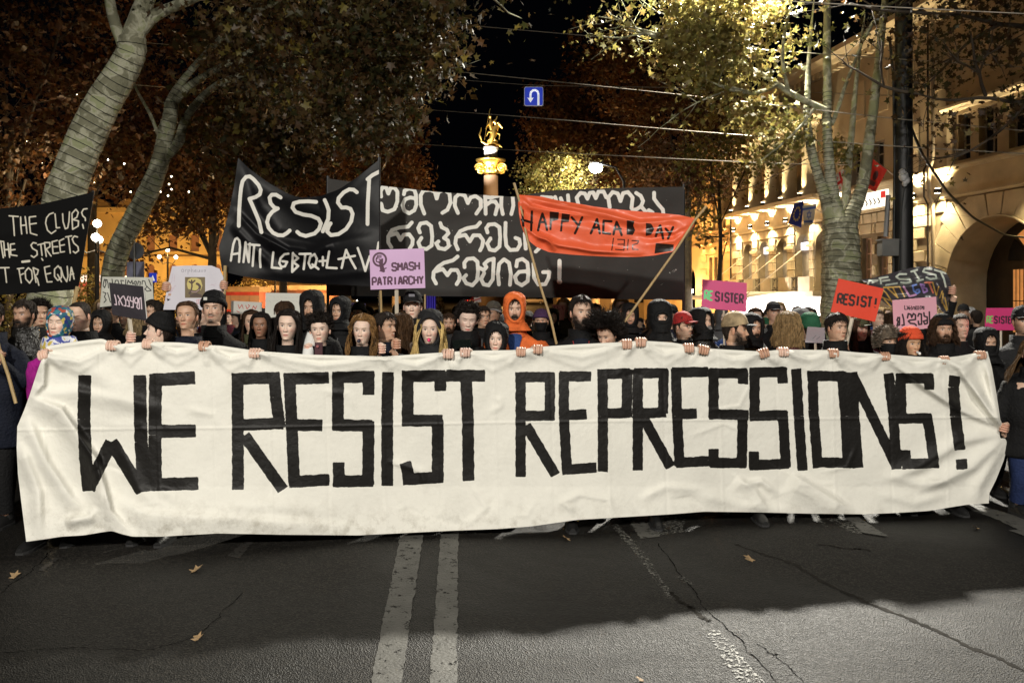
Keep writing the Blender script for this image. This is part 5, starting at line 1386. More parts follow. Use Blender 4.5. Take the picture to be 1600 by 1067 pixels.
# ------------------------------------------------------------------ banners and placards
def cloth(name, label, cat, edges, depth, nx, ny, base, rough, layers, folds=(), wav=(0, 0.02, 0.03), seed=1, sm=0, group=None, parent=None, origin=None, jit=0.0,
          dirt=None, hem=0, **pk):
    """a painted cloth or sheet; edges = (top, bottom, left, right) polylines in photo pixels, depth(px) = metres from the camera"""
    top, bot, lf, rt = edges
    PX, PY = coons(top, bot, lf, rt, nx, ny, sm)
    Y = depth(PX, PY)
    for f in folds: Y = Y - fold(PX, PY, *f) * (1.55 if seed == 2 else 1)
    Y = Y + wav[0] * noise2(PX * wav[1], PY * wav[2], seed, 3)
    P = np.stack([(PX - 800) / F * Y, Y, H - (PY - HOR) / F * Y], -1)
    o0 = origin if origin is not None else tuple(P[ny // 2, nx // 2])
    JX = PX + (jit * noise2(PX * .35, PY * .35, seed + 3, 3) if jit else 0); JY = PY + (jit * noise2(PX * .33, PY * .33, seed + 7, 3) if jit else 0)
    attrs = {}; lay = []
    for i, (col, items) in enumerate(layers):
        D = np.full(PX.shape, 8.0)
        for it in items:
            if it[0] == 'S': sdf_strokes(JX, JY, it[1], it[2], False, out=D)
            elif it[0] == 'Q': sdf_strokes(JX, JY, it[1], it[2], True, out=D)
            elif it[0] == 'P': sdf_poly(JX, JY, it[1], out=D)
            elif it[0] == 'O': D = np.minimum(D, np.abs(np.hypot((JX - it[1]), (JY - it[2])) - it[3]) - it[4])
        attrs['p%d' % i] = D.ravel(); lay.append(('p%d' % i, col))
    if dirt is not None:
        attrs['dirt'] = dirt(PX, PY).ravel(); pk['dirt'] = 1.0
    m = paint_mat(name + '_%d' % seed, base, rough, lay, **pk)
    mb = MB(); mb.grid(P)
    o = mb.build(name if parent is None else 'cloth', m, parent, origin=o0, attrs=attrs)
    if parent is None: tag(o, label, cat, group)
    return o

WB = lambda px: 5.35 + (px - 30) / 1540.0 * 1.1
def rect_(x0, y0, x1, y1): return [(x0, y0), (x1, y0), (x1, y1), (x0, y1)]
W10 = [ # W E
 [(132.5,586),(131,655),(134,720),(139,767)], [(138,764),(174,690)], [(174,690),(222,768)], [(218.5,586),(220,690),(226,768)],
 [(243,590),(242,680),(243,762)], [(234,594),(305,590)], [(243,674),(306,673)], [(236,757),(310,755)]]
W9 = [ # RESIST
 [(371,583),(372,765)], [(362,592),(437,590)], [(428,583),(431,620),(437,668)], [(371,664),(443,661)], [(382,680),(442,765)],
 [(452,584),(456,670),(460,760)], [(443,592),(514,590)], [(455,664),(504,664)], [(452,753),(515,749)],
 [(528,583),(528,671)], [(519,590),(585,588)], [(576,582),(576,617)], [(519,664),(582,665)], [(576,658),(575,757)], [(520,752),(583,751)], [(529,722),(530,758)],
 [(606.5,581),(605,640),(605,759)],
 [(637,582),(637,666)], [(628,588),(695,587)], [(688,580),(688,611)], [(629,657),(692,657)], [(684,655),(684,752)], [(629,749),(693,745)], [(633,722),(641,752)],
 [(697,587),(758,587)], [(728,587),(731,650),(732,751)]]
W7 = [ # REPRESSIONS
 [(813.5,581),(813.5,745)], [(805,589),(867,589)], [(859.5,582),(859,656)], [(806,650),(866,649)], [(822,664),(868,742)],
 [(881,582),(881,650),(886,739)], [(874,588),(924,588)], [(881,649),(917,647)], [(878,734),(932,730)],
 [(941.5,579),(942,650),(942,737)], [(933,585),(985,583)], [(980,577),(979,652)], [(941,646),(984,645)],
 [(996.5,577),(996.5,735)], [(991,583),(1043,583)], [(1037,577),(1036,646)], [(996,646),(1041,644)], [(1005,652),(1048,730)],
 [(1056,576),(1058,650),(1062,728)], [(1050,582),(1106,581)], [(1057,647),(1089,646)], [(1056,723),(1107,720)],
 [(1115,576),(1115,652)], [(1109,583),(1168,583)], [(1161,577),(1161,600)], [(1108,647),(1170,648)], [(1160.5,642),(1159,730)], [(1109,723),(1166,723)], [(1115,701),(1115,729)],
 [(1179,575),(1179,656)], [(1172,582),(1229,581)], [(1222,575),(1223,599)], [(1172,650),(1229,648)], [(1223,642),(1228,730)], [(1170,727),(1233,724)], [(1178,705),(1178,731)],
 [(1244,576),(1248,650),(1254,735)],
 [(1270,580),(1271,640),(1278,731)], [(1261,587),(1320,588)], [(1315,581),(1321,650),(1325,731)], [(1270,722),(1331,723)],
 [(1331,581),(1335,650),(1341,731)], [(1332,586),(1400,727)], [(1388,583),(1396,650),(1401,733)],
 [(1407,584),(1409,660)], [(1400,591),(1456,591)], [(1451,584),(1452,609)], [(1404,654),(1456,653)], [(1448,648),(1455,690),(1460,731)], [(1410,725),(1467,723)], [(1415,703),(1415,728)]]
W8 = [[(1492,587),(1490,605),(1491,622)], [(1491,618),(1493,650),(1500,703)], [(1502,717),(1503,733)]]
Btop = [(73,541),(100,536),(140,531),(160,529),(180,538),(205,536),(232,534),(280,535),(322,539),(345,540),(400,548),(480,554),(560,556),(600,557),(655,553),(700,550),(727,548),(800,547),(815,546),(840,542),(900,538),(940,536),(980,534),(1000,532),(1050,535),(1078,540),(1100,544),(1150,547),(1190,549),(1222,546),(1300,547),(1345,551),(1381,553),(1430,557),(1475,559),(1500,556),(1532,550),(1543,549)]
Bbot = [(41,846),(70,842),(95,838),(130,836),(160,831),(175,829),(190,834),(207,838),(250,838),(340,833),(440,835),(560,836),(640,832),(700,829),(780,826),(830,822),(900,812),(950,809),(1000,806),(1050,803),(1100,799),(1180,800),(1260,802),(1350,803),(1400,801),(1450,798),(1480,793),(1512,788),(1545,786)]
Blf = [(73,541),(60,575),(46,618),(38,640),(27,666),(26,700),(28,740),(34,790),(41,846)]
Brt = [(1543,549),(1550,575),(1557,615),(1563,655),(1570,672),(1575,695),(1568,720),(1556,750),(1546,770),(1545,786)]
hands_top = [(70,551),(177,537),(232,534),(320,538),(399,548),(601,557),(701,550),(727,548),(814,547),(840,543),(979,535),(1001,532),(1076,541),(1099,544),(1192,549),(1223,546),(1301,548),(1382,553),(1475,559),(1531,551)]
rf = np.random.RandomState(5)
folds = [
 ([(45,622),(95,640),(150,720),(172,800),(205,836)], 13, .050, .5), ([(40,650),(70,720),(110,780),(135,800)], 12, .035, .3), ([(30,690),(60,770),(62,840)], 11, .03, .2),
 ([(46,620),(120,612),(260,640)], 12, .018, .2), ([(70,555),(66,600),(46,622)], 9, .03, .3), ([(75,550),(110,560),(230,640)], 16, .015, 0), ([(150,770),(230,805),(380,812),(560,826)], 14, .022, .4),
 ([(100,815),(140,808),(150,790)], 8, .03, .2), ([(190,700),(215,760),(250,800)], 10, .012, 0), ([(330,800),(420,790),(520,800)], 12, .012, 0),
 ([(1566,668),(1500,640),(1440,600),(1400,570)], 9, .035, .4), ([(1566,668),(1530,620),(1500,575),(1480,562)], 10, .045, .3), ([(1566,668),(1552,620),(1540,560)], 8, .04, .3), ([(1566,668),(1545,640),(1518,600)], 6, .028, .2),
 ([(1568,676),(1500,690),(1440,730),(1380,750)], 11, .028, .3), ([(1570,680),(1520,730),(1430,770)], 11, .032, .3), ([(1570,690),(1530,760),(1525,786)], 10, .028, .2), ([(1390,745),(1440,757),(1500,750)], 8, .016, 0), ([(1370,770),(1430,785),(1480,772)], 8, .014, 0),
 ([(1150,745),(1180,770),(1200,798)], 12, .030, .5), ([(1235,742),(1290,775),(1335,802)], 18, .050, .6), ([(1160,757),(1190,752),(1215,770)], 6, .022, .2), ([(1090,770),(1160,790),(1240,800)], 10, .015, 0),
 ([(1000,780),(1040,760),(1100,765)], 7, .014, .2), ([(900,800),(880,785),(910,770)], 6, .012, 0), ([(1380,560),(1450,600),(1500,640)], 14, .016, 0), ([(1090,560),(1120,580),(1130,600)], 12, .012, 0)]
for (hx, hy) in hands_top:
    for k in range(3):
        a = math.radians(rf.uniform(30, 150)); L_ = rf.uniform(20, 60)
        folds.append(([(hx, hy + 1), (hx + L_ * math.cos(a), hy + L_ * math.sin(a) * .6)], rf.uniform(4, 8), rf.uniform(.004, .012), rf.uniform(-.4, .4)))
for (a, b_) in zip(hands_top[:-1], hands_top[1:]):   # slack drapes between the hands
    if b_[0] - a[0] > 40:
        folds.append(([(a[0], a[1] + 3), ((a[0] + b_[0]) / 2, max(a[1], b_[1]) + 14), (b_[0], b_[1] + 3)], 5, .014, .3))
        folds.append(([(a[0], a[1] + 8), ((a[0] + b_[0]) / 2, max(a[1], b_[1]) + 30), (b_[0], b_[1] + 8)], 8, .008, -.3))
for k in range(46):
    x = rf.uniform(100, 1500); y = rf.uniform(745, 815) if rf.rand() < .65 else rf.uniform(560, 740); a = rf.uniform(-.5, .5) + (math.pi / 2 if rf.rand() < .35 else 0); L_ = rf.uniform(15, 60)
    folds.append(([(x, y), (x + L_ * math.cos(a), y + L_ * math.sin(a) * .7), (x + 1.7 * L_ * math.cos(a + .5), y + 1.7 * L_ * math.sin(a + .5) * .7)], rf.uniform(3, 7), rf.uniform(-.006, .009), rf.uniform(-.5, .5)))
mid = lambda x: np.interp(x, [30, 400, 800, 1200, 1570], [672, 668, 660, 655, 652])
def wdepth(PX, PY):
    Y = WB(PX) + .05 * np.sin(PX * .011 + 1) * np.clip((PY - 540) / 250, 0, 1) - .06 * np.clip((PY - 760) / 80, 0, 1)
    Y += -.006 * np.exp(-((PY - mid(PX)) / 1.6) ** 2)                       # sewn seam across the middle
    for c in range(70, 1560, 88):                                      # pressed fold marks
        Y += .0035 * np.exp(-((PX - c - .03 * (PY - 650)) / 1.8) ** 2) * (1 if (c // 88) % 2 else -1)
    Y -= .014 * np.exp(-((PY - np.interp(PX, *np.array(Btop).T) - 4) / 3.0) ** 2)   # rolled top hem
    return Y
def wdirt(PX, PY): return np.clip((PY - 770) / 60, 0, 1) ** 1.3 * .75 + .10
cloth('white_banner', 'very long cream cloth banner across the street reading WE RESIST REPRESSIONS! in black paint', 'banner', (Btop, Bbot, Blf, Brt), wdepth, 820, 165,
      (0.76, 0.745, 0.675), .92, [((.010, .009, .008), [('Q', W10, 10.2), ('Q', W9, 9.3), ('Q', W7, 8.1), ('Q', W8, 8.8)])], folds, (.007, .03, .035), seed=2, sm=2, jit=.38,
      dirt=wdirt, bump=.5, spec=.25, bscale=24, weave=.25, edge=.75, nscale=120, var=.05, paint_rough=.5)

def pole(px_pts, Y, label, r_=.016, m=M_WOOD, parent=None, origin=None, name='pole', cat='pole', dY=0):
    pts = [at(p[0], p[1], Y + dY * i) for i, p in enumerate(px_pts)]
    mb = MB(); mb.tube(pts, r_, 8)
    o = mb.build(name, m, parent, origin=origin if origin is not None else tuple(pts[-1]))
    if parent is None: tag(o, label, cat)
    return o

# black RESIST / ANTI LGBTQ+ LAW banner with its poles
Yq = 8.4
r1 = conv(340, 240, 5.08, [[(168,575),(170,500),(172,440),(176,380),(180,330),(187,270),(198,220),(225,187),(255,182),(285,205),(325,250),(343,290),(335,325),(300,347),(252,360),(275,410),(305,480),(330,540),(348,625)],
 [(500,350),(465,328),(430,328),(412,350),(420,395),(450,430),(478,437),(435,462),(405,500),(393,545),(405,590),(440,630),(480,648),(520,650),(550,632),(572,612)],
 [(782,385),(720,380),(650,383),(605,395),(594,430),(620,465),(680,485),(745,495),(800,518),(820,555),(805,600),(770,635),(700,655),(655,642),(632,622)],
 [(850,370),(868,410),(882,450),(878,520),(855,570),(835,618)],
 [(1105,308),(1080,288),(1045,285),(1000,310),(960,355),(955,390),(985,430),(1020,428),(1055,440),(1072,480),(1060,540),(1020,600),(960,640),(900,648),(870,620),(880,580),(897,555)],
 [(1190,205),(1230,172),(1290,142)],[(1203,210),(1198,300),(1192,400),(1190,560)]])
r2 = conv(340, 240, 5.08, [[(105,850),(115,780),(125,720),(140,680),(155,672),(172,690),(178,740),(170,860)],[(110,802),(174,790)],[(205,862),(215,780),(222,705),(232,790),(247,862),(252,780),(256,715)],[(245,722),(332,728)],[(290,735),(284,810),(278,892)],[(338,760),(335,830),(340,902)],
 [(442,785),(435,850),(430,905),(505,912)],[(562,795),(530,800),(500,830),(490,870),(505,900),(535,895),(552,860),(515,855)],[(598,790),(594,860),(592,940)],[(598,795),(640,830),(600,862),(640,892),(596,935)],[(650,798),(738,796)],[(696,800),(690,860),(683,918)],[(770,800),(735,820),(722,870),(740,908),(775,890),(788,835),(770,800)],[(752,880),(800,916)],[(808,855),(862,850)],[(835,822),(836,888)],
 [(885,778),(875,840),(865,905),(945,910)],[(985,908),(1000,840),(1020,765),(1055,840),(1095,912)],[(960,838),(1090,812)],[(1112,750),(1145,840),(1172,932),(1190,870),(1208,815)],[(1208,815),(1225,880),(1240,940),(1260,820),(1278,705)]])
q0 = tuple(at(592, 447, Yq))
bn = empty('black_banner', q0, 'shiny black banner with sagging top lettered RESIST ANTI LGBTQ+ LAW', 'banner')
eds = ([(372,247),(392,266),(420,286),(450,303),(468,309),(500,307),(530,296),(560,276),(592,250)], [(347,424),(380,432),(420,438),(470,443),(530,445),(592,448)], [(372,247),(366,290),(358,330),(350,360),(342,386),(344,405),(347,424)], [(592,250),(592,448)])
fl = [([(372,250),(400,330),(430,370),(500,385),(592,370)], 14, .05, .3), ([(374,255),(420,300),(500,330),(590,260)], 14, .03, 0), ([(368,330),(400,365),(450,392),(500,400)], 8, .05, .4), ([(362,350),(400,390),(430,420)], 8, .04, 0), ([(520,380),(480,400),(450,395)], 8, .03, 0), ([(592,420),(500,430),(400,425)], 10, .03, 0)]
cloth('black_banner', '', '', eds, lambda X, Yy: Yq + .10 * np.sin((X - 350) * .02), 230, 170, (.004, .004, .005), .48, [((.74, .72, .66), [('S', r1, 2.9), ('S', r2, 1.75)])], fl, (.012, .03, .03), seed=21, sm=6, parent=bn, origin=q0, coat=.0, bump=.2, bscale=12, edge=.35, nscale=60, spec=.22)
pole([(352, 415), (350, 470), (346, 560), (340, 700)], Yq - .05, '', .019, M_WOOD, bn, q0)
pole([(592, 246), (592, 330), (593, 448), (598, 640)], Yq + .04, '', .016, M_METAL, bn, q0)

# grey-black Georgian banner
Yg = 9.6
A_ = lambda st: conv(590, 285, 6.277, st); B_ = lambda st: conv(800, 280, 5.517, st)
geo = A_([[(35,140),(28,95),(48,50),(85,52),(105,112),(125,60),(165,50),(195,95),(193,190),(165,265),(100,290),(50,275),(35,210)],
 [(258,118),(265,82),(310,62),(360,72),(375,120),(380,220),(360,275),(310,305),(262,280),(245,225),(268,168),(320,150),(375,160)],
 [(458,308),(425,220),(422,130),(450,80),(520,75),(562,95),(580,160),(598,95),(655,75),(705,110),(715,200),(685,270),(635,300)],
 [(788,302),(757,230),(762,150),(800,115),(855,130),(885,205),(912,150),(960,135),(1010,170),(1012,245),(968,308)],
 [(1060,310),(1055,130)],[(1055,145),(1110,150),(1185,132)],[(1070,220),(1110,190),(1155,190),(1177,230),(1155,315)],
 [(1228,312),(1212,240),(1215,140)],[(1325,140),(1332,230),(1312,312)],
 [(335,395),(300,435),(210,445),(140,470),(105,530),(105,590),(135,638)],[(120,522),(190,500),(225,565),(255,515),(310,510),(345,560),(340,610),(315,650)],
 [(415,492),(398,450),(420,405),(480,395),(525,430),(536,530),(530,620),(480,655),(420,645),(400,590),(430,545)],
 [(615,400),(628,440),(680,465),(695,500),(650,545),(690,570),(700,625),(660,657),(600,645),(575,600),(597,580)],
 [(1005,395),(970,435),(880,450),(810,480),(770,540),(762,600),(787,658)],[(790,532),(860,515),(905,580),(940,520),(1000,520),(1035,570),(1025,630),(1005,668)],
 [(1078,492),(1065,450),(1090,415),(1150,410),(1195,440),(1202,540),(1195,630),(1150,670),(1100,660),(1075,600),(1107,550)],
 [(1255,398),(1252,520),(1262,620),(1300,665),(1370,660),(1398,610),(1390,560),(1352,545)],
 [(785,728),(740,765),(650,790),(590,830),(550,880),(545,940),(573,992)],[(575,872),(640,850),(685,912),(720,860),(780,860),(805,910),(800,960),(775,998)],
 [(853,832),(850,790),(880,752),(940,745),(980,780),(985,880),(975,960),(930,1010),(870,990),(840,940),(868,910)],
 [(1005,840),(1042,862),(1067,830),(1047,800),(1085,765),(1140,748),(1135,850),(1130,950),(1090,1010),(1040,1000),(1015,950),(1045,890)],
 [(1190,1002),(1180,900),(1192,800),(1240,755),(1290,790),(1307,900),(1298,1005)]])
geo += B_([[(38,752),(45,702),(90,688),(132,720),(142,800),(135,880),(85,915),(40,890),(25,840),(60,800),(140,792)],[(185,730),(190,850),(228,908),(288,905),(315,850),(322,800),(268,802)],
 [(110,470),(118,600)],[(240,590),(205,625)],
 [(572,217),(557,160),(590,120),(628,125),(650,170),(670,120),(700,115),(722,165),(745,110),(790,108),(812,158)],
 [(842,242),(830,160),(868,112),(912,125),(935,190),(957,122),(1000,112),(1040,160),(1030,250)],
 [(1070,120),(1110,145),(1130,190),(1112,235),(1075,260),(1040,270)],[(1112,235),(1150,278)],[(1225,118),(1225,170),(1262,220),(1300,262),(1305,295)],[(1180,268),(1212,288)],
 [(255,155),(340,160)],[(372,155),(382,190)],[(420,165),(430,190)],[(482,140),(488,200)]])
excl = B_([[(410,705),(408,850)]]); dot = B_([[(409,882)]])
spl = []
rs = np.random.RandomState(4)
for k in range(90):
    x, y = rs.uniform(600, 1050), rs.uniform(310, 440); a = rs.uniform(0, 6.28); l = rs.uniform(.3, 2.2); spl.append([(x, y), (x + l * math.cos(a), y + l * math.sin(a))])
spl += B_([[(1355,800),(1372,825)],[(1370,800),(1395,785),(1430,770)],[(1385,810),(1420,780)],[(1280,915),(1315,890)]])
eds = ([(512,279),(540,283),(592,290),(680,300),(740,304),(805,308),(860,298),(960,294),(1068,292)], [(512,462),(592,463),(700,463),(805,464),(940,467),(1068,469)], [(512,279),(512,462)], [(1068,292),(1069,380),(1068,469)])
q0 = tuple(at(1068, 469, Yg))
gb = empty('grey_banner', q0, 'wide charcoal banner with three rows of white Georgian lettering behind the orange one', 'banner')
cloth('grey_banner', '', '', eds, lambda X, Yy: Yg + 0 * X, 380, 130, (.034, .031, .028), .62, [((.80, .80, .74), [('S', geo, 2.9), ('S', excl, 3.2), ('S', dot, 4.0), ('S', spl, .30)])],
      [([(520,440),(700,452),(1060,455)], 12, .02, 0), ([(1066,300),(960,330),(860,330)], 14, .02, 0), ([(600,300),(700,330),(800,320)], 12, .015, 0)], (.012, .025, .02), seed=22, sm=3, parent=gb, origin=q0, bump=.35, bscale=10, edge=.5, nscale=45, var=.3, vscale=2.2, spec=.25)
pole([(1068, 288), (1068, 400), (1068, 640)], Yg + .03, '', .018, M_METAL, gb, q0); pole([(512, 275), (512, 400), (513, 640)], Yg + .03, '', .018, M_METAL, gb, q0)

# orange-red HAPPY ACAB DAY banner between two poles
Yo = 7.6; q0 = tuple(at(950, 400, Yo))
ob = empty('orange_banner', q0, 'glossy orange-red fabric slung between two poles reading HAPPY ACAB DAY 1312', 'banner')
lt = B_([[(90,270),(92,340),(98,402)],[(85,350),(172,375)],[(172,280),(165,442)],[(225,442),(240,370),(262,298),(285,360),(302,438)],[(240,372),(287,370)],[(515,330),(540,360),(562,388)],[(605,330),(575,400),(543,467)],
 [(680,467),(705,410),(733,345),(745,400),(757,467)],[(700,422),(747,415)],[(857,365),(790,360),(786,465),(847,472)],[(875,475),(886,420),(902,370),(925,420),(945,482)],[(885,432),(937,430)],[(1240,492),(1257,440),(1277,400),(1290,450),(1302,512)],[(1250,457),(1297,462)],[(1325,428),(1355,462)],[(1388,415),(1368,460),(1345,512)]])
lth = B_([[(875,510),(868,560),(860,612)],[(910,520),(970,522),(965,612),(893,606)],[(915,562),(967,562)],[(1002,520),(995,608)],[(1035,530),(1092,532),(1082,555),(1040,567),(1040,605),(1087,607)]])
pl = [B_([p])[0] for p in ([(325,280),(405,285),(400,350),(345,365),(340,440),(322,440)],[(430,295),(500,305),(490,370),(437,375),(432,452),(413,452)],[(990,355),(1057,360),(1045,400),(1062,440),(1042,482),(988,480)],[(1155,378),(1200,385),(1227,430),(1200,480),(1153,492)],[(1240,550),(1395,565),(1390,618),(1228,642)])]
eds = (B_([[(60,135),(250,150),(400,185),(560,210),(700,235),(850,255),(1000,270),(1150,283),(1300,295),(1450,310),(1580,340)]])[0], B_([[(110,480),(150,535),(210,585),(320,630),(500,650),(650,660),(800,667),(1000,672),(1100,670),(1230,658),(1390,625),(1440,545)]])[0],
       B_([[(60,135),(52,210),(60,300),(75,390),(110,480)]])[0], B_([[(1580,340),(1570,400),(1540,440),(1490,480),(1440,545)]])[0])
fo = [(B_([[(60,140),(250,190),(500,240),(800,300),(1100,380),(1560,345)]])[0], 6, .05, .3), (B_([[(60,150),(160,240),(400,290),(700,330)]])[0], 5, .04, .3), (B_([[(70,380),(200,480),(400,570),(700,620),(1100,640)]])[0], 5, .045, -.3), (B_([[(1570,360),(1400,450),(1200,470),(1000,440)]])[0], 7, .04, .3),
      (B_([[(1560,400),(1400,530),(1150,560)]])[0], 6, .035, 0), (B_([[(200,500),(300,520),(380,620)]])[0], 4, .04, .2), (B_([[(70,160),(70,300),(130,440)]])[0], 5, .03, 0), (B_([[(300,380),(700,420),(1100,520)]])[0], 9, .02, 0)]
cloth('orange_banner', '', '', eds, lambda X, Yy: Yo + .10 * np.sin((X - 810) / 275 * math.pi), 330, 120, (.80, .125, .045), .5, [((.015, .008, .006), [('S', lt, 1.9), ('S', lth, .85)] + [('P', p) for p in pl])], fo, (.012, .07, .09), seed=23, sm=3, parent=ob, origin=q0, coat=.15, bump=.3, bscale=18, edge=.25, nscale=70, var=.1, paint_rough=.3)
pole([(803, 286), (811, 312), (824, 375), (842, 440), (861, 500), (870, 540)], Yo - .02, '', .012, M_WOOD, ob, q0)
pole([(1104, 322), (1085, 345), (1060, 385), (1010, 455), (955, 532)], Yo - .02, '', .012, M_WOOD, ob, q0)

# black CLUBS / STREETS banner at the left edge
Yk = 7.8; q0 = tuple(at(60, 400, Yk))
kb = empty('black_banner', q0, 'black cloth banner cut by the left edge with thin white words THE CLUBS, THE STREETS', 'banner')
K_ = lambda st: conv(0, 300, 6.667, st)
kt = K_([[(95,250),(190,257)],[(135,255),(143,350),(150,455)],[(215,262),(217,350),(226,438)],[(262,258),(272,340),(280,432)],[(222,350),(270,345)],[(372,255),(305,262),(308,340),(318,430),(385,450)],[(310,337),(378,327)],
 [(555,218),(515,232),(485,270),(475,325),(495,400),(535,435),(582,402)],[(573,230),(580,300),(587,375),(622,372)],[(652,228),(657,310),(680,385),(705,375),(718,310),(724,208)],[(750,225),(752,310),(757,390)],[(750,225),(790,182),(815,215),(800,265),(758,290),(818,302),(815,355),(757,390)],[(908,175),(870,180),(850,215),(862,250),(888,272),(890,300)],[(860,338),(870,380)],
 [(-10,512),(38,517)],[(8,515),(20,600),(35,685)],[(40,530),(45,600),(52,668)],[(82,535),(92,610),(100,682)],[(45,602),(92,600)],[(150,540),(108,545),(112,655),(177,665)],[(110,607),(157,600)],[(378,535),(345,528),(322,555),(340,590),(385,615),(388,655),(352,682),(325,665)],[(393,552),(452,538)],[(425,550),(432,610),(438,662)],[(434,693),(446,712)],
 [(463,528),(472,600),(482,672)],[(463,528),(520,528),(520,572),(480,595),(532,668)],[(597,505),(542,520),(553,642),(612,635)],[(550,572),(602,570)],[(665,488),(618,510),(630,628),(672,622)],[(625,560),(672,550)],[(683,470),(747,458)],[(712,470),(722,550),(732,637)],[(808,470),(775,460),(752,490),(770,535),(812,570),(818,612),(785,637),(763,620)],
 [(0,790),(94,788)],[(52,795),(60,870),(68,942)],[(180,800),(247,792)],[(197,800),(208,870),(222,947)],[(208,868),(245,850)],[(295,790),(262,830),(268,905),(308,950),(338,905),(330,820),(295,790)],[(345,790),(360,860),(375,942)],[(347,790),(400,812),(388,858),(365,870),(390,910),(405,972)],[(517,772),(463,785),(475,860),(492,938),(542,935)],[(480,857),(527,845)],
 [(605,770),(568,805),(568,880),(602,922),(640,892),(638,810),(605,770)],[(600,860),(640,935)],[(632,785),(660,880),(695,935),(708,880),(700,775)],[(727,922),(735,850),(743,785),(758,840),(772,908)],[(730,862),(767,852)]])
kth = K_([[(232,728),(305,720)]])
eds = ([(-190,352),(-100,338),(0,326),(60,320),(100,311),(146,300)], [(-190,470),(-100,468),(0,461),(60,457),(122,452)], [(-190,352),(-190,470)], [(146,300),(140,340),(133,380),(126,430),(122,452)])
cloth('black_banner', '', '', eds, lambda X, Yy: Yk + .04 * np.sin(X * .03), 300, 120, (.006, .006, .006), .9, [((.62, .58, .48), [('S', kt, 1.05), ('S', kth, 1.8)])],
      [([(146,303),(60,350),(-60,380)], 12, .03, 0), ([(140,340),(60,420),(-60,440)], 12, .02, 0)], (.012, .03, .03), seed=24, sm=4, parent=kb, origin=q0, bump=.2, bscale=30, edge=.35, nscale=60, weave=.2, spec=.12)
pole([(121, 448), (114, 480), (104, 540), (90, 640)], Yk - .04, '', .018, M_WOOD, kb, q0); pole([(146, 298), (138, 345), (121, 448)], Yk + .03, '', .012, M_METAL, kb, q0)
pole([(-190, 345), (-185, 500), (-180, 640)], Yk, '', .018, M_WOOD, kb, q0)
pole([(-12, 505), (0, 548), (13, 586), (25, 630)], 5.9, 'slanting wooden stick held low at the left edge beside the leather jacket', .013, M_WOOD, name='wooden_stick', cat='stick')

# placards -------------------------------------------------------------
def placard(label, quad, Y, base, layers, sticks=(), seed=1, nx=120, ny=85, cat='placard', rough=.6, name='placard', edges=None, thick=.005, wav=(.004, .035, .045), **pk):
    a, b_, c_, d = quad
    cen = at(sum(q[0] for q in quad) / 4, sum(q[1] for q in quad) / 4, Y)
    e = empty(name, cen, label, cat, 'placards held above the crowd')
    ed = edges or ([a, b_], [d, c_], [a, d], [b_, c_])
    cloth(name + '_face', '', '', ed, lambda X, Yy: Y + 0 * X, nx, ny, base, rough, layers, (), wav, seed=100 + seed, parent=e, origin=tuple(cen), **pk).name = 'board'
    mb = MB()
    loop = [at(p[0], p[1], Y + .013) for p in quad] if edges is None else [at(p[0], p[1], Y + .028) for p in (list(ed[0]) + list(ed[3])[1:] + list(ed[1])[::-1][1:] + list(ed[2])[::-1][1:-1])]
    mb.prism(loop, (0, thick, 0)); mb.build('backing', mat('card_back_%d' % seed, tuple(x * .8 for x in base), .8), e, origin=tuple(cen))
    for st in sticks:
        pts = [at(p[0], p[1], Y + .03 + .0 * i) for i, p in enumerate(st[0])]
        mb = MB(); mb.tube(pts, st[1], 4, smooth=False); mb.build('stick', st[2] if len(st) > 2 else M_WOODW, e, origin=tuple(cen))
    return e
BK = (.02, .012, .02)
# SMASH PATRIARCHY
S_ = lambda st: conv(570, 380, 13.34, st)
tq = lambda s, a, b_, h, g=.28: text_strokes(s, a, b_, h, g)
sm1 = tq('SMASH', (612.8, 411.5), (657.5, 409.6), (0.2, 11.6)); sm2 = tq('PATRIARCHY', (581.8, 434.2), (663.2, 431.4), (.3, 11.8))
fist = S_([[(250,300),(235,340),(245,385),(290,400)],[(270,260),(255,330)],[(300,255),(295,310)],[(335,255),(335,300)],[(365,330),(330,350),(300,340)],[(370,330),(370,400)]])
arm_ = S_([[(300,400),(330,440),(350,560)],[(345,400),(370,470),(400,600)],[(315,580),(445,520)]]); armf = [S_([[(270,390),(370,330),(380,430),(425,590),(385,610),(325,590),(300,430)]])[0]]
placard('lilac placard on two sticks with a raised fist emblem and the words SMASH PATRIARCHY', [(577.5,390.8),(662.5,388.2),(664.5,450),(579,452.6)], 6.75, (.56, .36, .58), [((.055, .006, .035), [('Q', sm1, 1.5), ('Q', sm2, 1.45), ('O', 593.3, 405.6, 9.9, 1.6), ('S', fist, .95), ('S', arm_, .9), ('P', armf[0])])],
        [([(594, 440), (596, 500), (599, 575)], .010, M_WOOD), ([(619.5, 440), (620, 500), (621, 575)], .016)], seed=1, nx=170, ny=130, edge=.12, bump=.05)
# RESISTER left of the tree
G_ = (.16, .75, .30)
placard('rose pink placard reading RESISTER in green and black under the awning lights', [(1097.5,436.5),(1167,442.3),(1166,487.5),(1096,481)], 9.2, (.68, .10, .26), [(G_, [('Q', tq('RE', (1101.5,454), (1115.6,455.8), (-.6,13.4), .26), 1.5)]), ((.06, .02, .04), [('Q', tq('SISTER', (1118.5,456.3), (1163.5,460.8), (-.4,13.6), .30), 1.55)])], [([(1131, 485), (1132, 560)], .012)], seed=2, edge=.12)
# RESIST! orange-red
placard('tilted vermilion placard on a white stick reading RESIST! in black', [(1310.3,435.2),(1380.8,451),(1367.2,502.8),(1298,487.2)], 6.9, (.66, .05, .018), [((.012, .006, .005), [('Q', tq('RESIST!', (1310.2,459), (1375,466.5), (-1.9,15), .28), 1.75)])], [([(1333, 492), (1326, 522), (1316, 568)], .017)], seed=3, edge=.12)
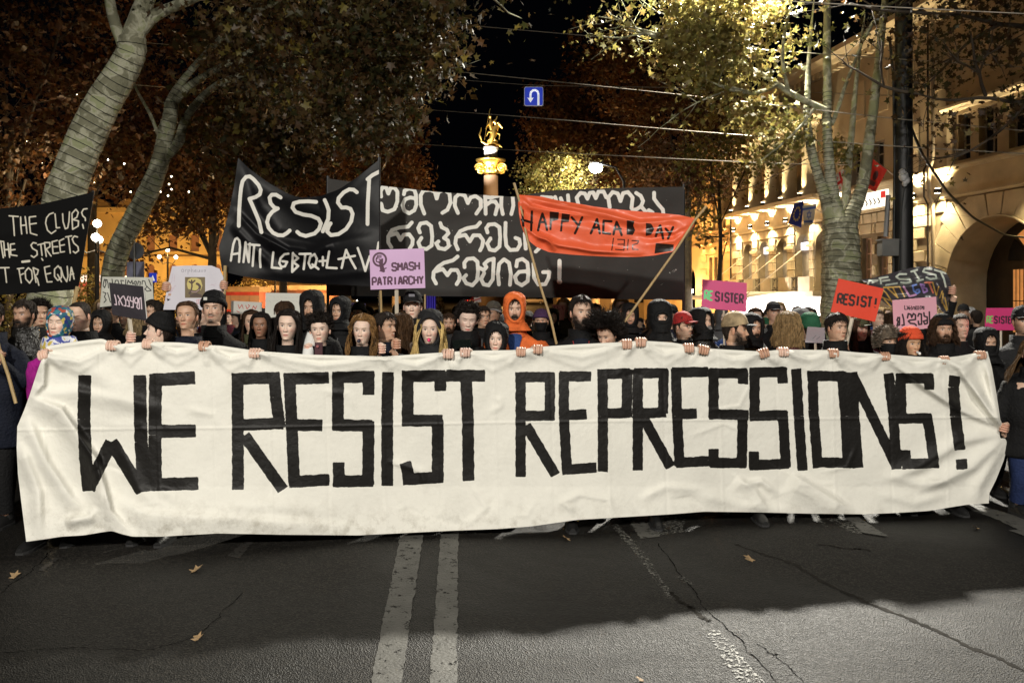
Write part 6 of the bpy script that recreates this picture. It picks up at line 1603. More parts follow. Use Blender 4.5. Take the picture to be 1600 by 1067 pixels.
# pink Georgian placard
P_ = lambda st: conv(1290, 410, 7.62, st)
g2 = P_([[(862,655),(850,690),(865,700)],[(865,700),(850,755)],[(880,655),(880,745),(852,752)],[(915,620),(930,680),(935,745),(910,748)],[(975,660),(985,610),(1015,620),(1025,655),(1045,610),(1070,625),(1070,680),(1000,690),(985,700),(1010,725),(1060,730),(1080,750)],
 [(1100,640),(1110,610),(1140,615),(1143,735),(1110,740),(1103,700)],[(1170,600),(1175,640),(1210,650),(1212,725),(1180,735),(1165,700),(1205,690)],[(1235,590),(1240,720),(1270,725),(1275,665)]])
g1 = P_([[(940,515),(942,560),(960,560)],[(970,520),(980,555),(966,560)],[(995,520),(985,545),(1000,562),(1010,540),(990,540)],[(1020,520),(1030,560),(1018,562)],[(1042,555),(1040,530),(1060,530),(1060,560)],[(1075,520),(1072,560),(1090,560),(1090,520)],[(1105,520),(1112,558),(1100,560)],[(1125,545),(1125,522),(1150,525),(1145,545),(1130,560)],[(1160,560),(1158,525),(1172,525),(1172,558)]])
placard('pale pink placard with two rows of black Georgian words behind the orange beanie', [(1394.3,469.2),(1462.8,463.6),(1465.2,511.8),(1396.8,517)], 7.4, (.66, .34, .42), [((.02, .01, .015), [('S', g2, 1.3), ('S', g1, .7)])], [([(1431, 512), (1433, 570)], .012)], seed=4, edge=.1)
# right edge RESISTER
placard('deep pink placard reading RESISTER partly behind the man at the right edge', [(1541,481.3),(1588.5,481),(1586,516),(1538.5,515.5)], 8.2, (.55, .03, .16), [((.20, .50, .12), [('Q', tq('RE', (1542.2,494.2), (1553.2,494.3), (-.3,10.2), .25), 1.1)]), ((.03, .01, .02), [('Q', tq('SISTER', (1554.3,494.4), (1586.5,495), (-.2,10.4), .3), 1.15)])], [([(1564, 512), (1564, 570)], .012)], seed=5, edge=.1)
# black square placard
N_ = lambda st: conv(150, 410, 8, st)
nb = N_([[(232,405),(250,470),(257,530),(235,525)],[(272,415),(300,470),(332,535)],[(332,425),(285,490),(290,530)],[(345,420),(372,480),(372,545),(350,540)],[(402,425),(385,470),(412,480),(417,552),(390,545)],[(425,430),(430,480),(462,490)],[(467,435),(465,562),(440,560)],[(500,440),(480,470),(490,510),(525,500),(520,450),(500,440)],[(520,500),(510,560),(532,582)],[(545,578),(535,460),(562,440),(572,582)]])
placard('square black placard with one thin pink-white Georgian word and a white rim', [(170.3,441.6),(225,447.5),(230.5,501.5),(175.6,492)], 6.5, (.012, .008, .014), [((.62, .50, .56), [('S', nb, .8)]), ((.6, .58, .55), [('S', [[(224.6,447.5),(230,501)]], .8)])], [([(202, 497), (205, 520), (209, 570)], .018)], seed=6, edge=.08)
# white hand-lettered placard behind it
wl = N_([[(142,222),(105,212),(88,290),(108,318),(125,270),(118,225)],[(130,215),(150,260),(156,320)],[(200,210),(208,262)],[(235,265),(245,225),(275,225),(288,272)],[(322,275),(310,225),(345,230)],[(370,272),(372,218)],[(390,268),(402,225),(430,262),(450,225),(457,272)],[(490,235),(468,265),(500,280),(505,240),(490,235)],[(520,280),(530,235),(555,245),(550,285)],[(575,275),(580,230),(610,235),(625,290),(690,352),(640,362),(612,335),(640,300)],[(660,215),(690,290)],
 [(88,372),(125,385),(105,430),(128,470),(100,502)],[(145,380),(180,500)]])
placard('white sheet with black marker Georgian lettering behind the square black placard', [(160,432.5),(238,433.5),(240,470),(156,480)], 7.6, (.52, .52, .46), [((.015, .015, .015), [('S', wl, .75)])], [([(205, 470), (207, 570)], .012)], seed=7, edge=.1, wav=(.01, .06, .05))
# orpheus placard: generic serpent-and-figure print
orf = conv(150, 410, 8, [[(1080,85),(1065,100),(1075,122),(1095,118),(1095,92),(1080,85)],[(1115,92),(1118,120)],[(1116,100),(1135,90)],[(1148,95),(1150,150)],[(1150,98),(1170,92),(1175,108),(1155,118)],[(1190,70),(1195,122)],[(1196,100),(1212,95),(1216,122)],[(1232,108),(1255,102),(1245,92),(1232,102),(1235,120),(1258,118)],[(1275,95),(1270,118),(1290,120),(1295,92),(1300,120)],[(1315,92),(1318,118),(1335,115),(1336,92)],[(1375,92),(1352,98),(1372,110),(1352,122)]])
scr = [[(258 + i * .9, 470 - i * 1.7 + rs.uniform(-2, 2)), (262 + i * 1.2, 462 - i * 1.5 + rs.uniform(-3, 3))] for i in range(12)]
scr += [[(268,442),(270,428)],[(272,440),(273,430)],[(328,446),(338,444)],[(330,444),(336,447)]]
pr = rect_(289, 433, 320.5, 465.5)
serp = conv(150, 410, 8, [[(1170,385),(1195,360),(1250,370),(1290,340),(1300,300),(1280,275),(1262,268)]])
figr = conv(150, 410, 8, [[(1195,225),(1200,300),(1190,345)],[(1165,240),(1198,262),(1235,228)]]); rocks = conv(150, 410, 8, [[(1180,400),(1250,380),(1320,405),(1330,435),(1170,435)]])[0]
placard('white rounded sheet with a small golden picture and the word orpheus in marker', [(269,416),(345,424),(346,484),(255,484)], 7.3, (.60, .58, .64),
        [((.20, .20, .25), [('S', orf, .32)]), ((.50, .38, .46), [('S', scr, .30)]), ((.16, .12, .06), [('P', pr)]), ((.55, .46, .16), [('P', conv(150, 410, 8, [[(1150,215),(1190,195),(1260,195),(1310,220),(1330,290),(1310,350),(1220,350),(1150,330),(1135,270)]])[0])]), ((.08, .05, .04), [('S', serp, 1.9), ('S', figr, 1.2), ('P', rocks)]), ((.35, .24, .22), [('S', conv(150, 410, 8, [[(1195,365),(1250,372),(1290,340)]]), .8)]), ((.55, .10, .10), [('S', [[(307.5,468.5),(317,468),(317.5,474),(308,474.5),(307.5,468.5)],[(310.5,469),(310.5,474)],[(314,469),(314,474)]], .35)])],
        seed=8, nx=150, ny=120, edges=([(269,416),(290,415),(330,415),(343,420)], [(255,484),(300,484),(346,484)], [(269,416),(262,445),(255,484)], [(343,420),(349,433),(350,450),(346,484)]), edge=.08, wav=(.01, .04, .03))
placard('blank white card held up behind the long dark haired woman', [(415,457.5),(477,458.5),(476,492),(414,497)], 8.3, (.60, .60, .54), [((.42, .42, .40), [('S', [[(420 + 6 * k, 462 + rs.uniform(0, 3)), (424 + 6 * k, 463 + rs.uniform(0, 3))] for k in range(9)] + [[(420 + 6 * k, 469 + rs.uniform(0, 3)), (424 + 6 * k, 470 + rs.uniform(0, 3))] for k in range(9)], .3)])], [([(445, 490), (446, 570)], .012)], seed=9, nx=70, ny=50, edge=.1)
rl = [[(372,476),(374,482),(378,476),(380,482)],[(384,477),(386,483),(390,478),(388,476)],[(394,483),(396,478),(399,483),(401,478)],[(370,486),(374,488)]]
placard('narrow white card with scribbled red lettering behind the beanie man', [(361,470),(409,472.5),(409,492),(361,490)], 8.6, (.55, .53, .48), [((.45, .05, .04), [('S', rl, .55)])], [([(385, 488), (386, 570)], .012)], seed=10, nx=70, ny=40, edge=.1)
placard('small salmon card with dark red marks left of the bearded man', [(863,476),(883,476.5),(881,500),(864,500)], 12, (.60, .26, .24), [((.18, .03, .04), [('S', [[(866,479),(868,484)],[(871,479),(872,484),(875,483)],[(878,479),(880,484)],[(868,488),(874,492)]], .55)])], [([(872, 498), (872, 560)], .015)], seed=11, nx=50, ny=50, edge=.1)
placard('small violet card with pale circle emblem over the crowd', [(545.5,472.5),(571.5,474.5),(569,491),(545,487)], 14, (.06, .04, .20), [((.55, .45, .50), [('S', [[(549,483),(563,486)]], .8), ('O', 567.5, 479, 2.2, .5), ('S', [[(567.5,481),(567,486)]], .4)])], [([(557, 488), (557, 560)], .015)], seed=12, nx=60, ny=40, edge=.1)
placard('small white and red striped card far behind the curly haired woman', [(740,465),(751,464),(752,472),(741,473)], 25, (.60, .48, .46), [((.5, .04, .03), [('S', [[(740,470),(751,466)]], 1.0)])], [([(746, 470), (746, 520)], .02)], seed=13, nx=30, ny=30, edge=.1)
placard('grey sheet of card held low beside the blond wavy hair', [(1262,510.5),(1289,512),(1289,536),(1258,535)], 7.5, (.34, .34, .38), [((.16, .16, .18), [('S', [[(1270,529),(1275,524)],[(1276,530),(1281,526)]], .5)])], [([(1274, 530), (1275, 575)], .012)], seed=14, nx=40, ny=40, edge=.1)
# the rolled sheet and phone in front of the dark haired women
mb = MB(); P = [at(488, 520, 6.15), at(484, 540, 6.05), at(480, 560, 6.0)]; mb.tube(P, .048, 12); tag(mb.build('paper_roll', mat('white_paper', (.62, .62, .60), .7), origin=tuple(P[1])), 'white rolled sheet of paper standing behind the banner edge', 'paper')
ph = empty('phone', at(498, 545, 5.95), 'dark red phone held up in front of the paper roll', 'phone')
mb = MB(); mb.box(at(498, 547, 5.95), (.058, .009, .115)); mb.build('body', mat('phone_case', (.05, .012, .018), .4), ph, origin=tuple(at(498, 545, 5.95)))
mb = MB(); mb.tube([at(496.5, 541, 5.94) + Vector((0, -.006, 0)), at(496.5, 541, 5.94) + Vector((0, -.010, 0))], .010, 10); mb.build('ring', mat('phone_ring', (.3, .1, .1), .3), ph, origin=tuple(at(498, 545, 5.95)))
ph = empty('phone', at(722, 537, 6.1), 'black phone lying in the hands of the curly haired woman', 'phone')
mb = MB(); mb.box(at(722, 537, 6.1), (.14, .009, .07), R=Matrix.Rotation(.5, 3, 'X') @ Matrix.Rotation(-.15, 3, 'Y')); mb.build('body', mat('black_phone', (.01, .014, .012), .25), ph, origin=tuple(at(722, 537, 6.1)))

# bulging RESIST / LGBT banner at right
Yv = 8.3; q0 = tuple(at(1440, 450, Yv))
vb = empty('glossy_banner', q0, 'curling glossy dark banner at the right with chalky RESIST over rainbow LGBT lettering', 'banner')
V_ = P_
v1 = V_([[(500,265),(520,215),(620,215),(560,240)],[(650,190),(660,250)],[(640,190),(740,175)],[(680,222),(760,210)],[(720,270),(850,250)],[(960,140),(880,140),(840,170),(880,200),(1000,200),(1020,230),(960,245),(900,240)],[(1050,100),(1120,210)],[(1020,110),(1090,90)],[(1090,220),(1160,205)],[(1260,80),(1180,75),(1160,110),(1230,130),(1310,150),(1320,190),(1250,200),(1200,180)],[(1300,90),(1430,130)],[(1370,110),(1410,200),(1430,290)]])
vL = V_([[(930,290),(1000,405),(1075,385)]]); vG = V_([[(1080,265),(1035,275),(1050,340),(1090,370),(1120,350),(1110,320),(1080,330)]]); vB = V_([[(1130,260),(1170,360)],[(1130,262),(1175,270),(1165,300),(1200,310),(1210,340),(1170,360)]]); vT = V_([[(1185,240),(1260,240)],[(1230,245),(1280,360)]])
vY = V_([[(1275,240),(1300,330),(1320,390)],[(1345,290),(1325,380)],[(1360,420),(1390,340)],[(1400,370),(1385,480)],[(680,330),(720,360),(790,470)],[(740,310),(860,420)],[(800,300),(850,400)],[(880,290),(940,410)],[(700,440),(770,520)],[(690,300),(880,290)],[(680,360),(660,410),(760,450)],[(1420,420),(1450,560)],[(1380,450),(1440,570)],[(1470,480),(1480,570)]])
eds = (V_([[(420,205),(520,195),(700,150),(850,110),(1000,70),(1130,48),(1280,55),(1380,90),(1440,130),(1480,200),(1500,300)]])[0], V_([[(560,290),(640,430),(760,530),(900,480),(1100,440),(1300,470),(1390,590),(1490,590)]])[0], V_([[(420,205),(500,260),(560,290)]])[0], V_([[(1500,300),(1490,450),(1490,590)]])[0])
fv = [(V_([[(420,215),(700,290),(1000,280),(1300,220),(1480,240)]])[0], 7, .10, .3), (V_([[(560,270),(800,250),(1100,180)]])[0], 6, -.05, .3), (V_([[(1330,240),(1400,400),(1440,570)]])[0], 6, .07, 0), (V_([[(620,330),(800,430),(1100,400)]])[0], 6, .05, 0)]
cloth('glossy_banner', '', '', eds, lambda X, Yy: Yv + .02 * np.sin(X * .05), 260, 130, (.05, .048, .055), .3, [((.52, .58, .50), [('S', v1, 1.45)]), ((.55, .30, .50), [('S', vL, 1.5)]), ((.15, .25, .65), [('S', vG, 1.4)]), ((.36, .22, .55), [('S', vB, 1.4)]), ((.55, .16, .10), [('S', vT, 1.4)]), ((.50, .32, .08), [('S', vY, 1.1)])], fv, (.015, .09, .09), seed=25, sm=3, parent=vb, origin=q0, coat=.6, edge=.15, nscale=60, bump=.25)
# small blue draped flag in the crowd
q0 = at(672, 472, 9.5); fb = empty('blue_flag', q0, 'small deep blue flag drooping beside the blond hooded woman', 'flag')
mb = MB(); PXf, PYf = coons([(664,462),(681,463)], [(663,484),(681,483)], [(664,462),(663,484)], [(681,463),(681,483)], 24, 20)
Yf = 9.5 + .04 * np.sin(PXf * .9); mb.grid(np.stack([(PXf - 800) / F * Yf, Yf, H - (PYf - HOR) / F * Yf], -1)); mb.build('cloth', mat('deep_blue_cloth', (.03, .015, .32), .6), fb, origin=tuple(q0))
mb = MB(); mb.tube([at(664, 460, 9.52), at(664, 560, 9.52)], .012, 6); mb.build('pole', M_WOOD, fb, origin=tuple(q0))

# ------------------------------------------------------------------ people
HH = 0.235     # chin to crown
PT = np.array([-.45, -.25, -.10, -.02, .03, .12, .22, .35, .5, .62, .75, .87, .95, .985, 1.0])
PF = np.array([.052, .048, .050, .066, .088, .092, .091, .089, .087, .092, .087, .068, .043, .022, .0015])
PB = np.array([.066, .062, .062, .064, .066, .073, .083, .094, .101, .104, .100, .084, .057, .030, .002])
PW = np.array([.060, .053, .053, .052, .046, .056, .064, .0715, .0755, .077, .0755, .064, .044, .024, .0015])
def hsurf(phi, t, off=0.0):
    """head surface: phi 0 = face (-y), t = 0 chin .. 1 crown; returns local x, y, z (chin at z=0)"""
    Fq = np.interp(t, PT, PF); Bq = np.interp(t, PT, PB); Wq = np.interp(t, PT, PW)
    s, c = np.sin(phi), np.cos(phi); up = off * np.clip((t - .75) * 4, 0, 1)
    off = off * np.sqrt(np.clip(1 - (np.clip(t - .86, 0, 1) / .142) ** 2, 0, 1)); e = 0.90
    x = (Wq + off) * np.sign(s) * np.abs(s) ** e
    y = np.where(c > 0, -(Fq + off) * np.abs(c) ** e, (Bq + off) * np.abs(c))
    z = t * HH + up
    return np.stack([x, y, z + 0 * x], -1)

def face_mesh(sp, nphi, nt):
    u = np.linspace(-math.pi, math.pi, nphi, endpoint=False)
    phi = u - 0.60 * np.sin(u) * (0.9)
    tt = np.concatenate([np.linspace(-.45, -.02, max(5, nt // 9), endpoint=False), np.linspace(-.02, .68, int(nt * .66), endpoint=False), np.linspace(.68, 1.0, int(nt * .24))])
    T, PH = np.meshgrid(tt, phi, indexing='ij')
    P = hsurf(PH, T); x, y, z = P[..., 0], P[..., 1], P[..., 2]
    front = np.clip(np.cos(PH), 0, 1); ax = np.abs(x)
    rv = np.random.RandomState(int(sp['px'] * 13) % 9973).uniform(-1, 1, 8)
    jw = 1 + .07 * rv[0] * np.clip((.45 - T) * 3, 0, 1) + .03 * rv[1]; P[..., 0] *= jw; x = P[..., 0]; ax = np.abs(x); es = .0012 * rv[2]; T = T + .012 * rv[3] * np.exp(-((T - .35) / .2) ** 2); ax = ax - es * np.exp(-((T - .52) / .1) ** 2)
    g = lambda cx_, ct, sx, st: np.exp(-((ax - cx_) / sx) ** 2 - ((T - ct) / st) ** 2)
    fem = sp.get('fem', 0); dep = np.zeros_like(x)
    if fem: x = x * (1 - .08 * np.clip((.42 - T) * 4, 0, 1)); P[..., 0] = x; ax = np.abs(x)
    nw = .0075 + .0075 * np.clip((.46 - T) / .12, 0, 1)
    nose = np.where(T > .325, np.clip((.55 - T) / .20, 0, 1) ** 1.15, np.clip((T - .275) / .05, 0, 1)) * np.exp(-(ax / nw) ** 2) * (.023 - .004 * fem + .003 * rv[4])
    dep += nose + g(.011, .33, .006, .03) * .008
    dep -= g(.030, .505, .015, .05) * .0085 + g(.014, .50, .006, .06) * .003
    dep += g(.030, .498, .0105, .025) * .0065
    dep += g(.026, .585, .02, .025) * (.005 - .003 * fem)
    dep += g(.042, .38, .016, .07) * .005 - g(.040, .22, .014, .07) * .003
    dep += g(0, .215, .020, .018) * .006 + g(0, .158, .017, .018) * .006 - g(0, .186, .022, .008) * .004
    dep -= g(0, .115, .022, .020) * .004
    dep += g(0, .045, .020, .045) * .007
    bt = sp.get('beard', 0)
    bmask = np.zeros_like(x)
    if bt:
        jaw = np.clip((.37 - T + .12 * np.clip((ax - .04) / .03, 0, 1)) * 9, 0, 1) * np.clip((1.75 - np.abs(PH)) * 3, 0, 1) * np.clip((T + .10) * 12, 0, 1)
        chk = np.clip(1 - g(.034, .33, .016, .10) * 1.1, 0, 1); jaw *= chk
        lipz = np.exp(-(ax / .022) ** 4 - ((T - .187) / .042) ** 4)
        stache = np.exp(-(ax / .028) ** 4 - ((T - .255) / .032) ** 4)
        if bt == 'goatee': bmask = np.maximum(np.exp(-(ax / .022) ** 4 - ((T - .06) / .07) ** 4), stache)
        elif bt == 'moustache': bmask = stache
        else: bmask = np.clip(np.maximum(jaw * (1 - lipz * (T > .12)), stache), 0, 1)
        dep += bmask * {'stubble': .0005, 'short': .004, 'full': .014, 'goatee': .005, 'moustache': .004, 'grey': .010}[bt] * (1 + .3 * noise2(x * 110, z * 110, 3, 2))
    P[..., 1] -= dep * np.where(front > 0, 1, 0) * np.clip(front * 1.6, 0, 1)
    x, y, z = P[..., 0], P[..., 1], P[..., 2]
    # skin colouring: lips, lids, brows, beard, blush; shade in sockets, nostrils, creases painted in
    sk = np.array(sp.get('skin', (.50, .30, .20))); col = np.ones(P.shape) * sk
    def blend(mask, c, k=1.0):
        m_ = (np.clip(mask, 0, 1) * k)[..., None]; col[:] = col * (1 - m_) + np.array(c) * m_
    blend(g(.045, .34, .02, .08), sk * np.array([1.12, .80, .78]), .55 if fem else .35)
    blend(np.exp(-(ax / .010) ** 2 - ((T - .335) / .04) ** 2), sk * np.array([1.10, .82, .78]), .5)
    hair = np.array(sp.get('haircol', (.02, .013, .009)))
    if bt: blend(bmask * (1 if bt != 'stubble' else .55) * (.97 + .12 * noise2(x * 160, z * 160, 9, 2)), (.30, .28, .26) if bt == 'grey' else hair * 1.1, .93)
    if nt > 30:
        f_ = (np.cos(PH) > .3)
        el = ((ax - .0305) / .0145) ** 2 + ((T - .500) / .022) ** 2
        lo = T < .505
        blend((np.clip(1.7 - el, 0, 1)) * f_, sk * .62, .5)  # eye socket shade painted into the skin colour
        if not sp.get('closed'):
            el2 = ((ax - .0305) / .0125) ** 2 + ((T - .497) / .0215) ** 2
            blend(np.clip((1.1 - el2) * 4, 0, 1) * f_, (.55, .52, .50), .9)
            gx = .0305 + 0 * ax; gaze = sp.get('gaze', 0.0)
            ir = ((np.abs(x - gaze * .006) - .0305) / .0070) ** 2 + ((T - .499) / .027) ** 2
            blend(np.clip((1.15 - ir) * 4, 0, 1) * f_, (.02, .013, .01), .97)
        lid = np.exp(-((ax - .0305) / .0145) ** 4) * np.exp(-((T - (.521 if not sp.get('closed') else .490) + 50 * (ax - .0305) ** 2 * (1 if not sp.get('closed') else -1)) / .0075) ** 2)
        blend(lid * f_ * 1.2, (.02, .012, .01), .95 if fem else .8)
        bc = np.clip(hair * 1.3, .006, .12)
        br = np.exp(-((ax - .032) / .018) ** 4) * np.exp(-((T - .583 - (.012 + .012 * rv[5]) * (ax - .02) / .03 + 26 * (ax - .032) ** 2) / (.0165 if not fem else .011)) ** 2)
        blend(br * f_ * 1.2, bc, .92)
        blend(np.exp(-((ax - .008) / .0035) ** 2 - ((T - .292) / .010) ** 2) * f_, sk * .18, .85)  # shade inside the nostrils, painted on
        lc = np.array(sp.get('lip', sk * (np.array([.95, .40, .38]) if fem else np.array([.85, .48, .46])))); lw = .0225
        lips = np.exp(-(ax / lw) ** 6) * np.exp(-((T - .187) / (.034 * np.sqrt(np.clip(1 - (ax / .027) ** 2, .05, 1)))) ** 4)
        blend(lips * f_, lc, .85)
        ml = np.exp(-(ax / .024) ** 6) * np.exp(-((T - .188 - (sp.get('smile', 0) + .45 * rv[6]) * 14 * ax ** 2) / .0065) ** 2)
        blend(ml * f_, sk * .16, .85)  # shade between the lips, painted as a dark line
        if sp.get('teeth'): blend(np.exp(-(ax / .017) ** 6) * np.exp(-((T - .190) / .010) ** 4) * f_, (.6, .57, .5), .9)
        blend(np.exp(-((ax - .030 - .25 * np.abs(T - .25)) / .004) ** 2) * np.exp(-((T - .26) / .06) ** 2) * f_, sk * .62, .35)  # cheek crease shade painted into the skin colour
        if sp.get('whistle') is None and not bt: pass
    # scalp under the hair takes the hair's colour
    hl = hairline(PH, sp); blend(np.clip((T - hl - .02) * 14, 0, 1) * (0 if sp.get('hair') == 'bald' else 1), hair, .9)
    return P, col, T

def hairline(phi, sp):
    a = np.abs(phi)
    front = sp.get('hl', .835)
    t = np.interp(a, [0, .75, 1.05, 1.25, 1.42, 1.55, 1.8, 2.2, 3.2], [front, front - .01, front - .10, .60, .40, .40, .55, .10, .02])
    return t

def head_pose(sp):
    yaw, pitch, roll = (math.radians(sp.get(k, 0)) for k in ('yaw', 'pitch', 'roll'))
    return np.array(Matrix.Rotation(yaw, 3, 'Z') @ Matrix.Rotation(pitch, 3, 'X') @ Matrix.Rotation(roll, 3, 'Y'))
PIV = np.array([0, .015, -.03])

class Head:
    def __init__(self, sp, X, Y, zchin, s):
        self.sp, self.s, self.R = sp, s, head_pose(sp); self.o = np.array([X, Y, zchin])
    def place(self, P, neck=False, T=None):
        S = np.shape(P); Q = np.asarray(P, float).reshape(-1, 3)
        R_ = (Q - PIV) @ self.R.T + PIV
        if neck:
            w = np.clip((T.reshape(-1, 1) + .40) / .38, 0, 1); w = w * w * (3 - 2 * w); R_ = Q * (1 - w) + R_ * w
        return (R_ * self.s + self.o).reshape(S)

M_SKIN = mat('skin', attr=True, rough=.48, var=.05, vscale=60, bump=.12, bscale=400, sss=.12, spec=.4)
M_EYEW = mat('catchlight', (.6, .6, .6), .1)

def strands(mb, paths, w, r, col=None):
    """thin ribbons; paths (n, k, 3)"""
    P = np.asarray(paths); n, k = P.shape[:2]
    d = np.gradient(P, axis=1); side = np.cross(d, r.normal(size=(n, 1, 3)) + np.array([0, -.8, 0])); side /= np.linalg.norm(side, axis=2, keepdims=True) + 1e-9
    ww = w * np.linspace(1, .25, k)[None, :, None]
    A, B = P - side * ww, P + side * ww
    V = np.stack([A, B], 2).reshape(-1, 3)
    i = (np.arange(n)[:, None] * (2 * k) + np.arange(k - 1)[None] * 2).ravel()
    mb.add(V, np.stack([i, i + 1, i + 3, i + 2], -1), 0, True)

def hair_mat(col, key):
    return mat('hair_' + key, col, .62, var=.55, vscale=30, stretch=(3.0, 3.0, .35), bump=.8, bscale=55, spec=.25)

def make_hair(hd, kind, r, q=1.0):
    sp = hd.sp; mb = MB(); nu = int(90 * q); ns = int(16 * q) + 4
    off = {'short': .012, 'crop': .005, 'buzz': .002, 'back': .011, 'curly': .022, 'afro': .06, 'long': .014, 'bob': .016, 'wavy': .018}[kind]
    u = np.linspace(-math.pi, math.pi, nu)[None]; v = np.linspace(0, 1, ns)[:, None]
    hl = hairline(u, sp); T = hl + (1 - hl) * v; PH = u + 0 * T
    rough_ = noise2(PH * 9, T * 14, r.randint(999), 3)
    O = off * np.clip(v * 4, .15, 1) * (1 + {'curly': .55, 'afro': .25, 'wavy': .35}.get(kind, .22) * rough_)
    if kind == 'short': O = O * (1 + .5 * np.clip((T - .8) * 5, 0, 1) * np.clip(np.cos(PH), 0, 1))
    if kind == 'afro': O = O * np.clip(.65 + .6 * (T - .3), .5, 1.2)
    mb.grid(hd.place(hsurf(PH, T, O)))
    n = int({'short': 330, 'crop': 200, 'buzz': 0, 'back': 260, 'curly': 420, 'afro': 1500, 'long': 0, 'bob': 0, 'wavy': 0}[kind] * q)
    if n:
        ph = r.uniform(-math.pi, math.pi, n); h0 = hairline(ph, sp); t0 = h0 + (1 - h0) * r.rand(n) ** .8; k = 6
        s_ = np.linspace(0, 1, k)[None]
        if kind in ('curly', 'afro'):
            L_ = off * r.uniform(.7, 1.5, (n, 1)) + .01
            base = hsurf(ph[:, None] + 0 * s_, t0[:, None] + 0 * s_, off * .4 + L_ * s_)
            a = r.uniform(0, 6.28, (n, 1)); w_ = .009 * s_ + .003
            base = base + np.stack([w_ * np.cos(a + s_ * 9), w_ * .5 * np.sin(a + s_ * 7), w_ * np.sin(a + s_ * 9)], -1)
            base[..., 2] += .3 * L_ * s_ * (t0[:, None] > .7)
        else:
            dt = r.uniform(.06, .22, (n, 1)) * (-1 if kind != 'back' else -.2)
            base = hsurf(ph[:, None] + r.uniform(-.35, .35, (n, 1)) * s_ + (0 if kind != 'back' else .6 * np.sign(ph[:, None]) * s_), np.clip(t0[:, None] + dt * s_ * (t0[:, None] > .45), .05, 1), off * .7 + .008 * s_ * r.uniform(.2, 1.5, (n, 1)))
        strands(mb, hd.place(base), .0035 if kind not in ('afro', 'curly') else .0045, r)
    if kind in ('long', 'bob', 'wavy'):
        L_ = sp.get('hlen', .34 if kind != 'bob' else .12)
        def path(ph0, k, jit=0.0, o2=0.0, L2=1.0):
            ph0 = np.asarray(ph0)[:, None]; s_ = np.linspace(0, 1, k)[None]
            part = sp.get('part', 0.0)
            a0 = np.abs(ph0); side = np.sign(ph0 + 1e-6)
            t = 1.0 - np.clip(s_ / .42, 0, 1) * .52
            gate = np.interp(t, [.48, .62, .80, .93, 1.0], [1.0, .92, .70, .30, .0]) * (.80 if sp.get('hood') else 1)
            ph = side * (gate + a0 * (1 - gate / math.pi))
            ph = ph + part * np.clip((t - .6) * 2.5, 0, 1)
            base = hsurf(ph, t, (.017 if kind != 'wavy' else .022) * np.interp(t, [.5, .85, 1], [1.25, 1, .8]) + o2)
            fall = np.clip((s_ - .42) / .58, 0, 1) * L_ * L2
            base[..., 2] -= fall
            flare = fall / max(L_, .01)
            dirx, diry = np.sin(ph), -np.cos(ph)
            wv = .014 * np.sin(s_ * 14 + ph0 * 5) * (1 if kind == 'wavy' else .35) * (s_ > .3)
            ex = .012 * flare + wv + sp.get('flare', 0) * flare
            base[..., 0] += dirx * ex; base[..., 1] += diry * ex - (.045 if not sp.get('hood') else .085) * flare * (np.abs(ph) < 1.7) + .0 
            if jit: base += r.normal(0, jit, (base.shape[0], 1, 3)) * (.3 + s_[..., None])
            return base
        sel = np.concatenate([np.linspace(-math.pi, -.02, nu // 2), np.linspace(.02, math.pi, nu // 2)])
        gr = path(sel, 26, o2=.004 * noise2(sel * 14, sel * 3, 4, 2)[:, None] if True else 0)
        gr = hd.place(gr)
        h2 = len(sel) // 2
        mb.grid(np.swapaxes(gr[:h2], 0, 1)); mb.grid(np.swapaxes(gr[h2:], 0, 1))
        n = int(950 * q); ph0 = r.uniform(-math.pi, math.pi, n)
        pt = hd.place(path(ph0, 16, .004, .003, 1.0) + 0.0)
        cut = r.uniform(.0, .05, (n, 1)) * np.linspace(0, 1, 16)[None] ** 3; pt[..., 2] += cut * (r.rand(n, 1) - .3) * 1.5
        strands(mb, pt, .0030, r)
    return mb

def shell(hd, t0f, off, nu=60, nv=22, opening=None, pull=0.0, noise_=0.0, r=None, front_t=None):
    """a cap, hood or scarf: surface offset from the head; opening = (cz, rx, rz) ellipse cut in front of the face"""
    u = np.linspace(-math.pi, math.pi, nu)[None]; v = np.linspace(0, 1, nv)[:, None]
    T0 = t0f(u); T = T0 + (1 - T0) * v; PH = u + 0 * T
    O = off(PH, T) if callable(off) else off
    if noise_: O = O * (1 + noise_ * noise2(PH * 3, T * 9, r.randint(999), 3))
    P = hsurf(PH, T, O)
    P[..., 1] += pull * np.clip(T - .3, 0, 1) * np.clip(-np.cos(PH), 0, 1)
    keep = None
    if opening:
        cz_, rx, rz = opening
        c = (P[:-1, :-1] + P[1:, 1:]) / 2
        keep = ~((np.cos((PH[:-1, :-1] + PH[1:, 1:]) / 2) > .1) & ((c[..., 0] / rx) ** 2 + ((c[..., 2] - cz_) / rz) ** 2 < 1))
    return P, keep

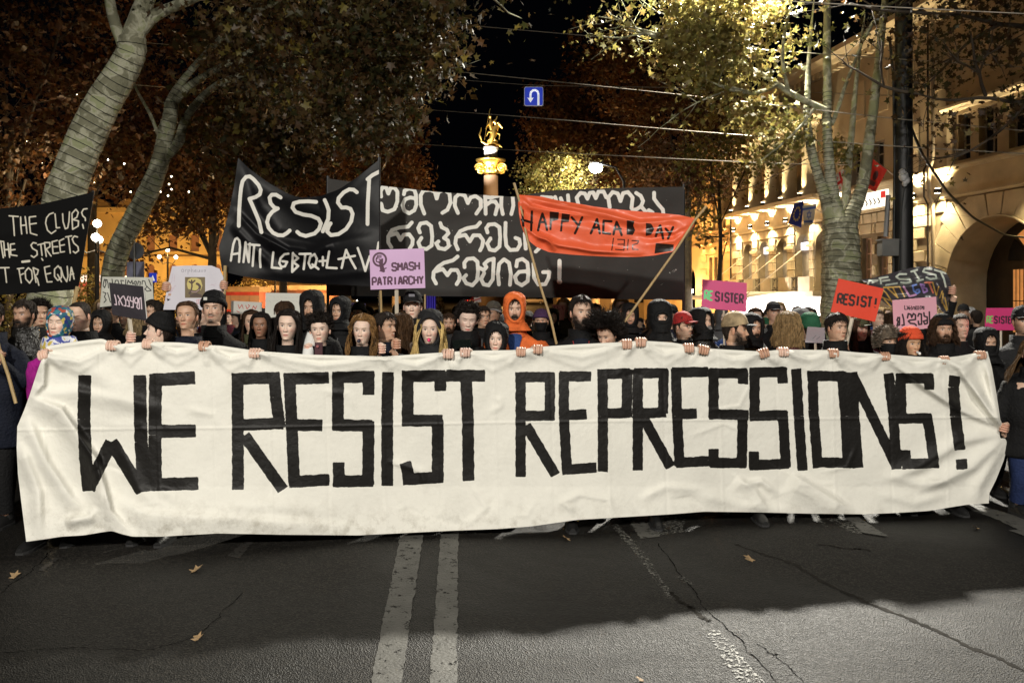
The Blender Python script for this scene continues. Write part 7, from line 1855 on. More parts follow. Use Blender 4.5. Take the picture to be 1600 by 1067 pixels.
def rim(hd, off, cz_, rx, rz, rad, n=44, m=8, sink=.006):
    pts = []
    for a in np.linspace(0, 2 * math.pi, n, endpoint=False):
        x, z = rx * math.cos(a), cz_ + rz * math.sin(a); t = z / HH
        Wq = np.interp(t, PT, PW) + off; Fq = np.interp(t, PT, PF) + off
        zz = z
        if t > .95: Wq = max(Wq, .05); Fq = max(Fq, .05)
        if z > .75 * HH: t = np.interp(z, [q_ * HH + off * min(1, (q_ - .75) * 4) for q_ in np.linspace(.75, 1, 12)], np.linspace(.75, 1, 12)); Wq = np.interp(t, PT, PW) + off; Fq = np.interp(t, PT, PF) + off
        c = math.sqrt(max(0.02, 1 - min(1, abs(x) / Wq) ** (2 / .9)))
        pts.append((x, -Fq * c + sink, zz))
    P = np.array(pts); c0 = P.mean(0)
    th = np.linspace(0, 2 * math.pi, m, endpoint=False)
    out = P - c0; out[:, 1] = 0; out /= np.linalg.norm(out, axis=1, keepdims=True) + 1e-9
    G = P[:, None] + rad * (np.cos(th)[None, :, None] * out[:, None] + np.sin(th)[None, :, None] * np.array([0, -1.0, 0]))
    return np.concatenate([G, G[:1]], 0)

def remeshed(mb, voxel, name):
    tmp = mb.build('tmp', M_METAL)
    md = tmp.modifiers.new('r', 'REMESH'); md.mode = 'VOXEL'; md.voxel_size = voxel
    ms = tmp.modifiers.new('s', 'SMOOTH'); ms.factor = .5; ms.iterations = 4
    dg = bpy.context.evaluated_depsgraph_get(); ev = tmp.evaluated_get(dg); me = ev.to_mesh()
    n = len(me.vertices); co = np.empty(n * 3, np.float32); me.vertices.foreach_get('co', co)
    nl = len(me.loops); li = np.empty(nl, np.int32); me.loops.foreach_get('vertex_index', li)
    np_ = len(me.polygons); lt_ = np.empty(np_, np.int32); me.polygons.foreach_get('loop_total', lt_)
    nr = np.empty(n * 3, np.float32); me.vertices.foreach_get('normal', nr)
    ev.to_mesh_clear(); old = tmp.data; bpy.data.objects.remove(tmp); bpy.data.meshes.remove(old)
    assert (lt_ == 4).all()
    return co.reshape(-1, 3).astype(float), li.reshape(-1, 4), nr.reshape(-1, 3).astype(float)

def finger_chain(mb, pts, r0, r1, col, n=7):
    k = len(pts); mb.tube(pts, np.linspace(r0, r1, k), n, cap=False, col=col); mb.ball(pts[-1], (r1,) * 3, 7, 5, col=col)

def grip_hand(mb, e, sk, side, s=1.0, tilt=0.0, r=None):
    """a hand hooked over the cloth edge at e: palm behind, four fingers folded over the front, thumb at the side"""
    e = np.array(e, float); c, sn = math.cos(tilt), math.sin(tilt)
    def W(x, y, z): return e + s * np.array([x * c - z * sn, y, x * sn + z * c])
    ln = [.9, 1.0, .97, .8] if side > 0 else [.8, .97, 1.0, .9]
    for i, xx in enumerate((-.028, -.0095, .0095, .027)):
        l = ln[i]; j = r.uniform(-.003, .003)
        finger_chain(mb, [W(xx, .040, -.012), W(xx + j, .020, .016 + .003 * l), W(xx + j, -.006, .021 + .004 * l), W(xx * 1.02 + j, -.026, .006), W(xx * .98 + j, -.031, -.008 - .010 * l), W(xx * .94 + j, -.027, -.016 - .013 * l)], .0112, .0096, np.array(sk) * np.array([1.0, .92, .90]))
    mb.ball(W(0, .050, -.018), (.040 * s, .017 * s, .040 * s), 12, 9, col=sk)
    finger_chain(mb, [W(side * .030, .055, -.035), W(side * .044, .040, -.012), W(side * .046, .020, .010), W(side * .040, .006, .014)], .0125, .0095, sk)
    return W(0, .075, -.075)

def fist_hand(mb, c, axis, sk, s=1.0, side=1, r=None):
    """a hand closed round a stick that passes through c along axis"""
    c = np.array(c, float); a = np.array(axis, float); a /= np.linalg.norm(a)
    f = np.array([0, -1.0, 0]); f -= a * f.dot(a); f /= np.linalg.norm(f); x = np.cross(a, f) * side
    for i, k in enumerate((-.030, -.010, .010, .029)):
        o = c + a * k * s
        pts = [o + x * .030 * s + f * -.012 * s, o + x * .026 * s + f * .018 * s, o + x * .004 * s + f * .030 * s, o - x * .022 * s + f * .020 * s, o - x * .024 * s - f * .004 * s]
        finger_chain(mb, pts, .0105, .0085, np.array(sk) * np.array([1.05, .9, .88]))
    mb.ball(c + x * .034 * s - f * .014 * s, (.020, .022, .040), 10, 8, col=sk)
    finger_chain(mb, [c + x * .03 * s + a * .038 * s, c + x * .008 * s + a * .046 * s + f * .024 * s, c - x * .016 * s + a * .036 * s + f * .026 * s], .012, .009, sk)
    return c + x * .05 * s - f * .03 * s - a * .055 * s

def open_hand(mb, w, d, sk, r):
    w = np.array(w, float); d = np.array(d, float); d /= np.linalg.norm(d); x = np.cross(d, [0, 1.0, 0]); x /= np.linalg.norm(x)
    mb.ball(w + d * .045, (.036, .018, .048), 10, 8, col=sk)
    for i, k in enumerate((-.027, -.009, .009, .026)):
        b_ = w + d * .075 + x * k; L_ = (.066, .078, .074, .056)[i]
        finger_chain(mb, [b_, b_ + d * L_ * .5 + np.array([0, -.006, 0]), b_ + d * L_ + np.array([0, -.022, 0])], .0095, .0072, sk, 6)
    finger_chain(mb, [w + d * .025 - x * .028, w + d * .055 - x * .048 + np.array([0, -.008, 0]), w + d * .08 - x * .050 + np.array([0, -.02, 0])], .011, .0085, sk, 6)

CLOTH = {
 'black': (.0055, .0055, .006), 'blackleather': (.008, .007, .006), 'navy': (.005, .007, .015), 'char': (.014, .014, .015), 'magenta': (.30, .012, .20), 'orange': (.62, .13, .03),
 'burgundy': (.06, .010, .018), 'camo': (.28, .21, .12), 'brown': (.06, .035, .02), 'grey': (.09, .09, .095), 'olive': (.06, .062, .03), 'jeans': (.012, .022, .07), 'blue': (.02, .05, .16), 'green': (.02, .10, .05), 'white': (.5, .5, .5), 'red': (.3, .02, .02)}
def cloth_mat(c):
    leather = c == 'blackleather'
    if c == 'camo': return mat('jacket_camo', CLOTH[c], .85, var=.6, vscale=11, bump=.5, bscale=50)
    return mat('cloth_' + c, CLOTH[c], .38 if leather else .78, var=.22, vscale=9, bump=.55 if not leather else .8, bscale=38 if leather else 55, spec=.5 if leather else .22)
M_SHOE = mat('black_shoe', (.012, .012, .012), .45, bump=.3)
M_SOLE = mat('shoe_sole', (.02, .02, .02), .8)

def person(sp):
    """builds one individual from its description; everything in metres, placed at its real spot"""
    r = np.random.RandomState(int(sp['px'] * 7 + sp['top']) % 99991)
    Y = sp['Y']; sp['top'] += .055 * (sp['chin'] - sp['top']) * (not sp.get('lo')); hpx = sp['chin'] - sp['top']; lo = sp.get('lo', 0)
    s = float(np.clip(hpx * Y / F / HH, .90, 1.08))
    g0 = GZ(Y); ztop = H - g0 - (sp['top'] - HOR) / F * Y; zch = ztop - HH * s * math.cos(math.radians(sp.get('pitch', 0)) * .6)
    Xh = (sp['px'] - 800) / F * Y
    yaw = math.radians(sp.get('yaw', 0)); X = Xh - s * .085 * math.sin(yaw) * .5 + sp.get('lean', 0)
    hd = Head(sp, X, Y, zch, s)
    Hs = (ztop / 1.74)
    base = (X, Y, 0.0)
    e = empty('person', base, sp['label'], 'person', sp.get('group', 'people in the march'))
    B = lambda mb, name, m: mb.build(name, m, e, origin=base)
    O = np.array([X, Y, zch])
    zs = lambda rel: zch + rel * min(1.0, zch / 1.5)
    body = MB(); sk = sp.get('skin', (.50, .30, .20))
    q = .45 if lo else 1.0
    P, col, T = face_mesh(sp, int(100 * q) // 2 * 2, int(84 * q))
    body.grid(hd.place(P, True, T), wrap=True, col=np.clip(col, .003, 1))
    for sd in (-1, 1):
        if not lo:
            c = hsurf(np.array(sd * 1.62), np.array(.43)); ear = MB()
            Rr = hd.R @ np.array(Matrix.Rotation(sd * .35, 3, 'Z'))
            body.ball(hd.place(c + np.array([sd * .006, .0, .002])), (.009 * s, .018 * s, .032 * s), 9, 8, col=np.array(sk) * [1, .85, .82], R=Rr)
    # neck flows into the chest that sits inside the clothes
    rows = [(-.10, .062, .062, .01), (-.13, .085, .07, .012), (-.165, .15, .085, .015), (-.22, .175, .10, .02), (-.42, .165, .11, .02), (-.62, .145, .10, .02), (-.80, .16, .11, .02)]
    th = np.linspace(-math.pi, math.pi, 24, endpoint=False)
    body.grid(np.array([[(X + a * math.sin(t), Y + cy - b_ * math.cos(t), zs(z)) for t in th] for z, a, b_, cy in rows])[::-1], wrap=True, col=sk)
    byaw = math.radians(sp.get('byaw', 0)); cb_, sb_ = math.cos(byaw), math.sin(byaw)
    def bodyp(x, y, z): return np.array([X + x * cb_ - y * sb_, Y + x * sb_ + y * cb_, zs(z)])
    wide = sp.get('wide', 1.0) * 1.07 * (.92 if sp.get('fem') else 1.0)
    jk = MB()
    sh = sp.get('shoulder', .0)
    rowsJ = [(-.045, .072, .074, .014), (-.085, .084, .084, .016), (-.115 + sh, .115, .092, .018), (-.145 + sh, .165, .102, .02), (-.185 + sh, .205, .112, .02), (-.25, .222, .125, .015), (-.40, .222, .138, .01), (-.58, .208, .14, .01), (-.75, .215, .145, .01), (-.90, .222, .15, .01)]
    if lo == 0:
        th = np.linspace(-math.pi, math.pi, 40, endpoint=False)
    G = np.array([[bodyp(a * wide * math.copysign(abs(math.sin(t)) ** .85, math.sin(t)), cy - b_ * math.cos(t), z) for t in th] for z, a, b_, cy in rowsJ])
    jk.grid(G[::-1], wrap=True); jk.add(G[-1], [tuple(range(len(th)))], smooth=False); jk.add(G[0], [tuple(range(len(th)))[::-1]], smooth=False)
    arms = dict(sp.get('arms', {}))
    for sd in (-1, 1):
        shd = bodyp(sd * .175 * wide, .015, -.20)
        if sd in arms:
            kind, tgt = arms[sd][0], tuple(np.array(arms[sd][1]) - [0, 0, g0])
            if kind == 'grip':
                wr = grip_hand(body, tgt, sk, -sd, s * 1.06, arms[sd][2] if len(arms[sd]) > 2 else 0.0, r)
            else:
                wr = fist_hand(body, tgt, arms[sd][2], sk, s, -sd, r)
            mid_ = (shd + wr) / 2; dd = np.linalg.norm(wr - shd); up_ = wr[2] > shd[2] + .05
            drop = math.sqrt(max(.01, .30 ** 2 - min(dd, .58) ** 2 / 4))
            el = mid_ + np.array([sd * .45 * drop, .30 * drop, -drop * .85])
        else:
            el = bodyp(sd * .245 * wide, .04, -.48); wr = bodyp(sd * .235 * wide, -.09, -.72)
            open_hand(body, wr, (0, -.25, -1), sk, r)
        fa = wr + (el - wr) * .12
        body.tube([shd, el, wr], [.045, .040, .027], 10, col=sk)
        A1, R1_ = smooth_path([shd - np.array([sd * .02, 0, -.012]), shd + (el - shd) * .3, el, el + (wr - el) * .6, fa], [.070, .064, .054, .046, .042], 14 if not lo else 8)
        jk.tube(A1, R1_ * sp.get('puff', 1.0), 14 if not lo else 8)
    jc = cloth_mat(sp.get('coat', 'black'))
    if lo:
        B(jk, 'jacket', jc)
    else:
        V, Fq_, N_ = remeshed(jk, .017, 'jacket')
        zrel = V[:, 2] - zch
        amp = sp.get('foldamp', .008)
        dsp = amp * noise2(V[:, 0] * 16 + V[:, 1] * 9, V[:, 2] * 20 + V[:, 0] * 6, r.randint(999), 3)
        if sp.get('quilt'): dsp += .007 * np.abs(np.sin(V[:, 2] * 48)) ** .6
        V = V + N_ * dsp[:, None]
        jm = MB(); jm.add(V, Fq_.astype(np.int64)); B(jm, 'jacket', jc)
        # collar, zip
        if sp.get('collar', 'stand') == 'stand':
            cm = MB(); th2 = np.linspace(-math.pi + .18, math.pi - .18, 30) + math.pi
            hgt = sp.get('colh', .05)
            rowsC = [(-.105, .094, .088), (-.07, .088, .086), (-.07 + hgt, .090, .092), (-.066 + hgt, .098, .100), (-.08, .100, .098), (-.115, .110, .100)]
            cm.grid(np.array([[bodyp(a * math.sin(t), .012 - b_ * math.cos(t) * -1 * -1, z) for t in th2 + math.pi] for z, a, b_ in rowsC])); B(cm, 'collar', jc)
        if sp.get('zip', 1):
            zm = MB(); zm.grid(np.array([[bodyp(x, -b_ * wide ** 0 - .012 + cy * 0, z) for x in (-.003, .003)] for z, b_, cy in ((-.14, .090, 0), (-.185, .1, 0), (-.25, .117, 0), (-.40, .135, 0), (-.58, .138, 0), (-.85, .144, 0))]))
            B(zm, 'zip', M_METAL)
    # legs, trousers, shoes
    tr = MB(); zt = zs(-.84); hipc = .095
    step = sp.get('step', (0, 0))
    for i, sd in enumerate((-1, 1)):
        fy = -step[i] if step[i] else r.uniform(-.10, .12); lift = 0.0
        hip = bodyp(sd * hipc, .01, -.80); kn = np.array([X + sd * .10, Y + fy * .5 - .03, hip[2] * .53]); an = np.array([X + sd * .105, Y + fy, .09])
        body.tube([hip, kn, an], [.07, .05, .036], 8, col=sk)
        A1, R1_ = smooth_path([hip + np.array([0, 0, .06]), hip, kn, an + np.array([0, 0, .02])], [.105, .10, .075, .062], 12 if not lo else 7)
        tr.tube(A1, R1_, 12 if not lo else 7)
        shm = MB(); f0 = np.array([an[0], an[1], 0.0])
        rows_ = [(.075, .034, .04, .085), (.045, .040, .045, .095), (.0, .043, .0, .085), (-.05, .044, 0, .070), (-.11, .047, 0, .055), (-.155, .040, 0, .045), (-.19, .022, 0, .028)]
        g_ = []
        for yy, w_, _, hh in rows_:
            g_.append([f0 + np.array([w_ * math.cos(t), yy, .018 + max(0, math.sin(t)) * hh + (0 if math.sin(t) >= 0 else .0)]) for t in np.linspace(0, math.pi, 9)])
        g_ = np.array(g_); shm.grid(g_); shm.add(g_[0], [tuple(range(9))], smooth=False); shm.add(g_[-1], [tuple(range(9))[::-1]], smooth=False)
        shm.tube([f0 + np.array([0, .02, .05]), f0 + np.array([0, .03, .12])], [.048, .052], 10)
        so = B(shm, 'shoe', M_SHOE)
        if not lo:
            sm_ = MB(); out = [(w_ + .004, yy) for yy, w_, _, hh in rows_]
            loop = [f0 + np.array([w_, yy, .001]) for w_, yy in out] + [f0 + np.array([-w_, yy, .001]) for w_, yy in out[::-1]]
            sm_.prism(loop, (0, 0, .02)); sm_.build('sole', M_SOLE, so, origin=base)
    B(body, 'body', M_SKIN)
    B(tr, 'trousers', cloth_mat(sp.get('legs', 'black')))
    # hair
    hk = sp.get('hair', 'short'); hatk = sp.get('hat')
    if hk != 'bald' and not (hatk in ('beanie', 'cap', 'hood') and hk in ('short', 'crop', 'buzz') and lo):
        hm = make_hair(hd, hk, r, q)
        hc = sp.get('haircol', (.02, .013, .009)); B(hm, 'hair', hair_mat(hc, '%02d_%02d_%02d' % tuple(int(c * 99) for c in hc)))
    if sp.get('beard') in ('full', 'short', 'grey') and not lo:
        bl_ = {'full': .020, 'grey': .016, 'short': .007}[sp['beard']]; n = 620; ph = r.uniform(-1.35, 1.35, n); ux = np.abs(ph)
        t0 = r.uniform(-.03, 1, n) * (.14 + .20 * np.clip((ux - .7) * 2, 0, 1)); t0[:120] = r.uniform(.235, .27, 120); ph[:120] *= .20
        s_ = np.linspace(0, 1, 4)[None]; pb = hsurf(ph[:, None] + .1 * s_ * r.normal(size=(n, 1)), t0[:, None] - .05 * s_, .004 + bl_ * s_ + .004 * (t0[:, None] > .2))
        pb[..., 2] -= bl_ * .9 * s_ ** 2; bm_ = MB(); strands(bm_, hd.place(pb), .0030, r); bc_ = (.22, .21, .20) if sp['beard'] == 'grey' else sp.get('haircol', (.02, .013, .009)); B(bm_, 'beard', hair_mat(bc_, '%02d_%02d_%02d' % tuple(int(c * 99) for c in bc_)))
    hatc = sp.get('hatcol', 'black'); hm_ = sp.get('hatmat') or cloth_mat(hatc)
    if hatk == 'beanie':
        ft = sp.get('hatline', .70)
        f = lambda u: np.interp(np.abs(u), [0, .9, 1.6, 3.2], [ft, ft - .02, .55, .38])
        Pq, _ = shell(hd, f, lambda PH, T: .017 + .006 * np.clip((T - .8) * 5, 0, 1) + .0025 * np.cos(PH * 44) * (T < .97), 120 if not lo else 40, 16)
        Pq[..., 2] += .018 * np.clip((Pq[..., 2] / HH - .8) * 3, 0, 1)
        mb = MB(); mb.grid(hd.place(Pq)); hat = B(mb, 'beanie', hm_)
        uu = np.linspace(-math.pi, math.pi, 120 if not lo else 40)[None]; mb = MB()
        rr_ = []
        for dz, of in ((-.004, .014), (.0, .024), (.10, .026), (.17, .024), (.18, .016)): rr_.append(hsurf(uu[0], np.clip(f(uu[0]) + dz * 1.0, 0, 1), of + .0022 * np.cos(uu[0] * 44)))
        mb.grid(hd.place(np.array(rr_))); mb.build('cuff', hm_, hat, origin=base)
        if sp.get('patch'): mb = MB(); c = hd.place(hsurf(np.array(-.35), np.array(ft + .09), .03)); mb.box(c, (.028, .006, .024), R=hd.R); mb.build('badge', mat('pale_badge', (.5, .5, .45), .6), hat, origin=base)
    elif hatk == 'cap':
        back = sp.get('backwards'); f = lambda u: np.interp(np.abs(u), [0, .9, 1.6, 3.2], [.72, .70, .60, .50])
        Pq, _ = shell(hd, f, lambda PH, T: .014 + .008 * np.clip((T - .8) * 4, 0, 1), 60, 16); Pq[..., 2] += .012 * np.clip((Pq[..., 2] / HH - .75) * 3, 0, 1)
        mb = MB(); mb.grid(hd.place(Pq)); hat = B(mb, 'cap', hm_)
        a = np.linspace(-1.05, 1.05, 15); k = np.linspace(0, 1, 6)[:, None]
        e0 = hsurf(a + (math.pi if back else 0), np.full(15, .70 if not back else .52), .012)
        o_ = e0.copy(); sgn = 1 if back else -1; o_[:, 1] += sgn * .075 * np.cos(a) ** .6; o_[:, 2] -= .010 + .018 * np.abs(np.sin(a)) ** 2; o_[:, 0] *= .96
        G_ = e0[None] * (1 - k[..., None]) + o_[None] * k[..., None]; G_[..., 2] += .012 * np.sin(k * math.pi * .6) - .010 * (np.abs(np.sin(a)) ** 2)[None]
        th3 = G_.copy(); th3[..., 2] -= .004
        mb = MB(); mb.grid(hd.place(G_)); mb.grid(hd.place(th3)); mb.build('brim', cloth_mat(sp.get('brimcol', hatc)), hat, origin=base)
        mb = MB(); mb.ball(hd.place(np.array([0, .01, HH + .035])), (.008, .008, .005), 7, 5); mb.build('button', hm_, hat, origin=base)
        if sp.get('patch'): mb = MB(); c = hd.place(hsurf(np.array(0.0), np.array(.86), .03)); mb.box(c, (.05, .006, .022), R=hd.R @ np.array(Matrix.Rotation(.5, 3, 'X'))); mb.build('badge', mat('grey_badge', (.25, .25, .28), .6), hat, origin=base)
    elif hatk == 'fur':
        f = lambda u: np.interp(np.abs(u), [0, .9, 1.3, 3.2], [.68, .64, .30, .10])
        Pq, _ = shell(hd, f, .032, 70, 20, noise_=.35, r=r); mb = MB(); mb.grid(hd.place(Pq))
        n = 900; ph = r.uniform(-math.pi, math.pi, n); t0 = f(ph) + (1 - f(ph)) * r.rand(n); s_ = np.linspace(0, 1, 4)[None]
        strands(mb, hd.place(hsurf(ph[:, None] + .3 * s_ * r.normal(size=(n, 1)), np.clip(t0[:, None] + .0 * s_, 0, 1), .028 + .026 * s_)), .004, r)
        B(mb, 'fur_hat', mat('fur', (.11, .085, .06), .9, var=.6, vscale=22, bump=.8))
    if hatk in ('hood', 'scarf', 'headscarf') or sp.get('hood'):
        tight = hatk == 'headscarf'; of = .014 if tight else .030; ro = sp.get('open', (.118, .066, .102)) if not tight else (.098, .063, .086)
        f = lambda u: -.30 + 0 * u
        nu, nv = (130, 70) if not lo else (50, 28)
        Pq, keep = shell(hd, f, lambda PH, T: of + (.012 if tight else .03) * np.clip(.15 - T, 0, 1) + (0 if tight else .014) * np.clip((T - .75) * 4, 0, 1) + (0 if tight else .13) * np.clip(.12 - T, 0, 1) ** 1.1, nu, nv, ro, 0 if tight else .055, .10 if not tight else .05, r)
        mb = MB(); mb.grid(hd.place(Pq), keep=keep)
        mb.grid(hd.place(rim(hd, of, ro[0], ro[1], ro[2], .015 if not tight else .008, m=8)))
        B(mb, 'hood' if not tight else 'headscarf', sp.get('hoodmat') or cloth_mat(sp.get('hoodcol', hatc)))
    if sp.get('mask'):
        uu = np.linspace(-1.6, 1.6, 40)[None]; vv = np.linspace(-.25, .44, 20)[:, None]
        mb = MB(); mb.grid(hd.place(hsurf(uu + 0 * vv, vv + 0 * uu, .012 + .012 * np.exp(-(uu / .25) ** 2 - ((vv - .34) / .12) ** 2)))); B(mb, 'face_mask', cloth_mat('black'))
    if sp.get('scarf'):
        th3 = np.linspace(0, 2 * math.pi, 40, endpoint=False); mb = MB()
        R0 = [(-.13, .085, .09), (-.12, .115, .115), (-.06, .118, .118), (.0, .10, .105), (.01, .085, .09)]
        jit_ = 1 + .06 * noise2(th3[None] * 3, np.arange(5)[:, None] * 2, r.randint(99), 2)
        mb.grid(np.array([[bodyp(a * jit_[i, j] * math.sin(t), .015 - b_ * jit_[i, j] * math.cos(t), z) for j, t in enumerate(th3)] for i, (z, a, b_) in enumerate(R0)]), wrap=True); B(mb, 'scarf', sp['scarf'] if not isinstance(sp['scarf'], str) else cloth_mat(sp['scarf']))
    if sp.get('whistle'):
        c = hd.place(np.array([0, -.108, .186 * HH])); tip = hd.place(np.array([.002, -.140, .150 * HH])); mb = MB()
        mb.tube([c, tip], [.010, .012], 8); mb.ball(tip, (.013, .013, .013), 8, 6); B(mb, 'whistle', mat('whistle_' + sp['whistle'], {'pink': (.80, .05, .18), 'white': (.7, .7, .68), 'dark': (.03, .03, .05)}[sp['whistle']], .35))
    if sp.get('glasses'):
        mb = MB()
        for sd in (-1, 1):
            pts = [(sd * .031 + .021 * math.cos(a), -.104 + .012 * abs(math.cos(a)), .50 * HH + .016 * math.sin(a)) for a in np.linspace(0, 2 * math.pi, 18)]
            mb.tube(hd.place(np.array(pts)), .0018, 5); mb.tube(hd.place(np.array([(sd * .052, -.092, .505 * HH), (sd * .076, 0.0, .50 * HH)])), .0018, 5)
        mb.tube(hd.place(np.array([(-.010, -.108, .51 * HH), (.010, -.108, .51 * HH)])), .0018, 5); B(mb, 'glasses', M_METAL)
    if sp.get('shirt'):
        mb = MB(); uu = np.linspace(-.5, .5, 7)
        mb.grid(np.array([[bodyp(a * math.sin(t), -.004 - b_ * math.cos(t), z) for t in uu * w_] for z, a, b_, w_ in ((-.085, .080, .082, 1.5), (-.12, .10, .100, 1.3), (-.16, .12, .110, .8), (-.22, .15, .128, .45), (-.30, .17, .140, .15))])); B(mb, 'shirt', cloth_mat(sp['shirt']))
    if sp.get('lanyard'):
        mb = MB()
        for sd in (-1, 1): mb.tube([bodyp(sd * .065, -.075, -.11), bodyp(sd * .045, -.122, -.20), bodyp(sd * .012, -.158, -.34)], .0035, 5)
        B(mb, 'lanyard', mat('red_cord', (.35, .02, .02), .6))
    e.location.z = g0
    return e

def edgept(px, py): Y = WB(px) - .012; return tuple(at(px, py, Y))
def G(px, py, tilt=0.0): return ('grip', edgept(px, py + 2), tilt)
FLORAL = bpy.data.materials.new('floral_scarf'); FLORAL.use_nodes = True
_n = FLORAL.node_tree; _b = _n.nodes['Principled BSDF']; _tc = _n.nodes.new('ShaderNodeTexCoord')
_v = _n.nodes.new('ShaderNodeTexVoronoi'); _v.inputs['Scale'].default_value = 42; _n.links.new(_tc.outputs['Object'], _v.inputs['Vector'])
_sc = _n.nodes.new('ShaderNodeSeparateColor'); _n.links.new(_v.outputs['Color'], _sc.inputs[0])
_cr = _n.nodes.new('ShaderNodeValToRGB'); _cr.color_ramp.interpolation = 'CONSTANT'
for _i, (_p, _c) in enumerate(((0, (.01, .10, .16)), (.35, (.02, .16, .20)), (.6, (.02, .04, .20)), (.72, (.55, .45, .12)), (.80, (.55, .55, .55)), (.9, (.35, .06, .03)))):
    _e = _cr.color_ramp.elements[_i] if _i < 2 else _cr.color_ramp.elements.new(_p); _e.position = _p; _e.color = (*_c, 1)
_n.links.new(_sc.outputs[0], _cr.inputs[0]); _n.links.new(_cr.outputs[0], _b.inputs['Base Color']); _b.inputs['Roughness'].default_value = .6
WISP = bpy.data.materials.new('pattern_shawl'); WISP.use_nodes = True
_n = WISP.node_tree; _b = _n.nodes['Principled BSDF']; _tc = _n.nodes.new('ShaderNodeTexCoord')
_v = _n.nodes.new('ShaderNodeTexNoise'); _v.inputs['Scale'].default_value = 9; _v.inputs['Distortion'].default_value = 2; _n.links.new(_tc.outputs['Object'], _v.inputs['Vector'])
_cr = _n.nodes.new('ShaderNodeValToRGB'); _cr.color_ramp.interpolation = 'CONSTANT'; _cr.color_ramp.elements[0].color = (.03, .05, .28, 1); _cr.color_ramp.elements[1].position = .48; _cr.color_ramp.elements[1].color = (.55, .56, .62, 1)
_e = _cr.color_ramp.elements.new(.6); _e.color = (.5, .38, .08, 1)
_n.links.new(_v.outputs['Fac'], _cr.inputs[0]); _n.links.new(_cr.outputs[0], _b.inputs['Base Color'])

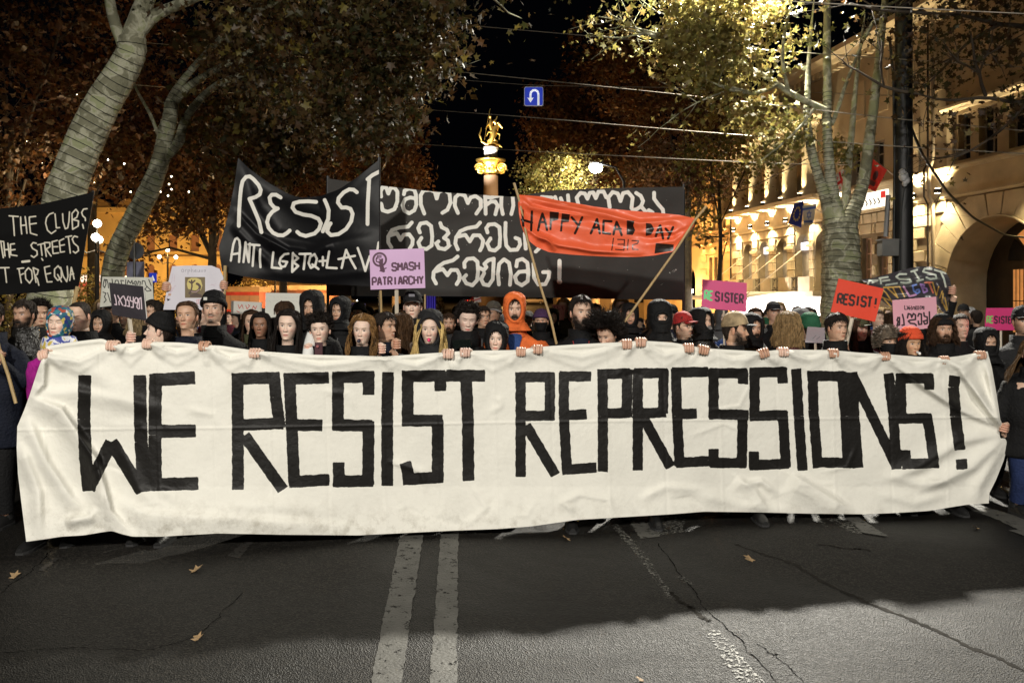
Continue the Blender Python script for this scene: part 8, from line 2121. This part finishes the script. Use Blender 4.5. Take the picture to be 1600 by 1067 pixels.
S1 = (.56, .37, .27); S2 = (.62, .43, .33); S3 = (.50, .31, .21); S4 = (.68, .50, .40)
BR = (.045, .022, .010); DK = (.012, .008, .006); LB = (.24, .13, .05); BL = (.62, .42, .13); AU = (.07, .018, .010)
WB2 = lambda px, d: WB(px) + d
people = [
 dict(label='bearded man with short dark hair in a shiny black leather jacket at the far left', px=38, top=468, chin=511, Y=6.35, yaw=-4, skin=(.40,.24,.16), hair='short', beard='short', coat='blackleather', collar='stand', colh=.075, foldamp=.012, wide=1.08),
 dict(label='woman in teal floral headscarf and magenta jacket with her eyes closed', px=92, top=477, chin=527, Y=WB2(92, .30), yaw=3, roll=4, skin=S4, fem=1, hair='crop', hat='headscarf', hoodmat=FLORAL, closed=1, coat='magenta', scarf=WISP, arms={-1: G(70, 551, .3), 1: G(177, 537)}),
 dict(label='laughing man with receding hair looking down in a black puffer jacket', px=128, top=468, chin=513, Y=WB2(130, .62), yaw=-6, pitch=14, skin=S1, hair='buzz', hl=.90, beard='stubble', smile=1, teeth=1, closed=1, coat='black', quilt=1, puff=1.15, wide=1.1),
 dict(label='young man in profile with black beanie looking left under the black placard', px=240, top=491, chin=534, Y=WB2(240, .32), yaw=-72, pitch=-6, skin=S4, hair='short', hat='beanie', hatline=.72, coat='black', arms={-1: G(232, 534), 1: ('fist', tuple(at(206, 527, WB(206) + .55)), (0.03, 0, 1))}, byaw=-25),
 dict(label='man with dark hair half hidden by the black placard edge', px=237, top=468, chin=506, Y=7.4, yaw=-25, skin=S3, hair='short', coat='black'),
 dict(label='woman with brown hair tied back and head tilted in a black coat', px=293, top=470, chin=513, Y=WB2(300, .42), yaw=2, pitch=-8, roll=-3, skin=S3, fem=1, hair='back', haircol=(.06,.03,.014), coat='navy', collar='stand', colh=.02, arms={1: G(320, 538)}),
 dict(label='man with black beanie, moustache and goatee behind the banner pole', px=334, top=457, chin=505, Y=6.55, yaw=6, pitch=-4, skin=S1, hair='crop', hat='beanie', patch=1, beard='goatee', coat='black', wide=1.12, arms={1: ('fist', tuple(at(349, 540, 8.33 - 1.75)), (0, 0, 1))}),
 dict(label='small dark skinned woman with straight black hair behind the pole', px=408, top=488, chin=524, Y=7.3, yaw=6, skin=(.30,.16,.10), fem=1, hair='long', haircol=DK, hlen=.28, coat='black'),
 dict(label='woman with brown hair, her face cut by the black haired one beside her', px=394, top=484, chin=518, Y=7.9, yaw=20, skin=S1, fem=1, hair='long', haircol=BR, coat='olive'),
 dict(label='woman with long dark brown hair in a black turtleneck, left of the paper roll', px=450, top=483, chin=531, Y=WB2(450, .34), yaw=2, roll=2, skin=S4, fem=1, hair='long', haircol=(.020,.010,.007), part=-.25, hlen=.36, coat='black', colh=.03, lip=(.50,.16,.14), arms={-1: G(399, 549)}),
 dict(label='person with brown fringe holding up the blank white card', px=447, top=469, chin=507, Y=7.9, yaw=-30, pitch=15, skin=S1, hair='short', haircol=BR, hl=.7, coat='black'),
 dict(label='gaunt bearded man in a pulled up black hood behind the curly woman', px=487, top=458, chin=502, Y=7.2, yaw=-4, skin=S3, hair='crop', hat='hood', beard='full', coat='black', open=(.108,.054,.100)),
 dict(label='round faced woman with short curly black hair', px=502, top=491, chin=529, Y=WB2(500, .40), yaw=4, roll=-3, skin=S4, fem=1, hair='curly', haircol=DK, hl=.76, coat='black', wide=1.15, arms={-1: ('fist', (float(at(480, 0, 6.0)[0]), 6.02, 1.36), (0.1, 0, 1))}),
 dict(label='man in dark hood with raised fist and red whistle behind the curly haired woman', px=530, top=467, chin=501, Y=7.5, yaw=-12, skin=S3, hair='crop', hat='hood', coat='black'),
 dict(label='woman with long honey blond hair frowning over a whistle, right of the paper roll', px=566, top=491, chin=537, Y=WB2(560, .34), yaw=-4, pitch=2, roll=2, skin=S4, fem=1, hair='wavy', haircol=(.20,.105,.035), part=.3, hlen=.27, coat='black', whistle='dark', lip=(.45,.20,.17), shirt='grey', arms={1: ('fist', tuple(at(597, 545, 6.10)), (0.02, 0, 1))}),
 dict(label='person seen from behind with long brown hair between the two placard sticks', px=629, top=489, chin=530, Y=WB2(629, .75), yaw=160, skin=S1, fem=1, hair='long', haircol=(.07,.035,.014), hlen=.25, coat='brown'),
 dict(label='person in navy coat with dark hair behind the left placard stick', px=606, top=487, chin=528, Y=WB2(606, .60), yaw=60, skin=S3, hair='short', coat='navy', arms={1: ('fist', tuple(at(620.5, 538, 6.25)), (0.01, 0, 1))}),
 dict(label='young man in black cap with grey badge and yellow and black jacket', px=645, top=456, chin=498, Y=6.95, yaw=2, skin=S4, hair='crop', hat='cap', patch=1, coat='char', scarf='black', shirt='white'),
 dict(label='woman with very long pale blond hair in a grey hood blowing a pink whistle', px=672, top=488, chin=537, Y=WB2(672, .33), yaw=1, skin=S4, fem=1, hair='wavy', haircol=(.62,.44,.17), hlen=.34, flare=.03, hood=1, hoodcol='char', open=(.10,.085,.118), coat='char', whistle='pink', lip=(.5,.2,.18), arms={1: G(701, 550)}),
 dict(label='pale woman with dark curls and red lips looking down at her phone', px=729, top=474, chin=516, Y=WB2(729, .45), yaw=8, pitch=12, roll=4, skin=(.62,.46,.38), fem=1, hair='curly', haircol=DK, hl=.80, closed=1, lip=(.42,.03,.03), coat='black', collar='stand', colh=.06, scarf='black', arms={-1: G(727, 548)}),
 dict(step=(.01, .01), label='short girl in a black hood whose chin touches the banner edge', px=774, top=506, chin=549, Y=WB2(774, .30), yaw=-3, roll=3, skin=S4, fem=1, hair='crop', haircol=DK, hl=.80, hood=1, hoodcol='black', open=(.106,.070,.100), coat='black'),
 dict(label='man with black moustache in a bright orange hooded jacket', px=804, top=461, chin=501, Y=WB2(806, .58), yaw=2, skin=S1, hair='crop', hl=.80, beard='short', hood=1, hoodcol='orange', open=(.116,.070,.108), coat='orange', wide=1.12, puff=1.1, shirt='blue', arms={-1: G(814, 547), 1: G(840, 543)}),
 dict(step=(.40, 0), label='tall man with full dark beard, black jacket and red lanyard', px=909, top=461, chin=511, Y=WB2(905, .50), yaw=16, skin=S1, hair='short', haircol=DK, beard='full', coat='black', shirt='navy', lanyard=1, wide=1.12, gaze=.3, arms={1: G(979, 535)}),
 dict(label='person with a big round black afro looking down to the left', px=950, top=497, chin=533, Y=WB2(950, .42), yaw=-35, pitch=22, skin=S1, fem=1, hair='afro', haircol=DK, coat='black'),
 dict(step=(.34, .0), label='figure with black hood and black face mask in a beige camouflage jacket', px=1031, top=473, chin=519, Y=WB2(1030, .42), yaw=2, skin=S1, hair='crop', hood=1, hoodcol='black', open=(.128,.056,.046), mask=1, coat='camo', wide=1.15, arms={-1: G(1001, 532), 1: G(1076, 541)}),
 dict(label='man with red baseball cap and glasses turning to the right', px=1070, top=489, chin=521, Y=7.2, yaw=38, skin=S1, hair='short', hat='cap', hatcol='red', glasses=1, beard='stubble', coat='black'),
 dict(label='older man with grey beard in a black hood looking up to the right', px=1101, top=484, chin=517, Y=7.5, yaw=32, pitch=-6, skin=S1, hair='crop', hood=1, hoodcol='black', beard='grey', coat='blackleather'),
 dict(step=(0, .34), label='man in profile with camouflage cap worn backwards and thick beard', px=1152, top=489, chin=536, Y=WB2(1150, .45), yaw=66, pitch=4, skin=S3, hair='crop', hat='cap', hatmat=cloth_mat('camo'), brimcol='black', beard='short', coat='black', wide=1.1, byaw=20, arms={-1: G(1099, 544, -.2), 1: G(1192, 549, .25)}),
 dict(label='bearded man in dark hood just right of the camouflage cap', px=1176, top=493, chin=531, Y=7.2, yaw=14, skin=S3, hair='crop', hood=1, hoodcol='black', beard='short', coat='olive'),
 dict(label='small man in green beanie far behind the bearded hood', px=1194, top=498, chin=517, Y=11.5, yaw=10, skin=S1, hair='crop', hat='beanie', hatcol='green', beard='stubble', coat='olive'),
 dict(label='person seen from behind with wavy ash blond hair and burgundy coat', px=1234, top=487, chin=532, Y=WB2(1234, .45), yaw=172, skin=S4, fem=1, hair='wavy', haircol=(.24,.155,.07), hlen=.16, coat='burgundy', arms={-1: G(1223, 547)}),
 dict(label='person with a dark green beanie pulled low, seen from behind', px=1267, top=491, chin=530, Y=8.0, yaw=180, skin=S1, hair='crop', hat='beanie', hatcol='green', hatline=.45, coat='black'),
 dict(label='young man with dark fringe in a black coat left of the white stick', px=1308, top=488, chin=531, Y=WB2(1308, .46), yaw=18, pitch=2, skin=S3, hair='short', haircol=DK, hl=.78, coat='black', collar='stand', colh=.06, wide=1.1, arms={-1: G(1301, 549), 1: ('fist', tuple(at(1320, 545, 6.75)), (-.15, 0, 1))}),
 dict(label='long haired person in a pale cap behind the white stick', px=1344, top=496, chin=525, Y=8.2, yaw=15, skin=S1, fem=1, hair='long', haircol=BR, hat='cap', hatcol='olive', coat='black'),
 dict(label='person in a shaggy brown fur hat with a dark scarf over the mouth', px=1387, top=512, chin=549, Y=WB2(1387, .50), yaw=12, skin=S3, fem=1, hair='crop', hat='fur', mask=1, coat='black', arms={-1: G(1382, 554)}),
 dict(label='short woman with orange red beanie and black hair blowing a white whistle', px=1422, top=513, chin=553, Y=WB2(1422, .33), yaw=6, pitch=4, skin=(.50,.30,.18), fem=1, hair='bob', haircol=DK, hl=.7, hat='beanie', hatmat=mat('orange_wool', (.62,.07,.02), .85, bump=.6, bscale=90), whistle='white', coat='black', scarf='black'),
 dict(step=(.36, 0), label='smiling long haired man in a black beanie behind the pale pink placard', px=1472, top=493, chin=532, Y=WB2(1470, .50), yaw=-6, skin=S3, hair='wavy', haircol=BR, hlen=.14, hat='beanie', beard='short', teeth=1, smile=1, coat='black', wide=1.1, arms={-1: G(1475, 560)}),
 dict(label='person in a black hood with covered mouth above the right banner corner', px=1541, top=516, chin=548, Y=WB2(1540, .60), yaw=-4, skin=S3, hair='crop', hood=1, hoodcol='black', mask=1, coat='black', arms={-1: G(1531, 552)}),
 dict(label='man with black cap and striped black track jacket at the right edge', px=1597, top=480, chin=521, Y=7.1, yaw=-12, skin=S3, hair='crop', hat='cap', patch=1, beard='stubble', coat='char', wide=1.12, quilt=1),
 dict(label='person with windblown long brown hair gripping the right end of the banner', px=1612, top=528, chin=572, Y=6.38, yaw=-38, pitch=10, skin=S1, fem=1, hair='long', haircol=(.09,.05,.02), hlen=.22, flare=.10, coat='black', legs='jeans', arms={-1: ('fist', tuple(at(1568, 668, 6.36)), (.25, .0, 1))}, byaw=-20),
 dict(label='dark clad figure standing behind the left end of the white banner', px=-12, top=470, chin=514, Y=6.1, yaw=12, skin=S3, hair='short', coat='navy', legs='black', arms={1: ('fist', tuple(at(2, 556, 5.92)), (.3, 0, 1))}),
 dict(label='person with covered head behind the laughing man', px=158, top=488, chin=518, Y=7.8, yaw=6, skin=S3, fem=1, hair='crop', hood=1, hoodcol='black', coat='black'),
 dict(label='woman with sandy hair turned away under the square black placard', px=212, top=485, chin=520, Y=7.6, yaw=-120, skin=S1, fem=1, hair='bob', haircol=(.25,.18,.09), coat='black'),
 dict(label='dark haired person left of the headscarf woman, mostly hidden', px=64, top=470, chin=508, Y=7.6, yaw=40, skin=S3, hair='curly', haircol=DK, coat='black'),
 dict(label='man in black hood between the poles right of the bearded man', px=984, top=477, chin=510, Y=8.6, yaw=-6, skin=S3, hair='crop', hood=1, hoodcol='black', beard='stubble', coat='black'),
 dict(label='tiny man in a black hood with a pale face next to the salmon card', px=864, top=484, chin=506, Y=11.6, yaw=6, skin=S2, hair='crop', hood=1, hoodcol='black', coat='black'),
 dict(label='person in a violet knit hat with covered face right of the orange jacket', px=845, top=485, chin=514, Y=8.8, yaw=-10, skin=S3, hair='crop', hat='beanie', hatmat=mat('violet_wool', (.05,.02,.07), .85, bump=.6, bscale=90), mask=1, coat='black'),
 dict(label='bearded man with dark hair between the blond hood and the curly woman', px=701, top=489, chin=517, Y=9.0, yaw=5, skin=S3, hair='short', haircol=BR, beard='short', coat='grey'),
 dict(label='person with dark hair half behind the orange hood', px=756, top=478, chin=510, Y=8.8, yaw=25, skin=S3, hair='short', coat='black'),
]
for sp in people:
    person(sp)
# raised hands that hold the sheets belong to crowd members behind them
for lab, px, top, Yp_, arms in (
        ('person with raised arms behind the orpheus sheet', 300, 478, 7.45, {-1: ('fist', tuple(at(259, 448, 7.28)), (.2, 0, 1)), 1: ('fist', tuple(at(351, 446, 7.28)), (.05, 0, 1))}),
        ('person with raised arm holding the curling glossy banner', 1500, 492, 8.5, {-1: ('fist', tuple(at(1487, 454, 8.2)), (.1, 0, 1))})):
    person(dict(label=lab, px=px, top=top, chin=top + 35, Y=Yp_, skin=S1, hair='short', coat='black', arms=arms, lo=1))

# ------------------------------------------------------------------ the crowd behind: each person an own object, copied from a few kinds
kinds = [
 ('bareheaded protester with short dark hair deep in the crowd', dict(hair='short', skin=S3, coat='black', beard='stubble')),
 ('protester in a black hood deep in the crowd', dict(hair='crop', skin=S1, coat='black', hood=1, hoodcol='black')),
 ('protester in a dark beanie deep in the crowd', dict(hair='crop', skin=S1, coat='navy', hat='beanie', hatcol='char')),
 ('protester with long brown hair deep in the crowd', dict(hair='long', fem=1, haircol=BR, skin=S2, coat='char', hlen=.22)),
 ('protester with long black hair deep in the crowd', dict(hair='long', fem=1, haircol=DK, skin=S1, coat='brown', hlen=.2)),
 ('protester with sandy blond hair deep in the crowd', dict(hair='wavy', fem=1, haircol=(.3, .2, .09), skin=S4, coat='olive', hlen=.18)),
 ('burgundy coated protester with short hair deep in the crowd', dict(hair='short', skin=S2, coat='burgundy', haircol=BR)),
 ('protester in a grey hood deep in the crowd', dict(hair='crop', skin=S2, coat='grey', hood=1, hoodcol='grey')),
 ('protester in a white knit hat deep in the crowd', dict(hair='crop', skin=S3, coat='black', hat='beanie', hatcol='white')),
 ('bearded protester in blue jacket deep in the crowd', dict(hair='short', skin=S1, coat='blue', beard='full')),
 ('protester in a peaked cap deep in the crowd', dict(hair='crop', skin=S3, coat='black', hat='cap', hatcol='char')),
]
protos = []
for i, (lab, kd) in enumerate(kinds):
    Yp = 10.4 + .35 * i; px = [196, 385, 560, 590, 718, 880, 930, 1128, 1215, 1362, 1505][i]
    hp = .236 * F / Yp; top = HOR + (H - GZ(Yp) - rng.uniform(1.60, 1.78)) / Yp * F
    d = dict(kd); d.update(px=px, top=top, chin=top + hp, Y=Yp, lo=1, label=lab, group='protesters packed behind the front rows', yaw=rng.uniform(-20, 20), collar=0, zip=0)
    protos.append((person(d), lab))
allo = list(C.objects); bypar = {}
for o in allo:
    if o.parent: bypar.setdefault(o.parent.name, []).append(o)
kidsof = {p.name: [(c, bypar.get(c.name, [])) for c in bypar.get(p.name, [])] for p, _ in protos}
placed = []
LM = [(40, 'behind the leather jacket'), (95, 'behind the floral headscarf'), (135, 'behind the laughing man'), (200, 'by the square black placard'), (295, 'under the orpheus sheet'), (340, 'by the goateed beanie man'), (385, 'by the red lettered card'),
      (445, 'under the blank card'), (500, 'by the round faced curly woman'), (555, 'by the violet card'), (595, 'by the wooden placard stick'), (622, 'by the white placard stick'), (648, 'by the yellow and black jacket'), (675, 'by the blue flag'), (730, 'behind the dark curls and red lips'),
      (775, 'over the short hooded girl'), (805, 'behind the orange hood'), (845, 'by the violet knit hat'), (875, 'by the salmon card'), (910, 'behind the tall bearded man'), (955, 'over the afro hair'), (1000, 'by the slanting banner pole'), (1035, 'behind the masked hood'), (1072, 'behind the red cap'),
      (1130, 'under the first pink placard'), (1180, 'by the camouflage cap'), (1235, 'over the wavy ash blond hair'), (1270, 'by the grey sheet'), (1320, 'under the vermilion placard'), (1385, 'by the fur hat'), (1425, 'over the orange beanie'), (1475, 'by the curling glossy banner'), (1520, 'before the arched doorway'), (1560, 'under the deep pink placard'), (1600, 'at the right edge')]
rc = np.random.RandomState(33)
cnt = 0
for tries in range(4000):
    if cnt >= 235: break
    Yp = 8.9 + 32 * rc.rand() ** 1.1
    px = rc.uniform(30, 1600)
    if Yp < 11 and rc.rand() < .35: continue
    X = (px - 800) / F * Yp
    if X > 8.4 - .161 * Yp + 4.5 or X < -7.5 - .07 * Yp - 3: continue
    if px > 1490 and Yp < 13: continue
    if any((X - a) ** 2 + ((Yp - b_) * 1.0) ** 2 < .42 ** 2 for a, b_ in placed): continue
    if any(math.hypot(X - tx, Yp - ty) < .75 for tx, ty in ((at(175, 0, 17)[0], 17), (at(1296, 0, 16)[0], 16), (at(1411, 0, 15.6)[0], 15.6), (at(84, 0, 12.4)[0], 12.4))): continue
    placed.append((X, Yp))
    near_ = min(LM, key=lambda q: abs(q[0] - px))[1]
    p, lab = protos[rc.randint(len(protos))]
    sc = rc.uniform(.93, 1.02)
    dup(p, kidsof[p.name], (X, Yp, GZ(Yp)), rc.normal(0, .45) + (math.pi if rc.rand() < .12 else 0), lab.replace('deep in the crowd', ('near' if Yp < 12 else 'mid-crowd' if Yp < 18 else 'far back') + ' ' + near_), 'protesters packed behind the front rows', sc); cnt += 1
print('crowd copies', cnt, 'objects', len(C.objects))
